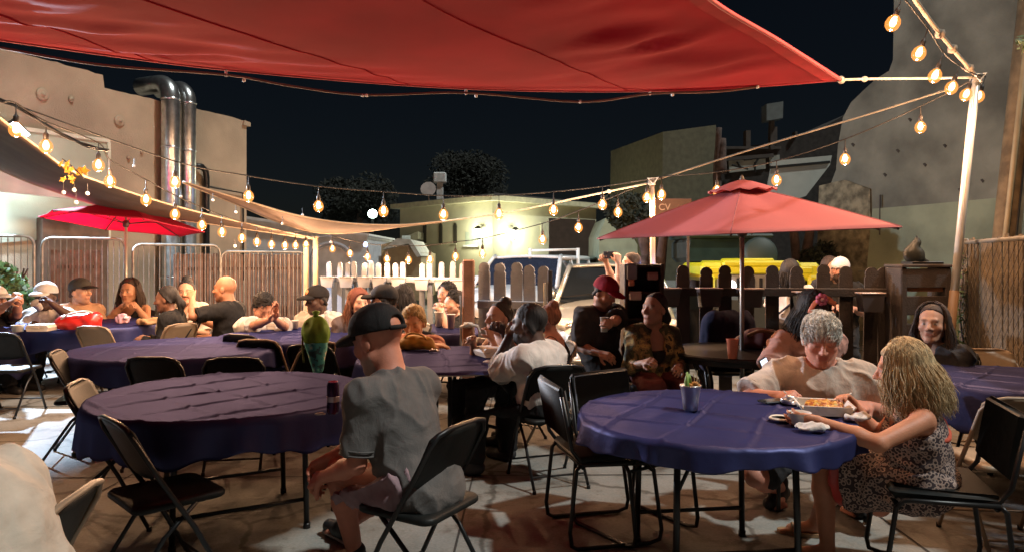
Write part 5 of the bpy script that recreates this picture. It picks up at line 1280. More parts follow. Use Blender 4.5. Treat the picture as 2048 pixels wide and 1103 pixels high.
    for s in (-1, 1):
        E, W, d, n_, cu = arm[s]; g_ = sc * (.9 if fem else 1.0) * (fx ** .4)
        B.cap(S[s], E, .05 * g_, .040 * g_, .03); B.cap(E, E.lerp(W, .35), .040 * g_, .042 * g_, .02); B.cap(E.lerp(W, .35), W, .042 * g_, .027 * g_, .02)
        k = sc * (.95 if fem else 1.05); l_ = n_.cross(d) * s          # l_ points to the thumb side
        kn = []
        for i, q in enumerate((1.5, .5, -.5, -1.5)):
            b = W + d * (.088 - .004 * abs(i - 1)) * k + l_ * (q * .0205 * k); kn.append(b); B.cap(W + d * .012 * k + l_ * (q * .011 * k), b, .0165 * k, .0135 * k, .012)
        ln = (.040, .045, .042, .032)
        for i in range(4):
            c0 = kn[i]; ang = 0.0; rad = .0098 * k
            for j in range(3):
                ang += cu * (R(62), R(70), R(45))[j]; dd = d * math.cos(ang) + n_ * math.sin(ang) + l_ * (.06 * (1.5 - i) * (1 - cu)); c1 = c0 + dd * ln[i] * k * (1, .62, .5)[j]
                B.cap(c0, c1, rad, rad * .9, .004); c0 = c1; rad *= .92
        t0 = W + d * .028 * k + l_ * .026 * k; t1 = t0 + (d * .55 + l_ * (.75 - .3 * cu) + n_ * (.25 + .35 * cu)).normalized() * .045 * k; t2 = t1 + (d * (.8 - .2 * cu) + l_ * .15 + n_ * (.3 + .5 * cu)).normalized() * .036 * k
        B.cap(t0, t1, .0155 * k, .0125 * k, .01); B.cap(t1, t2, .0120 * k, .0098 * k, .004)
    bare = legs and (pants is None or pants.get('len', 2) < 1.9)
    if bare:
        for s in (-1, 1):
            h0, K, A_ = leg[s]; g_ = sc * fx ** .4
            B.cap(h0, K, .082 * g_, .052 * g_, .03); B.cap(K, K.lerp(A_, .35), .05 * g_, .054 * g_, .02); B.cap(K.lerp(A_, .35), A_, .054 * g_, .034 * g_, .02)
            B.cap(A_ - up * .03, A_ - up * .055 + f * .13 * sc, .034, .026, .02)
            for q in range(5): B.cap(A_ - up * .058 + f * .12 * sc + r * s * (.024 - q * .0135), A_ - up * .066 + f * (.185 - .012 * q) * sc + r * s * (.03 - q * .016), .012, .0105 - .0008 * q, .006)
    # head
    e = lambda c, rd, k=.02, op=1: B.ell(hd_(*c), np.array(rd) * hsz, HM, k * hsz, op)
    cp = lambda p, q, ra, rb=None, k=.012, op=1: B.cap(hd_(*p), hd_(*q), ra * hsz, (ra if rb is None else rb) * hsz, k * hsz, False, op)
    e((0, -.012, .035), (.076, .097, .09)); e((0, .03, -.025), (.062, .066, .085), .03)
    jw = .9 if fem else 1.0
    for s in (-1, 1):
        cp((s * .050 * jw, .005, -.058), (s * .016, .062, -.098), .026 * jw, .022, .025); e((s * .044, .060, -.022), (.024, .024, .022), .02)
        e((s * .079, -.008, -.008), (.010, .022, .031), .006)
    e((0, .066, -.100), (.026, .024, .021), .02)
    cp((-.036, .083, .026), (.036, .083, .026), .012, None, .016)
    for s in (-1, 1): e((s * .031, .104, .004), (.019, .018, .013), .012, -1); e((s * .031, .079, .004), (.0145, .0150, .0125), .004)
    cp((0, .092, .014), (0, .117, -.028), .0075, .0125, .012)
    for s in (-1, 1): e((s * .013, .103, -.032), (.0095, .011, .0085), .008)
    cp((-.019, .088, -.060), (.019, .088, -.060), .0085, None, .008); cp((-.016, .087, -.070), (.016, .087, -.070), .0085, None, .008)
    cp((-.022, .1005, -.0645), (.022, .1005, -.0645), .0035, None, .004, -1)
    V, Q = B.mesh(vox)
    hl = (V - Hn) @ HM / hsz; base = np.array(skin)
    cols = np.tile(base, (len(V), 1)); inh = (np.abs(hl) < .2).all(1)
    def put(mask, c, w): 
        w = (w * (inh & mask))[:, None]; cols[:] = cols * (1 - w) + np.array(c) * w
    x, y, z = hl[:, 0], hl[:, 1], hl[:, 2]; soft = max(.004, vox * .55 / hsz)
    near = lambda cx, cz, rx, rz: np.clip(1.5 - np.sqrt(((np.abs(x) - cx) / rx) ** 2 + ((z - cz) / rz) ** 2), 0, 1)
    put(y > .05, base * np.array((1.08, .80, .78)), near(.04, -.03, .022, .02) * .35)
    put(y > .06, np.array(skin) * np.array((.80, .48, .46)), near(0, -.0645, .023 + soft * .3, .010 + soft * .4) * .85)
    hc_ = np.array(HCOL.get(hcol, (.03, .02, .015)))
    put(y > .055, base * .35 + hc_ * .4, np.clip(1.4 - np.abs(z - (.030 - .25 * (np.abs(x) - .03) ** 2 * 20)) / (.006 + soft * .35), 0, 1) * ((np.abs(x) > .014) & (np.abs(x) < .052)) * .8)
    if eyes_open:
        put(y > .06, np.array((.62, .58, .54)), near(.031, .004, .0125, .0065 + soft * .15) * .75); put(y > .06, np.array((.015, .01, .008)), near(.031, .004, .0055 + soft * .25, .006 + soft * .2))
    else: put(y > .06, base * .45, near(.031, -.001, .013, .003 + soft * .3) * .8)
    if beard: put((y > -.01), np.array(beard[0]), np.clip((-.045 - z) * 40 + np.clip(-y, 0, .1) * 5, 0, 1) * beard[1] * (1 - near(0, -.0645, .02, .008)))
    body = np_mesh('body', V, Q, SKIN, root, loc, np.clip(cols, 0, 1))
    # ---- clothes
    def finish(S_, name, mt, vx, fold=.007, fs=(9, 9, 5), seed=0):
        V, Q = S_.mesh(vx)
        if len(V) == 0: return None
        if fold:
            Nn = vnormals(V, Q); Lc = (V - np.array(P)) @ np.array([[*rt], [*ft], [*ut]]).T
            q = Lc * np.array(fs) * 1.35; w = vnoise(q + seed + vnoise(Lc * 5)[:, None] * 2.2); ridge = (1 - np.abs(2 * w - 1)) ** 2 * 1.25
            w2 = vnoise(Lc * np.array((22, 22, 30)) + seed * 2)
            V = V + Nn * (fold * (ridge - .6) * 1.6 + fold * .5 * (w2 - .5))[:, None]
        return np_mesh(name, V, Q, mt, root, loc)
    RM = np.array([[*rt], [*ft], [*ut]]).T
    COUNT[0] += 1; sd = COUNT[0] * 3.7
    if shirt:
        C = SDF(); e_ = shirt.get('ease', .020)
        C.ell(T(0, 0, .29), np.array((.155 * fx + e_, .105 * fx + e_, .20)) * sc, RM, .06); C.ell(T(0, .012, .07), np.array((.145 * fx + e_, .118 * fx + e_, .20)) * sc, RM, .06)
        if shirt.get('hem', -.1) < -.15: C.ell(T(0, -.03, -.07), np.array((.155 * fx + e_, .122 * fx + e_, .15)) * sc, RM, .06)
        if fat > 1.15: C.ell(T(0, .06, .08), np.array((.13 * fx, .11 * fx, .13)) * sc, RM, .06)
        if fem:
            for s in (-1, 1): C.ell(T(s * .07, .085 * fx, .245), np.array((.065, .055, .06)) * sc * shirt.get('bust', 1), RM, .03)
        sl = shirt.get('sleeve', .6)
        if sl > 0:
            C.cap(T(-sw, -.005, .405), T(sw, -.005, .405), (.055 + e_) * sc, None, .06); [C.cap(T(s * .02, -.02, .455), T(s * sw, -.005, .425), (.050 + e_ * .6) * sc, (.045 + e_ * .6) * sc, .05) for s in (-1, 1)]
            for s in (-1, 1):
                E, W = arm[s][0], arm[s][1]; q = sc * sleeve_r * (fx ** .4)
                if sl <= 1: C.cap(S[s], S[s].lerp(E, sl), (.060 + e_ * .5) * q, (.060 + e_ * .6) * q, .045, True)
                else:
                    C.cap(S[s], E, (.058 + e_ * .5) * q, .056 * q, .045); C.cap(E, E.lerp(W, sl - 1), .056 * q, .044 * q, .03, True)
        else:
            for s in (-1, 1):
                C.cap(T(s * .085, .06, .33), T(s * .095, .0, .455), .022 * sc, .02 * sc, .03); C.cap(T(s * .095, .0, .455), T(s * .07, -.08, .33), .02 * sc, .022 * sc, .03)
            C.plane(T(0, 0, shirt.get('top', .50)), ut)
            C.cuts.pop()
        if shirt.get('neck', 'round') == 'round': C.cap(T(0, .0, .50), T(0, .03, .62), .068 * sc, .10 * sc, .01, False, -1)
        elif shirt['neck'] == 'v': C.cap(T(0, .01, .50), T(0, .03, .62), .066 * sc, .09 * sc, .01, False, -1); C.cap(T(0, .12 * fx, .30), T(0, .09, .50), .012 * sc, .055 * sc, .01, False, -1)
        elif shirt['neck'] == 'tank': C.ell(T(0, .06, .48), np.array((.09, .12, .13)) * sc, RM, .015, -1); C.ell(T(0, -.09, .50), np.array((.085, .08, .12)) * sc, RM, .015, -1); [C.sph(S[s], .075 * sc, .01, -1) for s in (-1, 1)]
        elif shirt['neck'] == 'open': C.ell(T(0, .13, .34), np.array((.062, .10, .17)) * sc, RM, .012, -1); C.cap(T(0, .0, .50), T(0, .03, .62), .07 * sc, .10 * sc, .01, False, -1)
        hem = shirt.get('hem', -.10); C.plane(T(0, 0, hem), ut)
        if not stand: C.plane(P - up * (shirt.get('drop', .075) * sc), up)
        so = finish(C, shirt.get('name', 'shirt'), shirt['m'], max(.0085, vox * .95), shirt.get('fold', .009), seed=sd)
        if 0 < sl <= 1 and vox < .0112:
            for s in (-1, 1):
                E = arm[s][0]; c_ = S[s].lerp(E, sl); ax_ = (E - S[s]).normalized(); u_ = ax_.orthogonal().normalized(); w_ = ax_.cross(u_); rr_ = (.060 + e_ * .6) * sc * sleeve_r * fx ** .4 + .002
                for dz in (-.004, -.024): MB().tube([c_ + ax_ * dz + (u_ * math.cos(t) + w_ * math.sin(t)) * rr_ for t in [2 * math.pi * q / 24 for q in range(24)]], .0035, 5, True).build('sleeve_hem', shirt['m'], root, True, world=True)
            if shirt.get('neck', 'round') == 'round':
                MB().tube([T(.070 * math.cos(t), .022 + .066 * math.sin(t), .478 - .024 * math.sin(t)) for t in [2 * math.pi * q / 28 for q in range(28)]], .009 * sc, 6, True).build('collar', shirt['m'], root, True, world=True)
        if shirt.get('hood'):
            h_ = SDF(); h_.ell(hd_(0, -.03, .03), np.array((.105, .125, .13)) * hsz, HM, .02); h_.cap(hd_(0, -.06, -.06), T(0, -.05, .42), .10 * hsz, .11 * sc, .04); h_.ell(hd_(0, .09, .0), np.array((.075, .11, .105)) * hsz, HM, .015, -1); h_.plane(hd_(0, .075, 0), -np.array(hf2)); h_.sph(hd_(0, .03, -.17), .075 * hsz, .02, -1)
            Vh, Qh = h_.mesh(.012); np_mesh('hood', Vh, Qh, shirt['m'], root, loc)
        if shirt.get('under'):
            U = SDF(); U.ell(T(0, .005, .24), np.array((.152 * fx, .108 * fx, .2)) * sc, RM, .05); U.ell(T(0, .01, .07), np.array((.142 * fx, .115 * fx, .19)) * sc, RM, .05)
            if fem: [U.ell(T(s * .07, .085 * fx, .235), np.array((.065, .055, .06)) * sc, RM, .03) for s in (-1, 1)]
            U.plane(T(0, 0, -.1), ut); U.plane(T(0, 0, shirt.get('utop', .33)), -ut); finish(U, 'undershirt', shirt['under'], .012, .004, seed=sd)
    if pants and legs:
        C = SDF(); pe = pants.get('ease', .012); ln_ = pants.get('len', 2.0)
        C.ell(P + up * .01 * sc, np.array((.15 * fx + pe, .112 * fx + pe, .11)) * sc, np.array([[*r], [*f], [*up]]).T, .06)
        for s in (-1, 1):
            h0, K, A_ = leg[s]; q = sc * fx ** .4; w = pants.get('wide', 1.0)
            if ln_ <= 1: C.cap(h0, h0.lerp(K, ln_), (.085 + pe) * q, (.072 + pe) * q * w, .04, True)
            else: C.cap(h0, K, (.085 + pe) * q, (.064 + pe) * q * w, .04); C.cap(K, K.lerp(A_, min(1, ln_ - 1)), (.062 + pe) * q * w, (.050 + pe) * q * w, .03, True)
        C.plane(P + ut * (pants.get('top', .035) * sc), -ut); 
        finish(C, pants.get('name', 'trousers'), pants['m'], max(.012, vox), pants.get('fold', .008), (7, 7, 9), seed=sd + 5)
    if shoes is not None and legs:
        sm = shoes if isinstance(shoes, bpy.types.Material) else mat('shoe_%02d%02d' % (int(shoes[0] * 99), int(shoes[2] * 99)), shoes, .6)
        for s in (-1, 1):
            A_ = leg[s][2]; C = SDF(); q = sc; ff = (f + r * s * .12).normalized(); b = A_ - up * .035
            C.cap(b - ff * .03 * q + up * .01, b + ff * .05 * q - up * .0, .042 * q, .042 * q, .02); C.cap(b + ff * .02 * q - up * .005, b + ff * .16 * q - up * .018, .04 * q, .036 * q, .03); C.cap(A_ + up * .02, b, .044 * q, .042 * q, .02); C.plane(Vector((0, 0, A_.z - .083)), up)
            Vs, Qs = C.mesh(.011); so_ = np_mesh('shoe', Vs, Qs, sm, root, loc)
    # ---- hair, cap, beard
    hm = hairm('hair_' + hcol, HCOL[hcol])
    def fin_hair(S_, name, m_, vx, amp, fr=(60, 60, 14)):
        V, Q = S_.mesh(vx); Nn = vnormals(V, Q); L = (V - Hn) @ HM / hsz; V = V + Nn * (amp * hsz * (vnoise(L * np.array(fr) + sd) - .45) + amp * .7 * hsz * (vnoise(L * 22 + sd) - .5))[:, None]; return np_mesh(name, V, Q, m_, root, loc)
    hE = lambda S_, c, rd, k=.02, op=1: S_.ell(hd_(*c), np.array(rd) * hsz, HM, k * hsz, op)
    hC = lambda S_, p, q, ra, rb=None, k=.02, op=1: S_.cap(hd_(*p), hd_(*q), ra * hsz, (ra if rb is None else rb) * hsz, k * hsz, False, op)
    hp_ = lambda S_, p, n3: S_.plane(hd_(*p), HM @ (np.array(n3) / np.linalg.norm(n3)))
    hv_ = max(.0065, min(.011, vox * .85))
    if hair and hair != 'bald':
        A = SDF(); t = {'short': .013, 'crop': .004, 'long': .008, 'topbun': .005, 'pony': .005, 'big': .03}.get(hair, .012)
        hE(A, (0, -.014 - t * .8, .036 + t * .35), (.077 + t * .8, .099 + t * .6, .091 + t * .8))
        for s in (-1, 1): hC(A, (s * .076, -.02, .01), (s * .07, -.055, -.04), .014 + t * .5, None, .03)
        hE(A, (0, .068, -.045), (.085, .075, .105), .012, -1)
        hp_(A, (0, .070, .080) if hair in ('short', 'crop') else (0, .058, .094), (0, -.75, .66))
        if hair == 'bun': hE(A, (0, -.075, .105), (.045, .042, .04), .012)
        if hair == 'topbun': hE(A, (0, -.05, .125), (.05, .05, .045), .012)
        fin_hair(A, 'hair', hm, hv_, .010 if hair == 'short' else .006)
        if hair == 'short': short_strands(hd_, hsz, 2200 if vox < .0095 else 500, .05, comb, int(sd), .0014 if vox < .0095 else .0028).build('hair_tufts', hm, root, True, world=True)
        if hair in ('long', 'big') and strands: long_strands(hd_, hsz, strands * 2, hlen, .012, .045 if hair == 'big' else .035, int(sd), .0030, 1.95).build('hair_strands', hm, root, True, world=True)
        if hair in ('long', 'pony', 'big'):
            A = SDF()
            if hair == 'pony': hC(A, (0, -.10, .02), (0, -.135, -.06), .035, .04); hC(A, (0, -.135, -.06), (.0, -.11, -.19), .04, .018)
            else:
                for s in (-1, 1): hC(A, (s * .07, -.03, .04), (s * .088, -.035, -.09), .032, .034, .03); hC(A, (s * .088, -.035, -.09), (s * .092, -.02, -.22), .034, .022, .03)
                hC(A, (0, -.075, .03), (0, -.095, -.12), .062, .062, .03); hC(A, (-.03, -.09, -.1), (-.045, -.1, -.25), .055, .03, .03); hC(A, (.03, -.09, -.1), (.045, -.1, -.25), .055, .03, .03)
                hE(A, (0, .080, -.06), (.088, .105, .17), .012, -1)
            fin_hair(A, 'hair_length', hm, hv_, .014, (50, 50, 7))
    if cap:
        A = SDF(); cy = cap.get('yaw', 0); Mc = np.array(Matrix.Rotation(R(cy), 3, 'Z')); HMc = HM @ Mc
        hc = lambda x, y, z: Hn + HMc @ (np.array((x, y, z)) * hsz)
        E2 = lambda S_, c, rd, k=.01, op=1: S_.ell(hc(*c), np.array(rd) * hsz, HMc, k * hsz, op)
        E2(A, (0, -.012, .042), (.092, .112, .100)); E2(A, (0, .03, .05), (.08, .075, .08), .03)
        A.plane(hc(0, 0, .030), HMc @ np.array((0, -.10, .995)))
        if cap.get('open'): E2(A, (0, -.125, .040), (.036, .045, .030), .004, -1); A.plane(hc(0, 0, .022), HMc @ np.array((0, -.10, .995)))
        V, Q = A.mesh(.007 if vox < .011 else .010); np_mesh('cap', V, Q, cap['m'], root, loc)
        if cap.get('open'):
            MB().tube(smooth_path([Vector(hc(.040, -.108, .024)), Vector(hc(.02, -.121, .022)), Vector(hc(-.02, -.121, .022)), Vector(hc(-.040, -.108, .024))], 4), .009 * hsz, 6).build('cap_strap', cap['m'], root, True, world=True)
        A = SDF(); fl = cap.get('flat', 0); E2(A, (0, .105, .030), (.078, .095, .030)); A.plane(hc(0, 0, .034 if not fl else .04), HMc @ np.array((0, -.05 + (.1 if fl else .28), .96))); E2(A, (0, .10, .012), (.070, .10, .026), .004, -1); A.plane(hc(0, .055, 0), HMc @ np.array((0, 1, 0)))
        V, Q = A.mesh(.006)
        if len(V): np_mesh('cap_brim', V, Q, cap.get('bm', cap['m']), root, loc)
        MB().lathe([(0, .006), (.009, .003), (.011, 0)], hc(0, -.012, .142), 8, Matrix(HMc.tolist())).build('cap_button', cap['m'], root, True, world=True)
        if cap.get('patch'):
            q = hc(0, .096, .085); MB().lathe([(0, .008), (.022 * hsz, .006), (.024 * hsz, -.01)], q, 12, Matrix((HMc @ np.array(Matrix.Rotation(R(-65), 3, 'X'))).tolist())).build('cap_patch', cap['patch'], root, True, world=True)
    if beard and len(beard) > 2:
        A = SDF(); hE(A, (0, .038, -.072), (.064, .068, .062)); hE(A, (0, .118, -.0645), (.030, .030, .011), .006, -1); hE(A, (0, .10, .02), (.09, .05, .062), .01, -1); hp_(A, (0, .0, 0), (0, 1, -.25))
        fin_hair(A, 'beard', hm, hv_, .006)
    if seatobj: 
        q = P - f * .02; chair(seatobj, q.x, q.y, a, 'chair under: ' + label)
    root['hand_r'] = tuple(arm[1][1] + arm[1][2] * .07 + arm[1][3] * .03); root['hand_l'] = tuple(arm[-1][1] + arm[-1][2] * .07 + arm[-1][3] * .03)
    return dict(o=root, P=P, f=f, r=r, T=T, arm=arm, hd=hd_, H=H, leg=leg, HM=HM, hsz=hsz)
def seat_chair(p, proto, label, back=.02, group=None):
    q = p['P'] - p['f'] * back; a = math.degrees(math.atan2(p['f'].y, p['f'].x)); return chair(proto, q.x, q.y, a, label, group)

white_tee = fab('white_cotton', (.62, .58, .54)); black_fab = fab('black_cotton', (.016, .016, .017)); char_fab = fab('charcoal_cotton', (.03, .03, .033)); denim = fab('dark_denim', (.025, .03, .05)); grey_tee = fab('grey_cotton', (.118, .107, .102))
cap_black = fab('black_cap_cloth', (.02, .018, .018)); shorts_mauve = fab('mauve_shorts', (.30, .20, .22)); khaki = fab('khaki_cotton', (.16, .13, .10))
jeans_black = dict(m=char_fab, len=2.0)

# the grey T-shirt man, seen from behind
p1 = person('seated man in grey T-shirt and black cap with his hands together over his knees', (757, 680), 3.25, 143, lean=23, hy=4, hpitch=18, sc=1.03, hs=1.20, skin=RED, hair=None, hcol='grey',
    cap=dict(m=cap_black, open=True), shirt=dict(m=grey_tee, sleeve=.86, ease=.026, fold=.009, hem=-.20, drop=.11), pants=dict(m=shorts_mauve, len=.86, ease=.03, wide=1.25, fold=.016), shoes=None, fat=1.0,
    lh=pt(648, 952, 3.18), rh=pt(632, 940, 3.36), lcurl=.7, rcurl=.6, vox=.0085, beard=((.35, .3, .27), .75), sleeve_r=.98, sw=.168, feet=(pt(712, 1062, 3.35).xy.to_3d() + Vector((0, 0, .085)), pt(690, 1020, 3.75).xy.to_3d() + Vector((0, 0, .085))), lel=(.05, -.25, -1))
chair(fc0, p1['P'].x - p1['f'].x * .04, p1['P'].y - p1['f'].y * .04, 150, 'black folding chair under the man in the grey T-shirt')
tr_m = mat('black_trainer', (.018, .018, .02), .6); pale_sole = mat('pale_sole', (.42, .33, .30), .6)
for s in (-1, 1):
    A_ = p1['leg'][s][2]; ff = (p1['f'] + p1['r'] * s * .1).normalized(); C = SDF(); b = A_ - Vector((0, 0, .04))
    C.cap(b - ff * .04, b + ff * .06, .045, None, .02).cap(b + ff * .03, b + ff * .17 - Vector((0, 0, .01)), .043, .038, .03).cap(A_ + Vector((0, 0, .03)), b, .047, .045, .02).plane((0, 0, .03), (0, 0, 1))
    V_, Q_ = C.mesh(.008); so = np_mesh('shoe', V_, Q_, tr_m, p1['o'], (p1['o'].location))
    C = SDF(); C.cap(b - ff * .045 - Vector((0, 0, .02)), b + ff * .175 - Vector((0, 0, .02)), .048, .042, .02).plane((0, 0, .002), (0, 0, 1)).plane((0, 0, .030), (0, 0, -1)); V_, Q_ = C.mesh(.008); np_mesh('sole', V_, Q_, pale_sole, so)
    bpy.data.objects[so.name].children[0].location = -p1['o'].location

# the white-haired man eating
plate = T1 + Vector((.50, .30, .76))
p2 = person('white-haired man in pale T-shirt looking down while eating', (1643, 678), 4.16, -110, lean=5, hy=2, hpitch=17, sc=1.08, hs=1.08, skin=(.62, .28, .20), hair='short', comb=(.25, .9, -.1), hcol='white', shirt=dict(m=fab('pale_tee', (.50, .42, .36)), sleeve=.9, ease=.034, fold=.009),
    pants=dict(m=char_fab, len=.9, ease=.03), shoes=None, fat=1.30, lh=pt(1738, 812, 3.98), rh=pt(1558, 792, 3.92), lcurl=.6, rcurl=.75, vox=.0080, eyes_open=False, sleeve_r=1.16, sw=.19,
    feet=(onz(1690, 985, .085), onz(1560, 975, .085)), lel=(.9, .2, -.6), rel=(-.9, .4, -.5), ldir=(-.75, -.5, .12))
seat_chair(p2, sc0, 'black sled-base chair under the white-haired man', .06)
for s in (-1, 1):
    A_ = p2['leg'][s][2]; ff = (p2['f'] + p2['r'] * s * .35).normalized(); b = A_ - Vector((0, 0, .035)); C = SDF()
    C.cap(b - ff * .045, b + ff * .06, .047, None, .02).cap(b + ff * .03, b + ff * .19 - Vector((0, 0, .008)), .044, .04, .03).cap(A_ + Vector((0, 0, .04)), b, .05, .046, .02).plane((0, 0, .006), (0, 0, 1))
    V_, Q_ = C.mesh(.0085); so = np_mesh('shoe', V_, Q_, tr_m, p2['o'], p2['o'].location)

# the blonde woman in profile
flor = ramp_mat('leopard_floral_print', [(0, (.04, .028, .03)), (.26, (.06, .04, .045)), (.34, (.40, .27, .22)), (.50, (.46, .34, .29)), (.58, (.05, .03, .035))], 52, .8, 'voronoi')
p3 = person('woman with long wavy blonde hair in patterned racer-back dress reaching for a bowl', (1804, 738), 3.34, 162, lean=6, hy=-10, hpitch=8, sc=.98, hs=1.04, skin=(.60, .26, .15), hair=None, hcol='ash', fem=True, fat=1.08,
    shirt=dict(m=flor, sleeve=0, neck='tank', name='dress_top', fold=.008, ease=.022, hem=-.12, bust=1.0), pants=dict(m=flor, len=.80, ease=.035, wide=1.45, top=.12, name='dress_skirt', fold=.012), shoes=None, lh=pt(1638, 842, 3.20), rh=pt(1706, 806, 3.62), lcurl=.45, rcurl=.72, vox=.0080,
    feet=(onz(1632, 1040, .085), onz(1655, 1088, .085)), lel=(.1, -.9, -.55), rel=(.2, .5, -.8), lnorm=(.1, .9, .35), ldir=(-1, .05, .05), rdir=(-.55, -.2, .35))
seat_chair(p3, sc0, 'black sled-base chair under the blonde woman', .05)
hm3 = hairm('hair_ash_strands', HCOL['ash'])
HMm = Matrix(p3['HM'].tolist()); hz3 = p3['hsz']
def h3(x, y, z): return Vector(p3['hd'](x, y, z))
SD = SDF(); SD.ell(p3['hd'](0, -.018, .036), np.array((.090, .110, .102)) * hz3, p3['HM'], .02).ell(p3['hd'](0, .085, -.05), np.array((.085, .075, .115)) * hz3, p3['HM'], .012, -1)
SD.cap(p3['hd'](0, -.07, .02), p3['hd'](0, -.10, -.12), .072, .075, .03).cap(p3['hd'](.05, -.05, -.05), p3['hd'](.055, -.085, -.17), .048, .045, .03).cap(p3['hd'](-.06, -.03, -.02), p3['hd'](-.075, -.045, -.16), .042, .042, .03)
SD.plane(p3['hd'](0, .062, .06), p3['HM'] @ np.array((0, -.8, .6)))
V_, Q_ = SD.mesh(.009); Nn = vnormals(V_, Q_); L_ = (V_ - np.array(p3['H'])) @ p3['HM']; V_ = V_ + Nn * (.014 * (vnoise(L_ * np.array((55, 55, 9))) - .5))[:, None]
np_mesh('hair', V_, Q_, hm3, p3['o'], p3['o'].location)
long_strands(p3['hd'], hz3, 2400, (.17, .32), .018, .042, 31, .0017, 2.3).build('hair_strands', hm3, p3['o'], True, world=True)
strap_m = fab('coral_trim', (.55, .10, .06))
T_ = p3['T']
MB().tube(smooth_path([T_(-.135, .055, .345), T_(-.165, .0, .30), T_(-.135, -.095, .285), T_(-.06, -.128, .30), T_(0, -.132, .32), T_(.06, -.128, .30), T_(.135, -.095, .285), T_(.165, .0, .30), T_(.135, .055, .345)], 5), .011, 6).build('neckline_trim', strap_m, p3['o'], True, world=True)
MB().tube(smooth_path([T_(0, -.132, .32), T_(-.03, -.11, .40), T_(-.085, -.02, .468), T_(-.09, .06, .40)], 5), .010, 6).tube(smooth_path([T_(0, -.132, .32), T_(.03, -.11, .40), T_(.085, -.02, .468), T_(.09, .06, .40)], 5), .010, 6).build('strap', strap_m, p3['o'], True, world=True)
hemS = SDF()
for s in (-1, 1):
    h0, K, A_ = p3['leg'][s]; q = h0.lerp(K, .74); q2 = h0.lerp(K, .93); hemS.cap(q, q2, .125, .128, .03, True)
hemS.plane(p3['leg'][-1][0].lerp(p3['leg'][-1][1], .74), (p3['leg'][-1][1] - p3['leg'][-1][0]).normalized())
V_, Q_ = hemS.mesh(.009); Nn = vnormals(V_, Q_); V_ = V_ + Nn * (.02 * (vnoise(V_ * np.array((30, 30, 14))) - .5))[:, None]
np_mesh('red_hem', V_, Q_, mat('coral_satin', (.60, .06, .05), .4, var=.2), p3['o'], p3['o'].location)
for s in (-1, 1):
    A_ = p3['leg'][s][2]; b = Vector((A_.x, A_.y, 0)); m = MB(); poly = []
    for k in range(20):
        t = 2 * math.pi * k / 20; poly.append(b + p3['f'] * (.065 + .135 * math.cos(t)) + p3['r'] * (math.sin(t) * (.045 + .008 * math.cos(t))))
    vs = [q + Vector((0, 0, .003)) for q in poly] + [q + Vector((0, 0, .022)) for q in poly]; m.add(vs, [tuple(reversed(range(20))), tuple(range(20, 40))] + [(k, (k + 1) % 20, 20 + (k + 1) % 20, 20 + k) for k in range(20)])
    m.build('sandal', mat('tan_sandal', (.35, .2, .1), .6), p3['o'], world=True)
    MB().tube(smooth_path([b + p3['f'] * .13 + p3['r'] * .045 + Vector((0, 0, .02)), b + p3['f'] * .12 + Vector((0, 0, .06)), b + p3['f'] * .13 - p3['r'] * .045 + Vector((0, 0, .02))], 4), .007, 6).build('sandal_strap', mat('tan_sandal', (.35, .2, .1)), p3['o'], True, world=True)

# others around the yard
p4 = person('woman with long dark hair in a dark top by the slatted fence', (1864, 648), 5.3, -150, lean=4, hy=20, hpitch=-4, sc=1.05, hs=1.10, skin=(.50, .28, .19), hair='long', hcol='dbrown', strands=420, hlen=(.28, .42), fem=True, shirt=dict(m=char_fab, sleeve=.95, neck='v'), pants=jeans_black, vox=.0095)
seat_chair(p4, fc0, 'black folding chair under the woman with long dark hair by the slatted fence')
pink_tee = fab('salmon_tee', (.50, .27, .22))
p5 = person('woman in salmon lettered T-shirt with a pink flower headband', (1630, 630), 5.35, -80, lean=20, hy=6, hpitch=18, sc=1.08, hs=1.10, skin=DARK, hair='big', hcol='black', fem=True, fat=1.42, sw=.20, shirt=dict(m=pink_tee, sleeve=.8, ease=.03), pants=jeans_black, vox=.011, lh=pt(1560, 770, 5.1), rh=pt(1540, 760, 5.0))
seat_chair(p5, fc0, 'black folding chair under the woman with the pink flower headband')
p6 = person('man in white T-shirt seen from behind with hands clasped at his mouth', (1058, 648), 4.92, 148, lean=14, hy=8, hpitch=4, sc=1.06, hs=1.10, skin=DARK, hair='crop', hcol='black', shirt=dict(m=white_tee, sleeve=.85, ease=.034, fold=.011), pants=dict(m=black_fab, len=2), fat=1.14,
    lh=pt(1018, 672, 4.98), rh=pt(1010, 668, 5.12), lcurl=.85, rcurl=.85, vox=.0095, lel=(-.35, -.3, -.9), rel=(-.3, .5, -.8), beard=((.02, .015, .012), .8, 1), sleeve_r=1.1, kneespread=.2)
chair(fc0, p6['P'].x, p6['P'].y - .03, 108, 'black folding chair under the man in the white T-shirt with clasped hands')
p7 = person('woman with dark hair tied up in a mauve vest beside the foam box', (998, 636), 5.85, -140, lean=6, hy=-4, hpitch=-4, sc=.98, hs=1.12, skin=(.42, .24, .17), hair='topbun', hcol='black', fem=True, fat=1.12, shirt=dict(m=fab('mauve_vest', (.16, .085, .085)), sleeve=0, neck='tank', hem=-.1), pants=jeans_black, lh=pt(985, 680, 5.65), rh=pt(945, 684, 5.6), vox=.0105)
seat_chair(p7, fc0, 'black folding chair under the woman in the mauve vest')
p8 = person('person with reddish hair in a bun and black vest seen from behind by the minivan', (1096, 638), 5.65, 160, lean=4, hy=0, sc=.95, hs=.98, skin=(.55, .27, .19), hair='topbun', hcol='red', fem=True, shirt=dict(m=black_fab, sleeve=0, neck='tank'), pants=jeans_black, vox=.011)
chair(rc0, PX(1096, 5.95), 5.95, 188, 'grey-backed folding chair beside the person with the reddish bun')
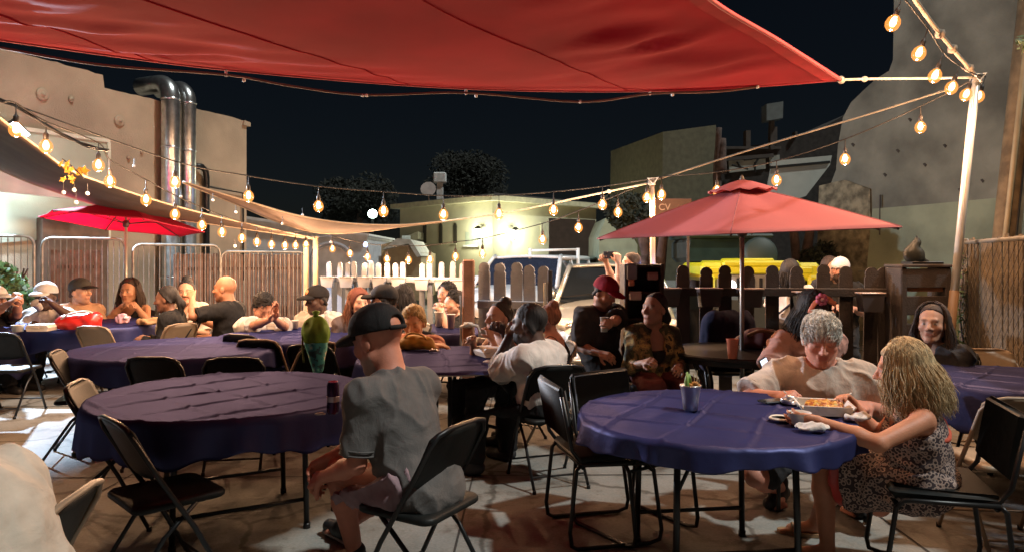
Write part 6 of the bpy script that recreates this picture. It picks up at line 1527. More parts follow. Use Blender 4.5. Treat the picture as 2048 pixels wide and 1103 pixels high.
p9 = person('standing man in red cap and black shirt holding a drink and leaning over', (1210, 584), 6.25, -62, lean=12, hy=16, hpitch=24, sc=.98, hs=1.08, stand=True, skin=(.40, .21, .14), hair='crop', hcol='black', cap=dict(m=fab('dark_red_cap', (.22, .012, .028)), bm=fab('dark_red_cap', (.22, .012, .028)), flat=1), fat=1.12,
    shirt=dict(m=char_fab, sleeve=.95, ease=.034, fold=.010, hem=-.10), pants=dict(m=black_fab, len=2, wide=1.25), rh=pt(1200, 706, 6.02), lh=pt(1222, 645, 5.86), lcurl=.8, rcurl=.45, vox=.0095, beard=((.05, .03, .025), .6), rel=(-.6, .5, -.6), lel=(.9, -.2, -.5), sleeve_r=1.12, lnorm=(-.7, .7, 0))
camo = ramp_mat('camouflage_cloth', [(0, (.02, .022, .015)), (.42, (.05, .055, .025)), (.50, (.20, .14, .06)), (.56, (.34, .25, .08)), (.62, (.03, .03, .02))], 9, .85, 'noise')
p10 = person('seated woman in an open camouflage shirt and dark red trousers looking aside', (1309, 618), 5.92, -82, lean=2, hy=-58, hpitch=-6, sc=1.02, hs=1.08, skin=(.34, .18, .12), hair='pony', hcol='black', fem=True, fat=1.1, shirt=dict(m=camo, sleeve=1.55, neck='open', under=black_fab, utop=.27, bust=1.15, ease=.026, fold=.01),
    pants=dict(m=fab('maroon_trousers', (.10, .028, .026)), len=2, wide=1.2), lh=pt(1358, 735, 5.62), rh=pt(1288, 724, 5.6), vox=.0095, kneespread=.13, rel=(-.35, .1, -1), lel=(.35, .1, -1), sw=.152)
seat_chair(p10, fc0, 'black folding chair under the woman in the camouflage shirt')
p11 = person('man behind the fence holding up a phone to take a picture', (1262, 527), 7.7, 186, lean=0, hy=0, hpitch=0, sc=.96, hs=1.0, stand=True, skin=FAIR, hair='crop', hcol='dbrown', shirt=dict(m=white_tee, sleeve=.8), pants=jeans_black, lh=pt(1236, 526, 7.45), rh=pt(1212, 524, 7.6), lcurl=.7, rcurl=.7, vox=.011, lel=(.1, -.2, -1), rel=(-.2, .2, -1))
p12 = person('bearded man in white backward cap and black shirt behind the dark fence', (1681, 540), 7.75, -112, lean=0, hy=-8, hpitch=0, sc=.97, hs=1.08, stand=True, skin=(.5, .27, .2), hair='crop', hcol='dbrown', cap=dict(m=fab('white_cap', (.55, .56, .58)), yaw=180), shirt=dict(m=black_fab, sleeve=.8), pants=jeans_black, vox=.0105, beard=((.03, .02, .016), .8, 1), fat=1.1)
p13 = person('short-haired person mostly hidden behind the bearded man in the white cap', (1662, 534), 8.1, -60, lean=0, sc=.96, hs=1.05, stand=True, skin=(.42, .25, .17), hair='crop', hcol='dbrown', shirt=dict(m=char_fab, sleeve=.8), pants=jeans_black, vox=.013)
p14 = person('dark-haired person in white top with a shoulder strap behind the dark fence', (1580, 546), 7.85, 70, lean=2, sc=.97, hs=1.05, stand=True, skin=(.45, .26, .18), hair='big', hcol='black', fem=True, shirt=dict(m=white_tee, sleeve=.7), pants=dict(m=khaki, len=2), vox=.013)
T_ = p14['T']; MB().tube(smooth_path([T_(.13, -.06, .45), T_(.03, -.15, .28), T_(-.15, -.12, .05)], 6), .012, 6).build('shoulder_strap', denim, p14['o'], True, world=True)
p15 = person('older woman with short blonde hair in pink top resting her arms on the table', (827, 645), 6.42, -86, lean=16, hy=-8, hpitch=14, sc=1.06, hs=1.10, skin=(.58, .33, .20), hair='short', hcol='blond', fem=True, fat=1.25, shirt=dict(m=fab('salmon_top', (.55, .27, .21)), sleeve=1.1, ease=.03, fold=.01), pants=jeans_black, lh=pt(836, 690, 6.1), rh=pt(868, 690, 6.12), vox=.010, lel=(.7, .3, -.4), rel=(-.8, .3, -.4), lcurl=.3, rcurl=.3, ldir=(-1, -.2, 0), rdir=(1, -.2, 0), eyes_open=False)
seat_chair(p15, fc0, 'black folding chair under the older woman in the pink top')
p16 = person('broad-backed man in black cap and black shirt turned sideways', (768, 602), 7.0, 150, lean=8, hy=22, hpitch=0, sc=1.08, hs=1.12, skin=(.48, .25, .18), hair='crop', hcol='black', cap=dict(m=cap_black), fat=1.3, shirt=dict(m=black_fab, sleeve=.9, ease=.03), pants=jeans_black, vox=.0115)
seat_chair(p16, fc0, 'black folding chair under the broad-backed man in black')
p17 = person('smiling woman in a grey sweater with a brown hood', (718, 607), 7.6, -66, lean=8, hy=8, hpitch=-4, sc=1.05, hs=1.12, skin=(.60, .36, .26), hair='long', hcol='red', fem=True, fat=1.15, shirt=dict(m=fab('grey_sweater', (.13, .10, .10)), sleeve=1.95, ease=.03), pants=jeans_black, vox=.0115)
A = SDF(); hk = lambda x, y, z: p17['hd'](x, y, z)
A.ell(hk(0, -.02, .035), np.array((.10, .118, .12)) * p17['hsz'], p17['HM'], .02).cap(hk(0, -.05, -.05), hk(0, -.05, -.16), .085, .10, .04).ell(hk(0, .10, -.01), np.array((.074, .10, .10)) * p17['hsz'], p17['HM'], .012, -1).sph(hk(0, .05, -.17), .07, .02, -1)
V_, Q_ = A.mesh(.011); np_mesh('hood', V_, Q_, fab('brown_hood', (.16, .06, .045)), p17['o'], p17['o'].location)
seat_chair(p17, fc0, 'black folding chair under the woman with the brown hood')
p18 = person('woman with long dark hair behind the man in the black cap', (799, 598), 7.55, -160, lean=6, hy=-6, sc=1.02, hs=1.10, skin=(.55, .30, .2), hair='long', hcol='black', fem=True, shirt=dict(m=black_fab, sleeve=.4), pants=jeans_black, vox=.012)
seat_chair(p18, fc0, 'black folding chair under the long-haired woman behind the black-capped man')
p19 = person('man in black cap with a round badge and white T-shirt and long necklace', (634, 600), 8.2, -100, lean=5, hy=-34, hpitch=4, sc=1.10, hs=1.14, skin=DARK, hair='crop', hcol='black', cap=dict(m=cap_black, patch=mat('orange_badge', (.7, .25, .08), .6)), fat=1.2, shirt=dict(m=white_tee, sleeve=.95, ease=.034), pants=jeans_black, vox=.011, beard=((.02, .012, .01), .5))
seat_chair(p19, fc0, 'black folding chair under the man with the necklace')
T_ = p19['T']; MB().tube(smooth_path([T_(-.07, .02, .46), T_(-.075, .13, .36), T_(-.03, .165, .20), T_(0, .17, .16), T_(.03, .165, .20), T_(.075, .13, .36), T_(.07, .02, .46)], 5), .007, 6).build('necklace', mat('silver_chain', (.5, .48, .45), .3, .9), p19['o'], True, world=True)
p20 = person('dark-haired man in white T-shirt bent over with his hands pressed together', (527, 614), 7.75, -58, lean=24, hy=4, hpitch=36, sc=1.08, hs=1.12, skin=(.52, .28, .2), hair='short', hcol='black', fat=1.15, shirt=dict(m=white_tee, sleeve=.9, ease=.034, fold=.012), pants=jeans_black, lh=pt(548, 636, 7.42), rh=pt(540, 638, 7.36), lcurl=.15, rcurl=.15, ldir=(.25, -.2, 1), rdir=(.25, -.2, 1), vox=.0105, lel=(.9, .3, -.6), rel=(-.9, -.5, -.6), eyes_open=False, beard=((.05, .03, .025), .5))
seat_chair(p20, fc0, 'black folding chair under the man with pressed hands')
p21 = person('bald man in a black T-shirt reaching out sideways with one arm', (450, 578), 8.35, 176, lean=4, hy=0, hpitch=0, sc=1.10, hs=1.12, skin=(.44, .22, .13), hair=None, fat=1.15, shirt=dict(m=black_fab, sleeve=.9, ease=.03), pants=dict(m=black_fab, len=.9), lh=pt(384, 596, 8.15), rh=pt(400, 640, 8.5), lcurl=.3, vox=.0105, lel=(-.2, -.8, -.6), beard=((.1, .05, .04), .3))
seat_chair(p21, fc0, 'black folding chair under the bald man')
p22 = person('woman with hair tied up in a cream short-sleeved blouse', (372, 584), 9.0, -78, lean=4, hy=4, sc=1.08, hs=1.14, skin=(.5, .28, .18), hair='topbun', hcol='black', fem=True, shirt=dict(m=fab('cream_blouse', (.52, .45, .36)), sleeve=.9, neck='v', ease=.03), pants=jeans_black, vox=.012)
seat_chair(p22, fc0, 'black folding chair under the woman in the cream blouse')
p23 = person('girl with dark ponytail in a black jacket with cream collar, in profile', (333, 598), 8.0, -168, lean=8, hy=-6, hpitch=6, sc=1.06, hs=1.10, skin=(.26, .13, .085), hair='pony', hcol='black', fem=True, shirt=dict(m=black_fab, sleeve=1.95, ease=.036, neck='v'), pants=jeans_black, vox=.011)
T_ = p23['T']
for s in (-1, 1): MB().tube(smooth_path([T_(s * .02, -.08, .50), T_(s * .085, .02, .48), T_(s * .07, .135, .36), T_(s * .03, .165, .24)], 5), [.022 - .0006 * k for k in range(16)], 6).build('collar', fab('cream_collar', (.55, .5, .4)), p23['o'], True, world=True)
seat_chair(p23, fc0, 'black folding chair under the girl in the black jacket')
p24 = person('woman with long dark hair resting her chin on her joined hands', (259, 583), 9.55, -90, lean=10, hy=0, hpitch=0, sc=1.12, hs=1.16, skin=(.42, .22, .13), hair='long', hcol='dbrown', fem=True, fat=1.1, shirt=dict(m=black_fab, sleeve=0, neck='tank'), pants=jeans_black, lh=pt(268, 606, 9.3), rh=pt(250, 606, 9.3), lcurl=.5, rcurl=.5, ldir=(-1, -.1, .05), rdir=(1, -.1, .05), lel=(.7, -.5, -1), rel=(-.7, -.5, -1), lnorm=(0, 0, -1), rnorm=(0, 0, -1), vox=.0105)
seat_chair(p24, fc0, 'black folding chair under the woman with joined hands')
p25 = person('man in tan shirt and flat-brimmed black and cream cap looking aside', (161, 583), 9.05, -48, lean=4, hy=34, hpitch=-2, sc=1.12, hs=1.14, skin=(.52, .30, .2), hair='crop', hcol='dbrown', cap=dict(m=fab('cream_black_cap', (.05, .048, .045)), bm=cap_black, flat=1), fat=1.1, shirt=dict(m=fab('tan_tee', (.40, .25, .16)), sleeve=.9), pants=jeans_black, vox=.0105, beard=((.2, .11, .08), .5))
seat_chair(p25, fc0, 'black folding chair under the man in the tan shirt')
p26 = person('man in white lettered T-shirt and white cap drinking from a foam cup', (92, 592), 8.75, -86, lean=4, hy=0, hpitch=4, sc=1.14, hs=1.16, skin=DARK, hair='crop', hcol='black', cap=dict(m=fab('white_cap', (.55, .56, .58))), fat=1.2, shirt=dict(m=white_tee, sleeve=.9, ease=.034), pants=jeans_black, lh=pt(104, 606, 8.42), rh=pt(60, 652, 8.4), lcurl=.75, vox=.0105, lel=(.9, .1, -.7), ldir=(-.5, .2, .4), beard=((.02, .012, .01), .5))
seat_chair(p26, fc0, 'black folding chair under the drinking man in the white cap')
p27 = person('man cut off at the left edge in pale cap raising both hands', (-10, 600), 8.2, -18, lean=8, hy=0, hpitch=-2, sc=1.12, hs=1.12, skin=(.46, .25, .17), hair='crop', hcol='black', cap=dict(m=fab('white_cap', (.55, .56, .58))), shirt=dict(m=black_fab, sleeve=.6), pants=jeans_black, lh=pt(36, 598, 8.05), rh=pt(28, 600, 7.85), lcurl=.8, rcurl=.8, vox=.0115, rel=(-.1, -.4, -1), lel=(.2, .3, -1))
seat_chair(p27, fc0, 'black folding chair under the man at the left edge')
p28 = person('dark-haired person in black leaning behind the two foam cups', (893, 588), 8.65, -140, lean=10, hy=10, sc=1.06, hs=1.08, skin=(.5, .3, .22), hair='short', hcol='black', shirt=dict(m=black_fab, sleeve=1.9), pants=jeans_black, vox=.012, beard=((.05, .03, .025), .5))
seat_chair(p28, fc0, 'black folding chair under the person behind the foam cups')
p29 = person('dark-haired man in black T-shirt with clasped hands by the orange-brown post', (907, 606), 8.35, -150, lean=10, hy=8, sc=1.05, hs=1.08, skin=(.58, .36, .27), hair='short', hcol='black', shirt=dict(m=black_fab, sleeve=.9), pants=jeans_black, lh=pt(884, 622, 8.1), rh=pt(880, 622, 8.2), lcurl=.8, rcurl=.8, vox=.0115, beard=((.06, .04, .03), .5))
seat_chair(p29, fc0, 'black folding chair under the man by the orange-brown post')
p30 = person('person in a cream shirt cut off by the lower left edge', (-205, 835), 1.80, 176, lean=26, hy=0, sc=1.12, skin=FAIR, hair='crop', hcol='grey', fat=1.35, shirt=dict(m=fab('cream_shirt', (.52, .45, .37)), sleeve=.9, ease=.03, fold=.006), pants=dict(m=khaki, len=2), vox=.012)
for q in (p1, p2, p3, p6, p9, p10, p15, p19, p20, p24, p26, p30): print('HEAD', q['o']['label'][:30], [round(v) for v in proj(q['H'])], 'pelvis', [round(v, 2) for v in q['P']], [round(v) for v in proj(q['P'])])
# ------------------------------------------------------------------ things on tables and in hands
foam = mat('white_foam', (.68, .64, .58), .7, var=.05, vs=30, bump=.08); steel = mat('bright_tin', (.55, .52, .50), .3, .7, var=.15, vs=10); paper = mat('white_paper', (.62, .58, .55), .8, var=.1, vs=20, bump=.3, bs=40)
TZ = .752
def tt(px, py, z=TZ): return onz(px, py, z)
def crumple(name, parent, m_, rx, ry, rz_, seed, loc=(0, 0, 0), vx=.006, amp=.012, fr=30):
    S_ = SDF().ell((0, 0, rz_ * .6), (rx, ry, rz_)); V, Q = S_.mesh(vx); N = vnormals(V, Q); V = V + N * (amp * (vnoise(V * fr + seed) - .5) * 2)[:, None]; V[:, 2] = np.maximum(V[:, 2], 0); V = V + np.array(loc)
    return np_mesh(name, V, Q, m_, parent)
# tin planter
o = empty('tin_planter', tt(1381, 818), label='small tin planter with a green stalk and sticks on the navy cloth', cat='planter')
MB().lathe([(.036, 0), (.042, .06), (.050, .115), (.054, .118), (.054, .126), (.047, .124), (.040, .06), (.03, .10), (0, .10)], (0, 0, 0), 24).build('pot', steel, o, True)
MB().tube([(-.012, 0, .09), (-.02, .0, .14), (-.016, 0, .19)], [.014, .012, .004], 7).tube([(-.004, .01, .09), (.0, .01, .15), (-.004, .01, .18)], [.01, .009, .003], 7).build('stalk', mat('leek_green', (.22, .36, .08), .5), o, True)
m = MB()
for x, y, t in ((.01, 0, .02), (.02, .01, .035), (.03, -.01, .0), (.015, -.02, .05)): m.tube([(x, y, .09), (x + t * .5, y, .15), (x + t * .2, y, .20 - t)], .0022, 5)
m.build('stick', mat('skewer_wood', (.55, .42, .22), .7), o)
crumple('crumb', o, mat('fried_orange', (.5, .22, .05), .7), .03, .02, .02, 3, (.018, 0, .108), .004, .008, 70)
# food box, bowl, lid, phone, foil, napkins
c = tt(1648, 822); o = empty('food_box', c, R(-14), label='open white foam box of orange food before the white-haired man', cat='food')
MB().prism([(-.10, 0), (.10, 0), (.13, .045), (.122, .045), (.095, .008), (-.095, .008), (-.122, .045), (-.13, .045)], .20).build('tray', foam, o)
[MB().box((0, s * .104, .022), (.22, .008, .045)).build('side', foam, o) for s in (-1, 1)]
S_ = SDF().ell((0, 0, .028), (.092, .085, .026)); V, Q = S_.mesh(.0055); N = vnormals(V, Q); V = V + N * (.016 * (vnoise(V * 60) - .4))[:, None]
np_mesh('rice', V, Q, ramp_mat('saucy_rice', [(.35, (.35, .09, .02)), (.5, (.62, .30, .04)), (.62, (.6, .48, .18)), (.72, (.12, .2, .04))], 40, .4), o)
MB().box((.0, .20, .008), (.22, .18, .012), None, .004).build('open_lid', foam, o)
o = empty('foam_bowl', tt(1598, 846), label='white foam bowl held by the blonde woman', cat='bowl'); MB().lathe([(.035, 0), (.038, .004), (.052, .052), (.055, .053), (.050, .05), (.036, .008), (0, .008)], (0, 0, 0), 24).build('bowl', foam, o, True); MB().lathe([(0, .040), (.046, .040)], (0, 0, 0), 20).build('soup', mat('soup', (.35, .16, .05), .2), o)
o = empty('bowl_lid', tt(1562, 837), label='flat white bowl lid lying on the navy cloth', cat='lid'); MB().lathe([(0, .006), (.045, .006), (.05, .01), (.056, .004), (.054, 0), (0, 0)], (0, 0, 0), 24).build('lid', foam, o, True); MB().lathe([(.046, .006), (.049, .012), (.052, .006)], (0, 0, 0), 24).build('rim', foam, o, True)
o = empty('mobile_phone', tt(1546, 803), R(20), label='black phone lying beside the foil on the navy cloth', cat='phone'); MB().box((0, 0, .006), (.15, .075, .010), None, .004).build('body', black_metal, o); MB().box((0, 0, .0115), (.14, .068, .001)).build('screen', glass_dark, o)
o = empty('crumpled_foil', tt(1583, 806), label='crumpled foil and paper beside the black phone', cat='foil'); crumple('foil', o, mat('foil', (.7, .66, .66), .3, .7, var=.1), .05, .035, .025, 8, vx=.005, amp=.016, fr=45)
for (x, y, lab, sx) in ((1625, 858, 'crumpled white napkin under the blonde woman\'s forearm', .075), (1716, 838, 'folded napkin at the edge by the food box', .06)):
    o = empty('napkin', tt(x, y), label=lab, cat='napkin'); crumple('sheet', o, paper, sx, .045, .018, x, vx=.005, amp=.014, fr=38)
def fork(name, label, hand, d, up_=Vector((0, 0, 1))):
    o = empty(name, hand, label=label, cat='fork'); d = d.normalized(); s = d.cross(up_).normalized(); m = MB()
    m.tube([-d * .06, d * .04, d * .075 + up_ * -.004], [.0035, .0035, .006], 6); m.build('handle', foam, o, True)
    MB().add([d * .07 - s * .013, d * .07 + s * .013, d * .13 + s * .011, d * .13 - s * .011, d * .07 - s * .013 - up_ * .004, d * .07 + s * .013 - up_ * .004, d * .13 + s * .011 - up_ * .003, d * .13 - s * .011 - up_ * .003], [(0, 1, 2, 3), (7, 6, 5, 4), (0, 4, 5, 1), (1, 5, 6, 2), (2, 6, 7, 3), (3, 7, 4, 0)]).build('tines', foam, o)
def hand_at(p, s, fwd=.09, n=.02):
    E, W, d, nn, cu = p['arm'][s]; return W + d * fwd + nn * n
fork('plastic_fork', 'white plastic fork in the white-haired man\'s hand', hand_at(p2, 1), Vector((.5, -.35, -.55)))
fork('plastic_fork', 'white plastic fork raised in the blonde woman\'s hand', hand_at(p3, 1), Vector((-.75, .0, -.45)))
# drink can and wrapper
def can(px, py, label, body, Y=None):
    o = empty('drink_can', tt(px, py), label=label, cat='can'); MB().lathe([(.024, 0), (.030, .012), (.030, .140), (.024, .155), (.024, .157), (.021, .153), (0, .153)], (0, 0, 0), 22).build('can', body, o, True)
    MB().lathe([(.0215, .154), (.0245, .159), (.0245, .155)], (0, 0, 0), 22).box((.004, 0, .156), (.022, .012, .003), None, .001).build('lid', mat('pink_lid', (.6, .2, .45), .25, .8), o, True)
    MB().lathe([(.0304, .06), (.0306, .062), (.0306, .085), (.0304, .087)], (0, 0, 0), 22).build('band', mat('silver_band', (.4, .36, .42), .3, .6), o, True)
can(666, 826, 'tall dark purple drink can standing on the creased navy cloth', mat('purple_can', (.04, .012, .06), .25, .6))
o = empty('snack_wrapper', tt(640, 828), label='small torn white wrapper beside the drink can', cat='wrapper'); crumple('wrapper', o, paper, .03, .012, .006, 5, vx=.003, amp=.005, fr=80)
# pink-shirted woman's table
def clam(px, py, rot, label, m_=foam, s=1.0):
    o = empty('foam_clamshell', tt(px, py), R(rot), label=label, cat='food box')
    MB().prism([(-.10 * s, 0), (.10 * s, 0), (.115 * s, .035), (-.115 * s, .035)], .22 * s).build('base', m_, o); MB().prism([(-.117 * s, .038), (.117 * s, .038), (.10 * s, .07), (-.10 * s, .07)], .223 * s).build('lid', m_, o)
    MB().box((0, -.113 * s, .037), (.05, .006, .014), None, .002).build('tab', m_, o); return o
clam(984, 710, 25, 'closed white foam clamshell in front of the woman in the mauve vest')
clam(562, 656, -10, 'white foam clamshell beside the man with pressed hands'); clam(85, 660, 5, 'white foam clamshell in front of the drinking man')
o = empty('mustard_purse', tt(832, 697), R(-5), label='mustard yellow purse under the pink-shirted woman\'s arms', cat='purse'); S_ = SDF().ell((0, 0, .06), (.15, .07, .065)).cap((-.12, 0, .03), (.12, 0, .03), .05); V, Q = S_.mesh(.009); N = vnormals(V, Q); V = V + N * (.014 * (vnoise(V * 22) - .5))[:, None]; V[:, 2] = np.maximum(V[:, 2], 0)
np_mesh('bag', V, Q, mat('mustard_leather', (.48, .25, .03), .5, var=.2), o); MB().tube(smooth_path([(-.09, -.04, .1), (-.04, -.07, .14), (.06, -.07, .13), (.1, -.04, .09)], 5), .008, 6).build('handle', mat('mustard_leather', (.48, .25, .03)), o, True)
o = empty('key_bunch', tt(868, 702), label='small bunch of keys and cards beside the mustard purse', cat='keys'); crumple('keys', o, steel, .04, .02, .014, 9, vx=.004, amp=.012, fr=70)
o = empty('plastic_bag', tt(958, 690), label='crumpled white and green plastic bag by the orange-brown post', cat='bag'); crumple('bag', o, mat('bag_film', (.45, .47, .42), .4, var=.2), .10, .06, .05, 12, vx=.007, amp=.03, fr=22); MB().tube([(-.1, 0, .03), (-.13, -.02, .06), (-.15, -.02, .0)], .006, 5).build('knot', paper, o)
o = empty('napkin', tt(976, 724), label='small folded napkin near the foam clamshell and clasped hands', cat='napkin'); crumple('sheet', o, paper, .04, .03, .008, 14, vx=.004, amp=.008, fr=50)
def cup(px, py, label, h=.13, r0=.030, r1=.043, m_=foam, z=TZ, straw=False, lid=False, Y=None):
    o = empty('foam_cup', pt(px, py, Y) if Y else tt(px, py, z), label=label, cat='cup'); MB().lathe([(r0, 0), (r1 * .98, h - .006), (r1 * 1.05, h - .004), (r1 * 1.05, h), (r1 * .92, h), (r0 * .9, .01), (0, .01)], (0, 0, 0), 22).build('cup', m_, o, True)
    MB().lathe([(0, h * .8), (r1 * .88, h * .8)], (0, 0, 0), 18).build('drink', mat('dark_drink', (.05, .02, .01), .1), o)
    if straw: MB().tube([(0, 0, h * .5), (.012, 0, h + .07)], .003, 6).build('straw', mat('white_straw', (.7, .7, .7), .4), o)
    return o
cup(878, 652, 'taller white foam cup on the table behind the post', .17, .035, .05); cup(902, 656, 'pinkish foam cup nearer the orange-brown post', .16, .035, .05, mat('pink_foam', (.6, .42, .36), .7))
cup(193, 634, 'white foam cup beside the man in the tan shirt', .17, .036, .052); cup(590, 656, 'short white cup beside the foam clamshell', .09, .034, .04); cup(626, 668, 'white paper cup in front of the man with the necklace', .10, .033, .042)
cup(1465, 716, 'ribbed orange plastic cup on the black patio table', .155, .034, .047, ramp_mat('ribbed_orange', [(.0, (.5, .12, .07)), (.6, (.62, .2, .12))], 60, .4, 'wave', False, (1, 1, 0)), .735)
cup(36, 662, 'rounded foam bowl at the left edge of the foam plate table', .07, .05, .06)
o = empty('clear_bottle', tt(652, 664), label='clear bottle with dark drink beside the green drawstring bag', cat='bottle'); MB().lathe([(.03, 0), (.033, .02), (.033, .12), (.014, .17), (.013, .2)], (0, 0, 0), 18).build('bottle', mat('clear_plastic', (.45, .42, .38), .15), o, True); MB().lathe([(.034, .005), (.0345, .06)], (0, 0, 0), 18).build('drink', mat('dark_drink', (.05, .02, .01)), o, True); MB().lathe([(.015, .2), (.015, .22), (0, .22)], (0, 0, 0), 14).build('cap', white_paint, o)
# far left table
o = empty('red_handbag', tt(158, 657), R(8), label='shiny red handbag on the bright-lit blue cloth', cat='handbag'); S_ = SDF().cap((-.15, 0, .07), (.14, 0, .08), .09, .10, .02).ell((.14, 0, .1), (.09, .09, .1)); V, Q = S_.mesh(.01); N = vnormals(V, Q); V = V + N * (.03 * (vnoise(V * 14) - .5))[:, None]; V[:, 2] = np.maximum(V[:, 2], 0)
np_mesh('bag', V, Q, mat('red_leather', (.55, .025, .02), .3, var=.15, coat=.3), o); MB().tube(smooth_path([(-.17, -.06, .1), (-.06, -.1, .17), (.1, -.09, .2), (.16, -.05, .18)], 5), .012, 6).build('strap', mat('pale_strap', (.6, .45, .42), .5), o, True)
o = empty('pink_plush', tt(246, 645), label='round pink plush bundle on the bright-lit blue cloth', cat='toy'); crumple('plush', o, mat('pink_plush', (.6, .36, .42), .9, var=.2, vs=20), .08, .07, .07, 6, vx=.008, amp=.02, fr=30); MB().lathe([(0, 0), (.03, .01), (.03, .03), (0, .04)], (.06, -.05, .05), 10).build('bow', mat('white_ribbon', (.7, .68, .68), .6), o, True)
o = empty('paper_bag', tt(300, 648), R(10), label='torn brown paper bag with food in front of the girl in the black jacket', cat='bag'); crumple('bag', o, mat('kraft_paper', (.42, .26, .13), .85, var=.2), .14, .07, .05, 7, vx=.009, amp=.03, fr=16); crumple('napkin', o, paper, .05, .03, .02, 17, (.17, -.03, 0), .006, .015, 40)
# patio table
o = empty('brown_bag', T8 + Vector((.22, .1, .735)), label='dark red slouchy bag on the black patio table', cat='bag'); crumple('bag', o, mat('maroon_bag', (.09, .02, .018), .6, var=.3), .24, .12, .10, 4, vx=.012, amp=.03, fr=10); MB().tube(smooth_path([(-.15, -.1, .12), (-.05, -.13, .17), (.06, -.13, .15), (.16, -.1, .12), (.26, -.08, .13)], 5), .016, 6).build('strap', mat('tan_strap', (.28, .16, .08), .6), o, True)
# navy seat cover and dark jackets on the fence
o = empty('hanging_jacket', (PX(1455, 6.8), 6.8, .45), label='dark blue jacket draped over a chair behind the patio table', cat='jacket'); S_ = SDF().cap((-.14, 0, .5), (.16, 0, .5), .07, .07).cap((-.15, 0, .45), (-.17, 0, .08), .10, .11, .04).cap((.16, 0, .45), (.16, 0, .08), .1, .11, .04).cap((0, 0, .45), (0, 0, .05), .11, .12, .05); V, Q = S_.mesh(.014); N = vnormals(V, Q); V = V + N * (.03 * (vnoise(V * np.array((16, 16, 5))) - .5))[:, None]; np_mesh('jacket', V, Q, fab('navy_jacket', (.02, .022, .05)), o)
chair(fc0, PX(1455, 6.8), 6.8, -92, 'black folding chair carrying the dark blue jacket')
chair(fc0, PX(1555, 6.45), 6.45, -110, 'black folding chair at the patio table between the jacket and the flower headband')
# green drawstring bag hung on its chair
c = pt(632, 700, 5.60); o = empty('drawstring_bag', (c.x, c.y, 0), label='green and teal patterned drawstring bag hung over a folding chair', cat='bag'); z0 = PZ(752, 5.60); z1 = PZ(632, 5.60)
S_ = SDF().ell((0, 0, z1 - .10), (.105, .075, .11)).cap((0, 0, z1 - .14), (.01, 0, z0 + .10), .10, .06, .04).plane((0, 0, z1 - .205), (0, 0, 1)); V, Q = S_.mesh(.009); N = vnormals(V, Q); V = V + N * (.018 * (vnoise(V * np.array((26, 26, 9))) - .5))[:, None]; np_mesh('upper', V, Q, mat('lime_cloth', (.17, .36, .04), .7, var=.25, vs=9), o)
S_ = SDF().cap((0, 0, z1 - .16), (.015, 0, z0 + .06), .098, .045, .04).plane((0, 0, z1 - .195), (0, 0, -1)); V, Q = S_.mesh(.009); N = vnormals(V, Q); V = V + N * (.014 * (vnoise(V * np.array((24, 24, 10))) - .5))[:, None]
np_mesh('lower', V, Q, ramp_mat('teal_swirl_print', [(0, (.03, .10, .12)), (.4, (.05, .32, .33)), (.5, (.18, .55, .5)), (.58, (.65, .62, .45)), (.66, (.30, .2, .14))], 11, .6), o)
MB().lathe([(.0, -.02), (.03, -.01), (.018, .015), (.035, .04), (0, .05)], (0, 0, z1 + .0), 10).build('gathered_top', mat('lime_cloth', (.17, .36, .04)), o, True)
MB().tube(smooth_path([(-.06, -.05, z1 - .04), (-.09, -.06, z1 - .16), (-.08, -.06, z0 + .12)], 5), .008, 6).build('cord', mat('olive_cord', (.1, .13, .03), .8), o, True)
# things in hands
def held(name, label, cat, pos, parts):
    o = empty(name, pos, label=label, cat=cat)
    for n_, mb, mt, sm in parts: mb.build(n_, mt, o, sm)
    return o
held('plastic_cup', 'clear cup held by the man in the red cap', 'cup', hand_at(p9, -1, .07, .045) + Vector((0, 0, -.02)), [('cup', MB().lathe([(.028, -.05), (.036, .07), (.039, .072), (.034, .07), (.027, -.045), (0, -.045)], (0, 0, 0), 18), mat('clear_plastic', (.45, .42, .38)), True), ('drink', MB().lathe([(0, .03), (.032, .03)], (0, 0, 0), 16), mat('amber_drink', (.3, .15, .04), .1), False)])
mid = (hand_at(p11, 1, .10, .02) + hand_at(p11, -1, .10, .02)) / 2
held('camera_phone', 'dark phone held up by the man behind the fence', 'phone', mid, [('body', MB().box((0, 0, 0), (.15, .012, .08), Matrix.Rotation(R(12), 3, 'Z'), .005), mat('phone_dark', (.04, .045, .06), .3), False), ('lens', MB().lathe([(.012, 0), (.014, .006), (0, .008)], (-.04, -.008, .02), 10, Matrix.Rotation(R(90), 3, 'X')), mat('lens_dark', (.01, .01, .02), .1), True)])
held('drinking_cup', 'white foam cup at the mouth of the man in the white cap', 'cup', Vector(p26['hd'](0, .135, -.07)), [('cup', MB().lathe([(.036, -.06), (.052, .06), (.055, .062), (.05, .06), (.034, -.055), (0, -.055)], (0, 0, 0), 18, Matrix.Rotation(R(50), 3, 'X')), foam, True), ('rim', MB().lathe([(.051, .058), (.056, .063), (.052, .066)], (0, 0, 0), 18, Matrix.Rotation(R(50), 3, 'X')), foam, True)])
held('lit_phone', 'phone with a bright screen in the hand of the woman with the flower headband', 'phone', pt(1531, 734, 4.95), [('body', MB().box((0, 0, 0), (.008, .075, .14), Matrix.Rotation(R(-22), 3, 'Y') @ Matrix.Rotation(R(-60), 3, 'Z'), .003), black_metal, False), ('screen', MB().box((.005, -.003, 0), (.004, .066, .125), Matrix.Rotation(R(-22), 3, 'Y') @ Matrix.Rotation(R(-60), 3, 'Z')), emis('phone_screen', (.75, .8, 1.0), .45), False)])
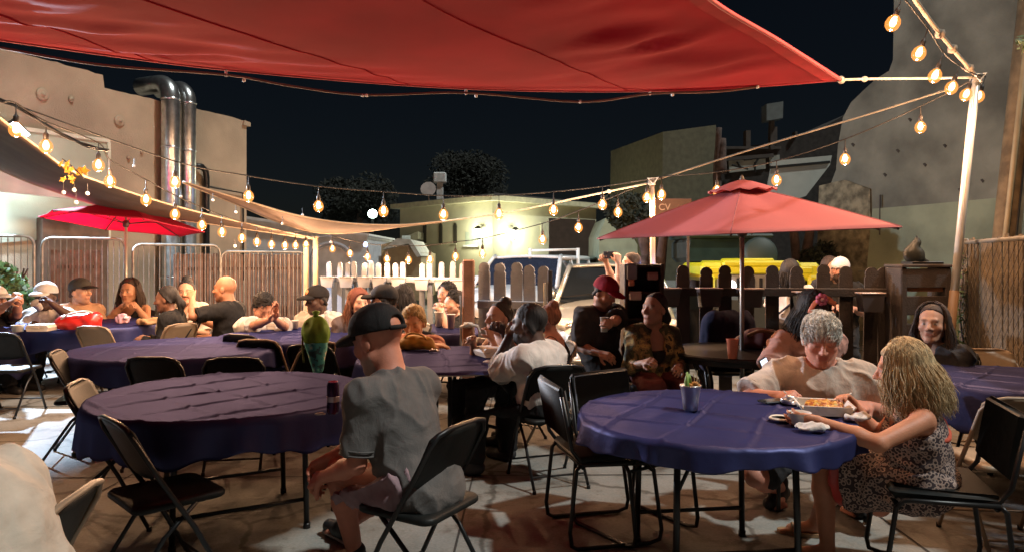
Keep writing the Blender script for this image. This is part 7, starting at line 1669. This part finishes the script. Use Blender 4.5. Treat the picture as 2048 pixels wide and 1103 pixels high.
# flower headband
fb = empty('flower_headband', Vector(p5['hd'](.03, .05, .13)), label='pink flower and coral bow headband on the dark-haired woman', cat='headband')
pinkm = mat('pink_petal', (.65, .16, .28), .6, var=.15); hz = p5['hsz']
for k in range(7):
    t = 2 * math.pi * k / 7; MB().lathe([(0, -.008), (.018, -.004), (.02, .004), (0, .01)], Vector((math.cos(t) * .03, -.02, math.sin(t) * .03)), 8, Matrix.Rotation(R(70), 3, 'X')).build('petal', pinkm, fb, True)
MB().lathe([(0, -.01), (.014, -.006), (.015, .004), (0, .012)], Vector((0, -.032, 0)), 10, Matrix.Rotation(R(80), 3, 'X')).build('flower_heart', mat('pink_heart', (.7, .35, .42), .6), fb, True)
S_ = SDF().cap((.045, -.005, -.01), (.10, 0, -.03), .012, .020, .01); V, Q = S_.mesh(.004); np_mesh('bow_tail', V, Q, mat('coral_bow', (.65, .2, .12), .5), fb)
A = SDF(); A.ell(p5['hd'](0, -.014, .036), np.array((.118, .140, .132)) * hz, p5['HM'], .01).ell(p5['hd'](0, -.014, .036), np.array((.108, .130, .122)) * hz, p5['HM'], .004, -1).plane(p5['hd'](0, .07, 0), p5['HM'] @ np.array((0, -1, 0))).plane(p5['hd'](0, .045, 0), p5['HM'] @ np.array((0, 1, 0))).plane(p5['hd'](0, 0, .04), p5['HM'] @ np.array((0, 0, 1)))
V, Q = A.mesh(.006)
if len(V): np_mesh('band', V, Q, mat('coral_bow', (.65, .2, .12)), fb, fb.location)
# lettering
def text_mesh(txt, size, shear=0.0):
    cu = bpy.data.curves.new('lettering', 'FONT'); cu.body = txt; cu.size = size; cu.align_x = 'CENTER'; cu.align_y = 'CENTER'; cu.shear = shear; cu.offset = size * .012
    ob = bpy.data.objects.new('tmp', cu); COL.objects.link(ob); dg = bpy.context.evaluated_depsgraph_get(); me = bpy.data.meshes.new_from_object(ob.evaluated_get(dg)); bpy.data.objects.remove(ob); bpy.data.curves.remove(cu); return me
def shirt_text(p, txt, size, zc, xc, col, shear=0.0):
    sh = next(c for c in p['o'].children if c.name.startswith('shirt')); me = text_mesh(txt, size, shear); L = p['o'].location
    bv = BVHTree.FromPolygons([v.co.copy() for v in sh.data.vertices], [tuple(q.vertices) for q in sh.data.polygons]); T = p['T']
    for v in me.vertices:
        o_ = T(xc - v.co.x, .6, zc + v.co.y) - L; d = (T(0, 0, 0) - T(0, 1, 0)).normalized(); h = bv.ray_cast(o_, d)
        v.co = (h[0] - d * .004) if h[0] is not None else T(xc - v.co.x, .17, zc + v.co.y) - L
    link_mesh('lettering', me, mat('print_' + txt.lower().replace(' ', ''), col, .8), p['o'])
shirt_text(p5, 'FAM', .085, .36, .0, (.10, .02, .02), .25)
shirt_text(p26, 'LITTLE', .06, .30, .0, (.12, .10, .10))
o = empty('sign_board', (PX(1335, 9.2), 9.2, PZ(424, 9.2)), label='dark brown board with dim letters behind the slim tan pole', cat='sign'); MB().box((.05, .02, 0), (.55, .03, .36), None, .01).build('board', mat('sign_brown', (.05, .022, .012), .7), o)
me = text_mesh('CV', .12); k = link_mesh('lettering', me, mat('sign_letters', (.22, .16, .13), .7), o); k.rotation_euler = (R(90), 0, 0); k.location = (-.04, -.004, .06)
for s in (-.2, .28): MB().box((s, .04, -.9), (.03, .03, 1.5)).build('post', wood_dark, o)
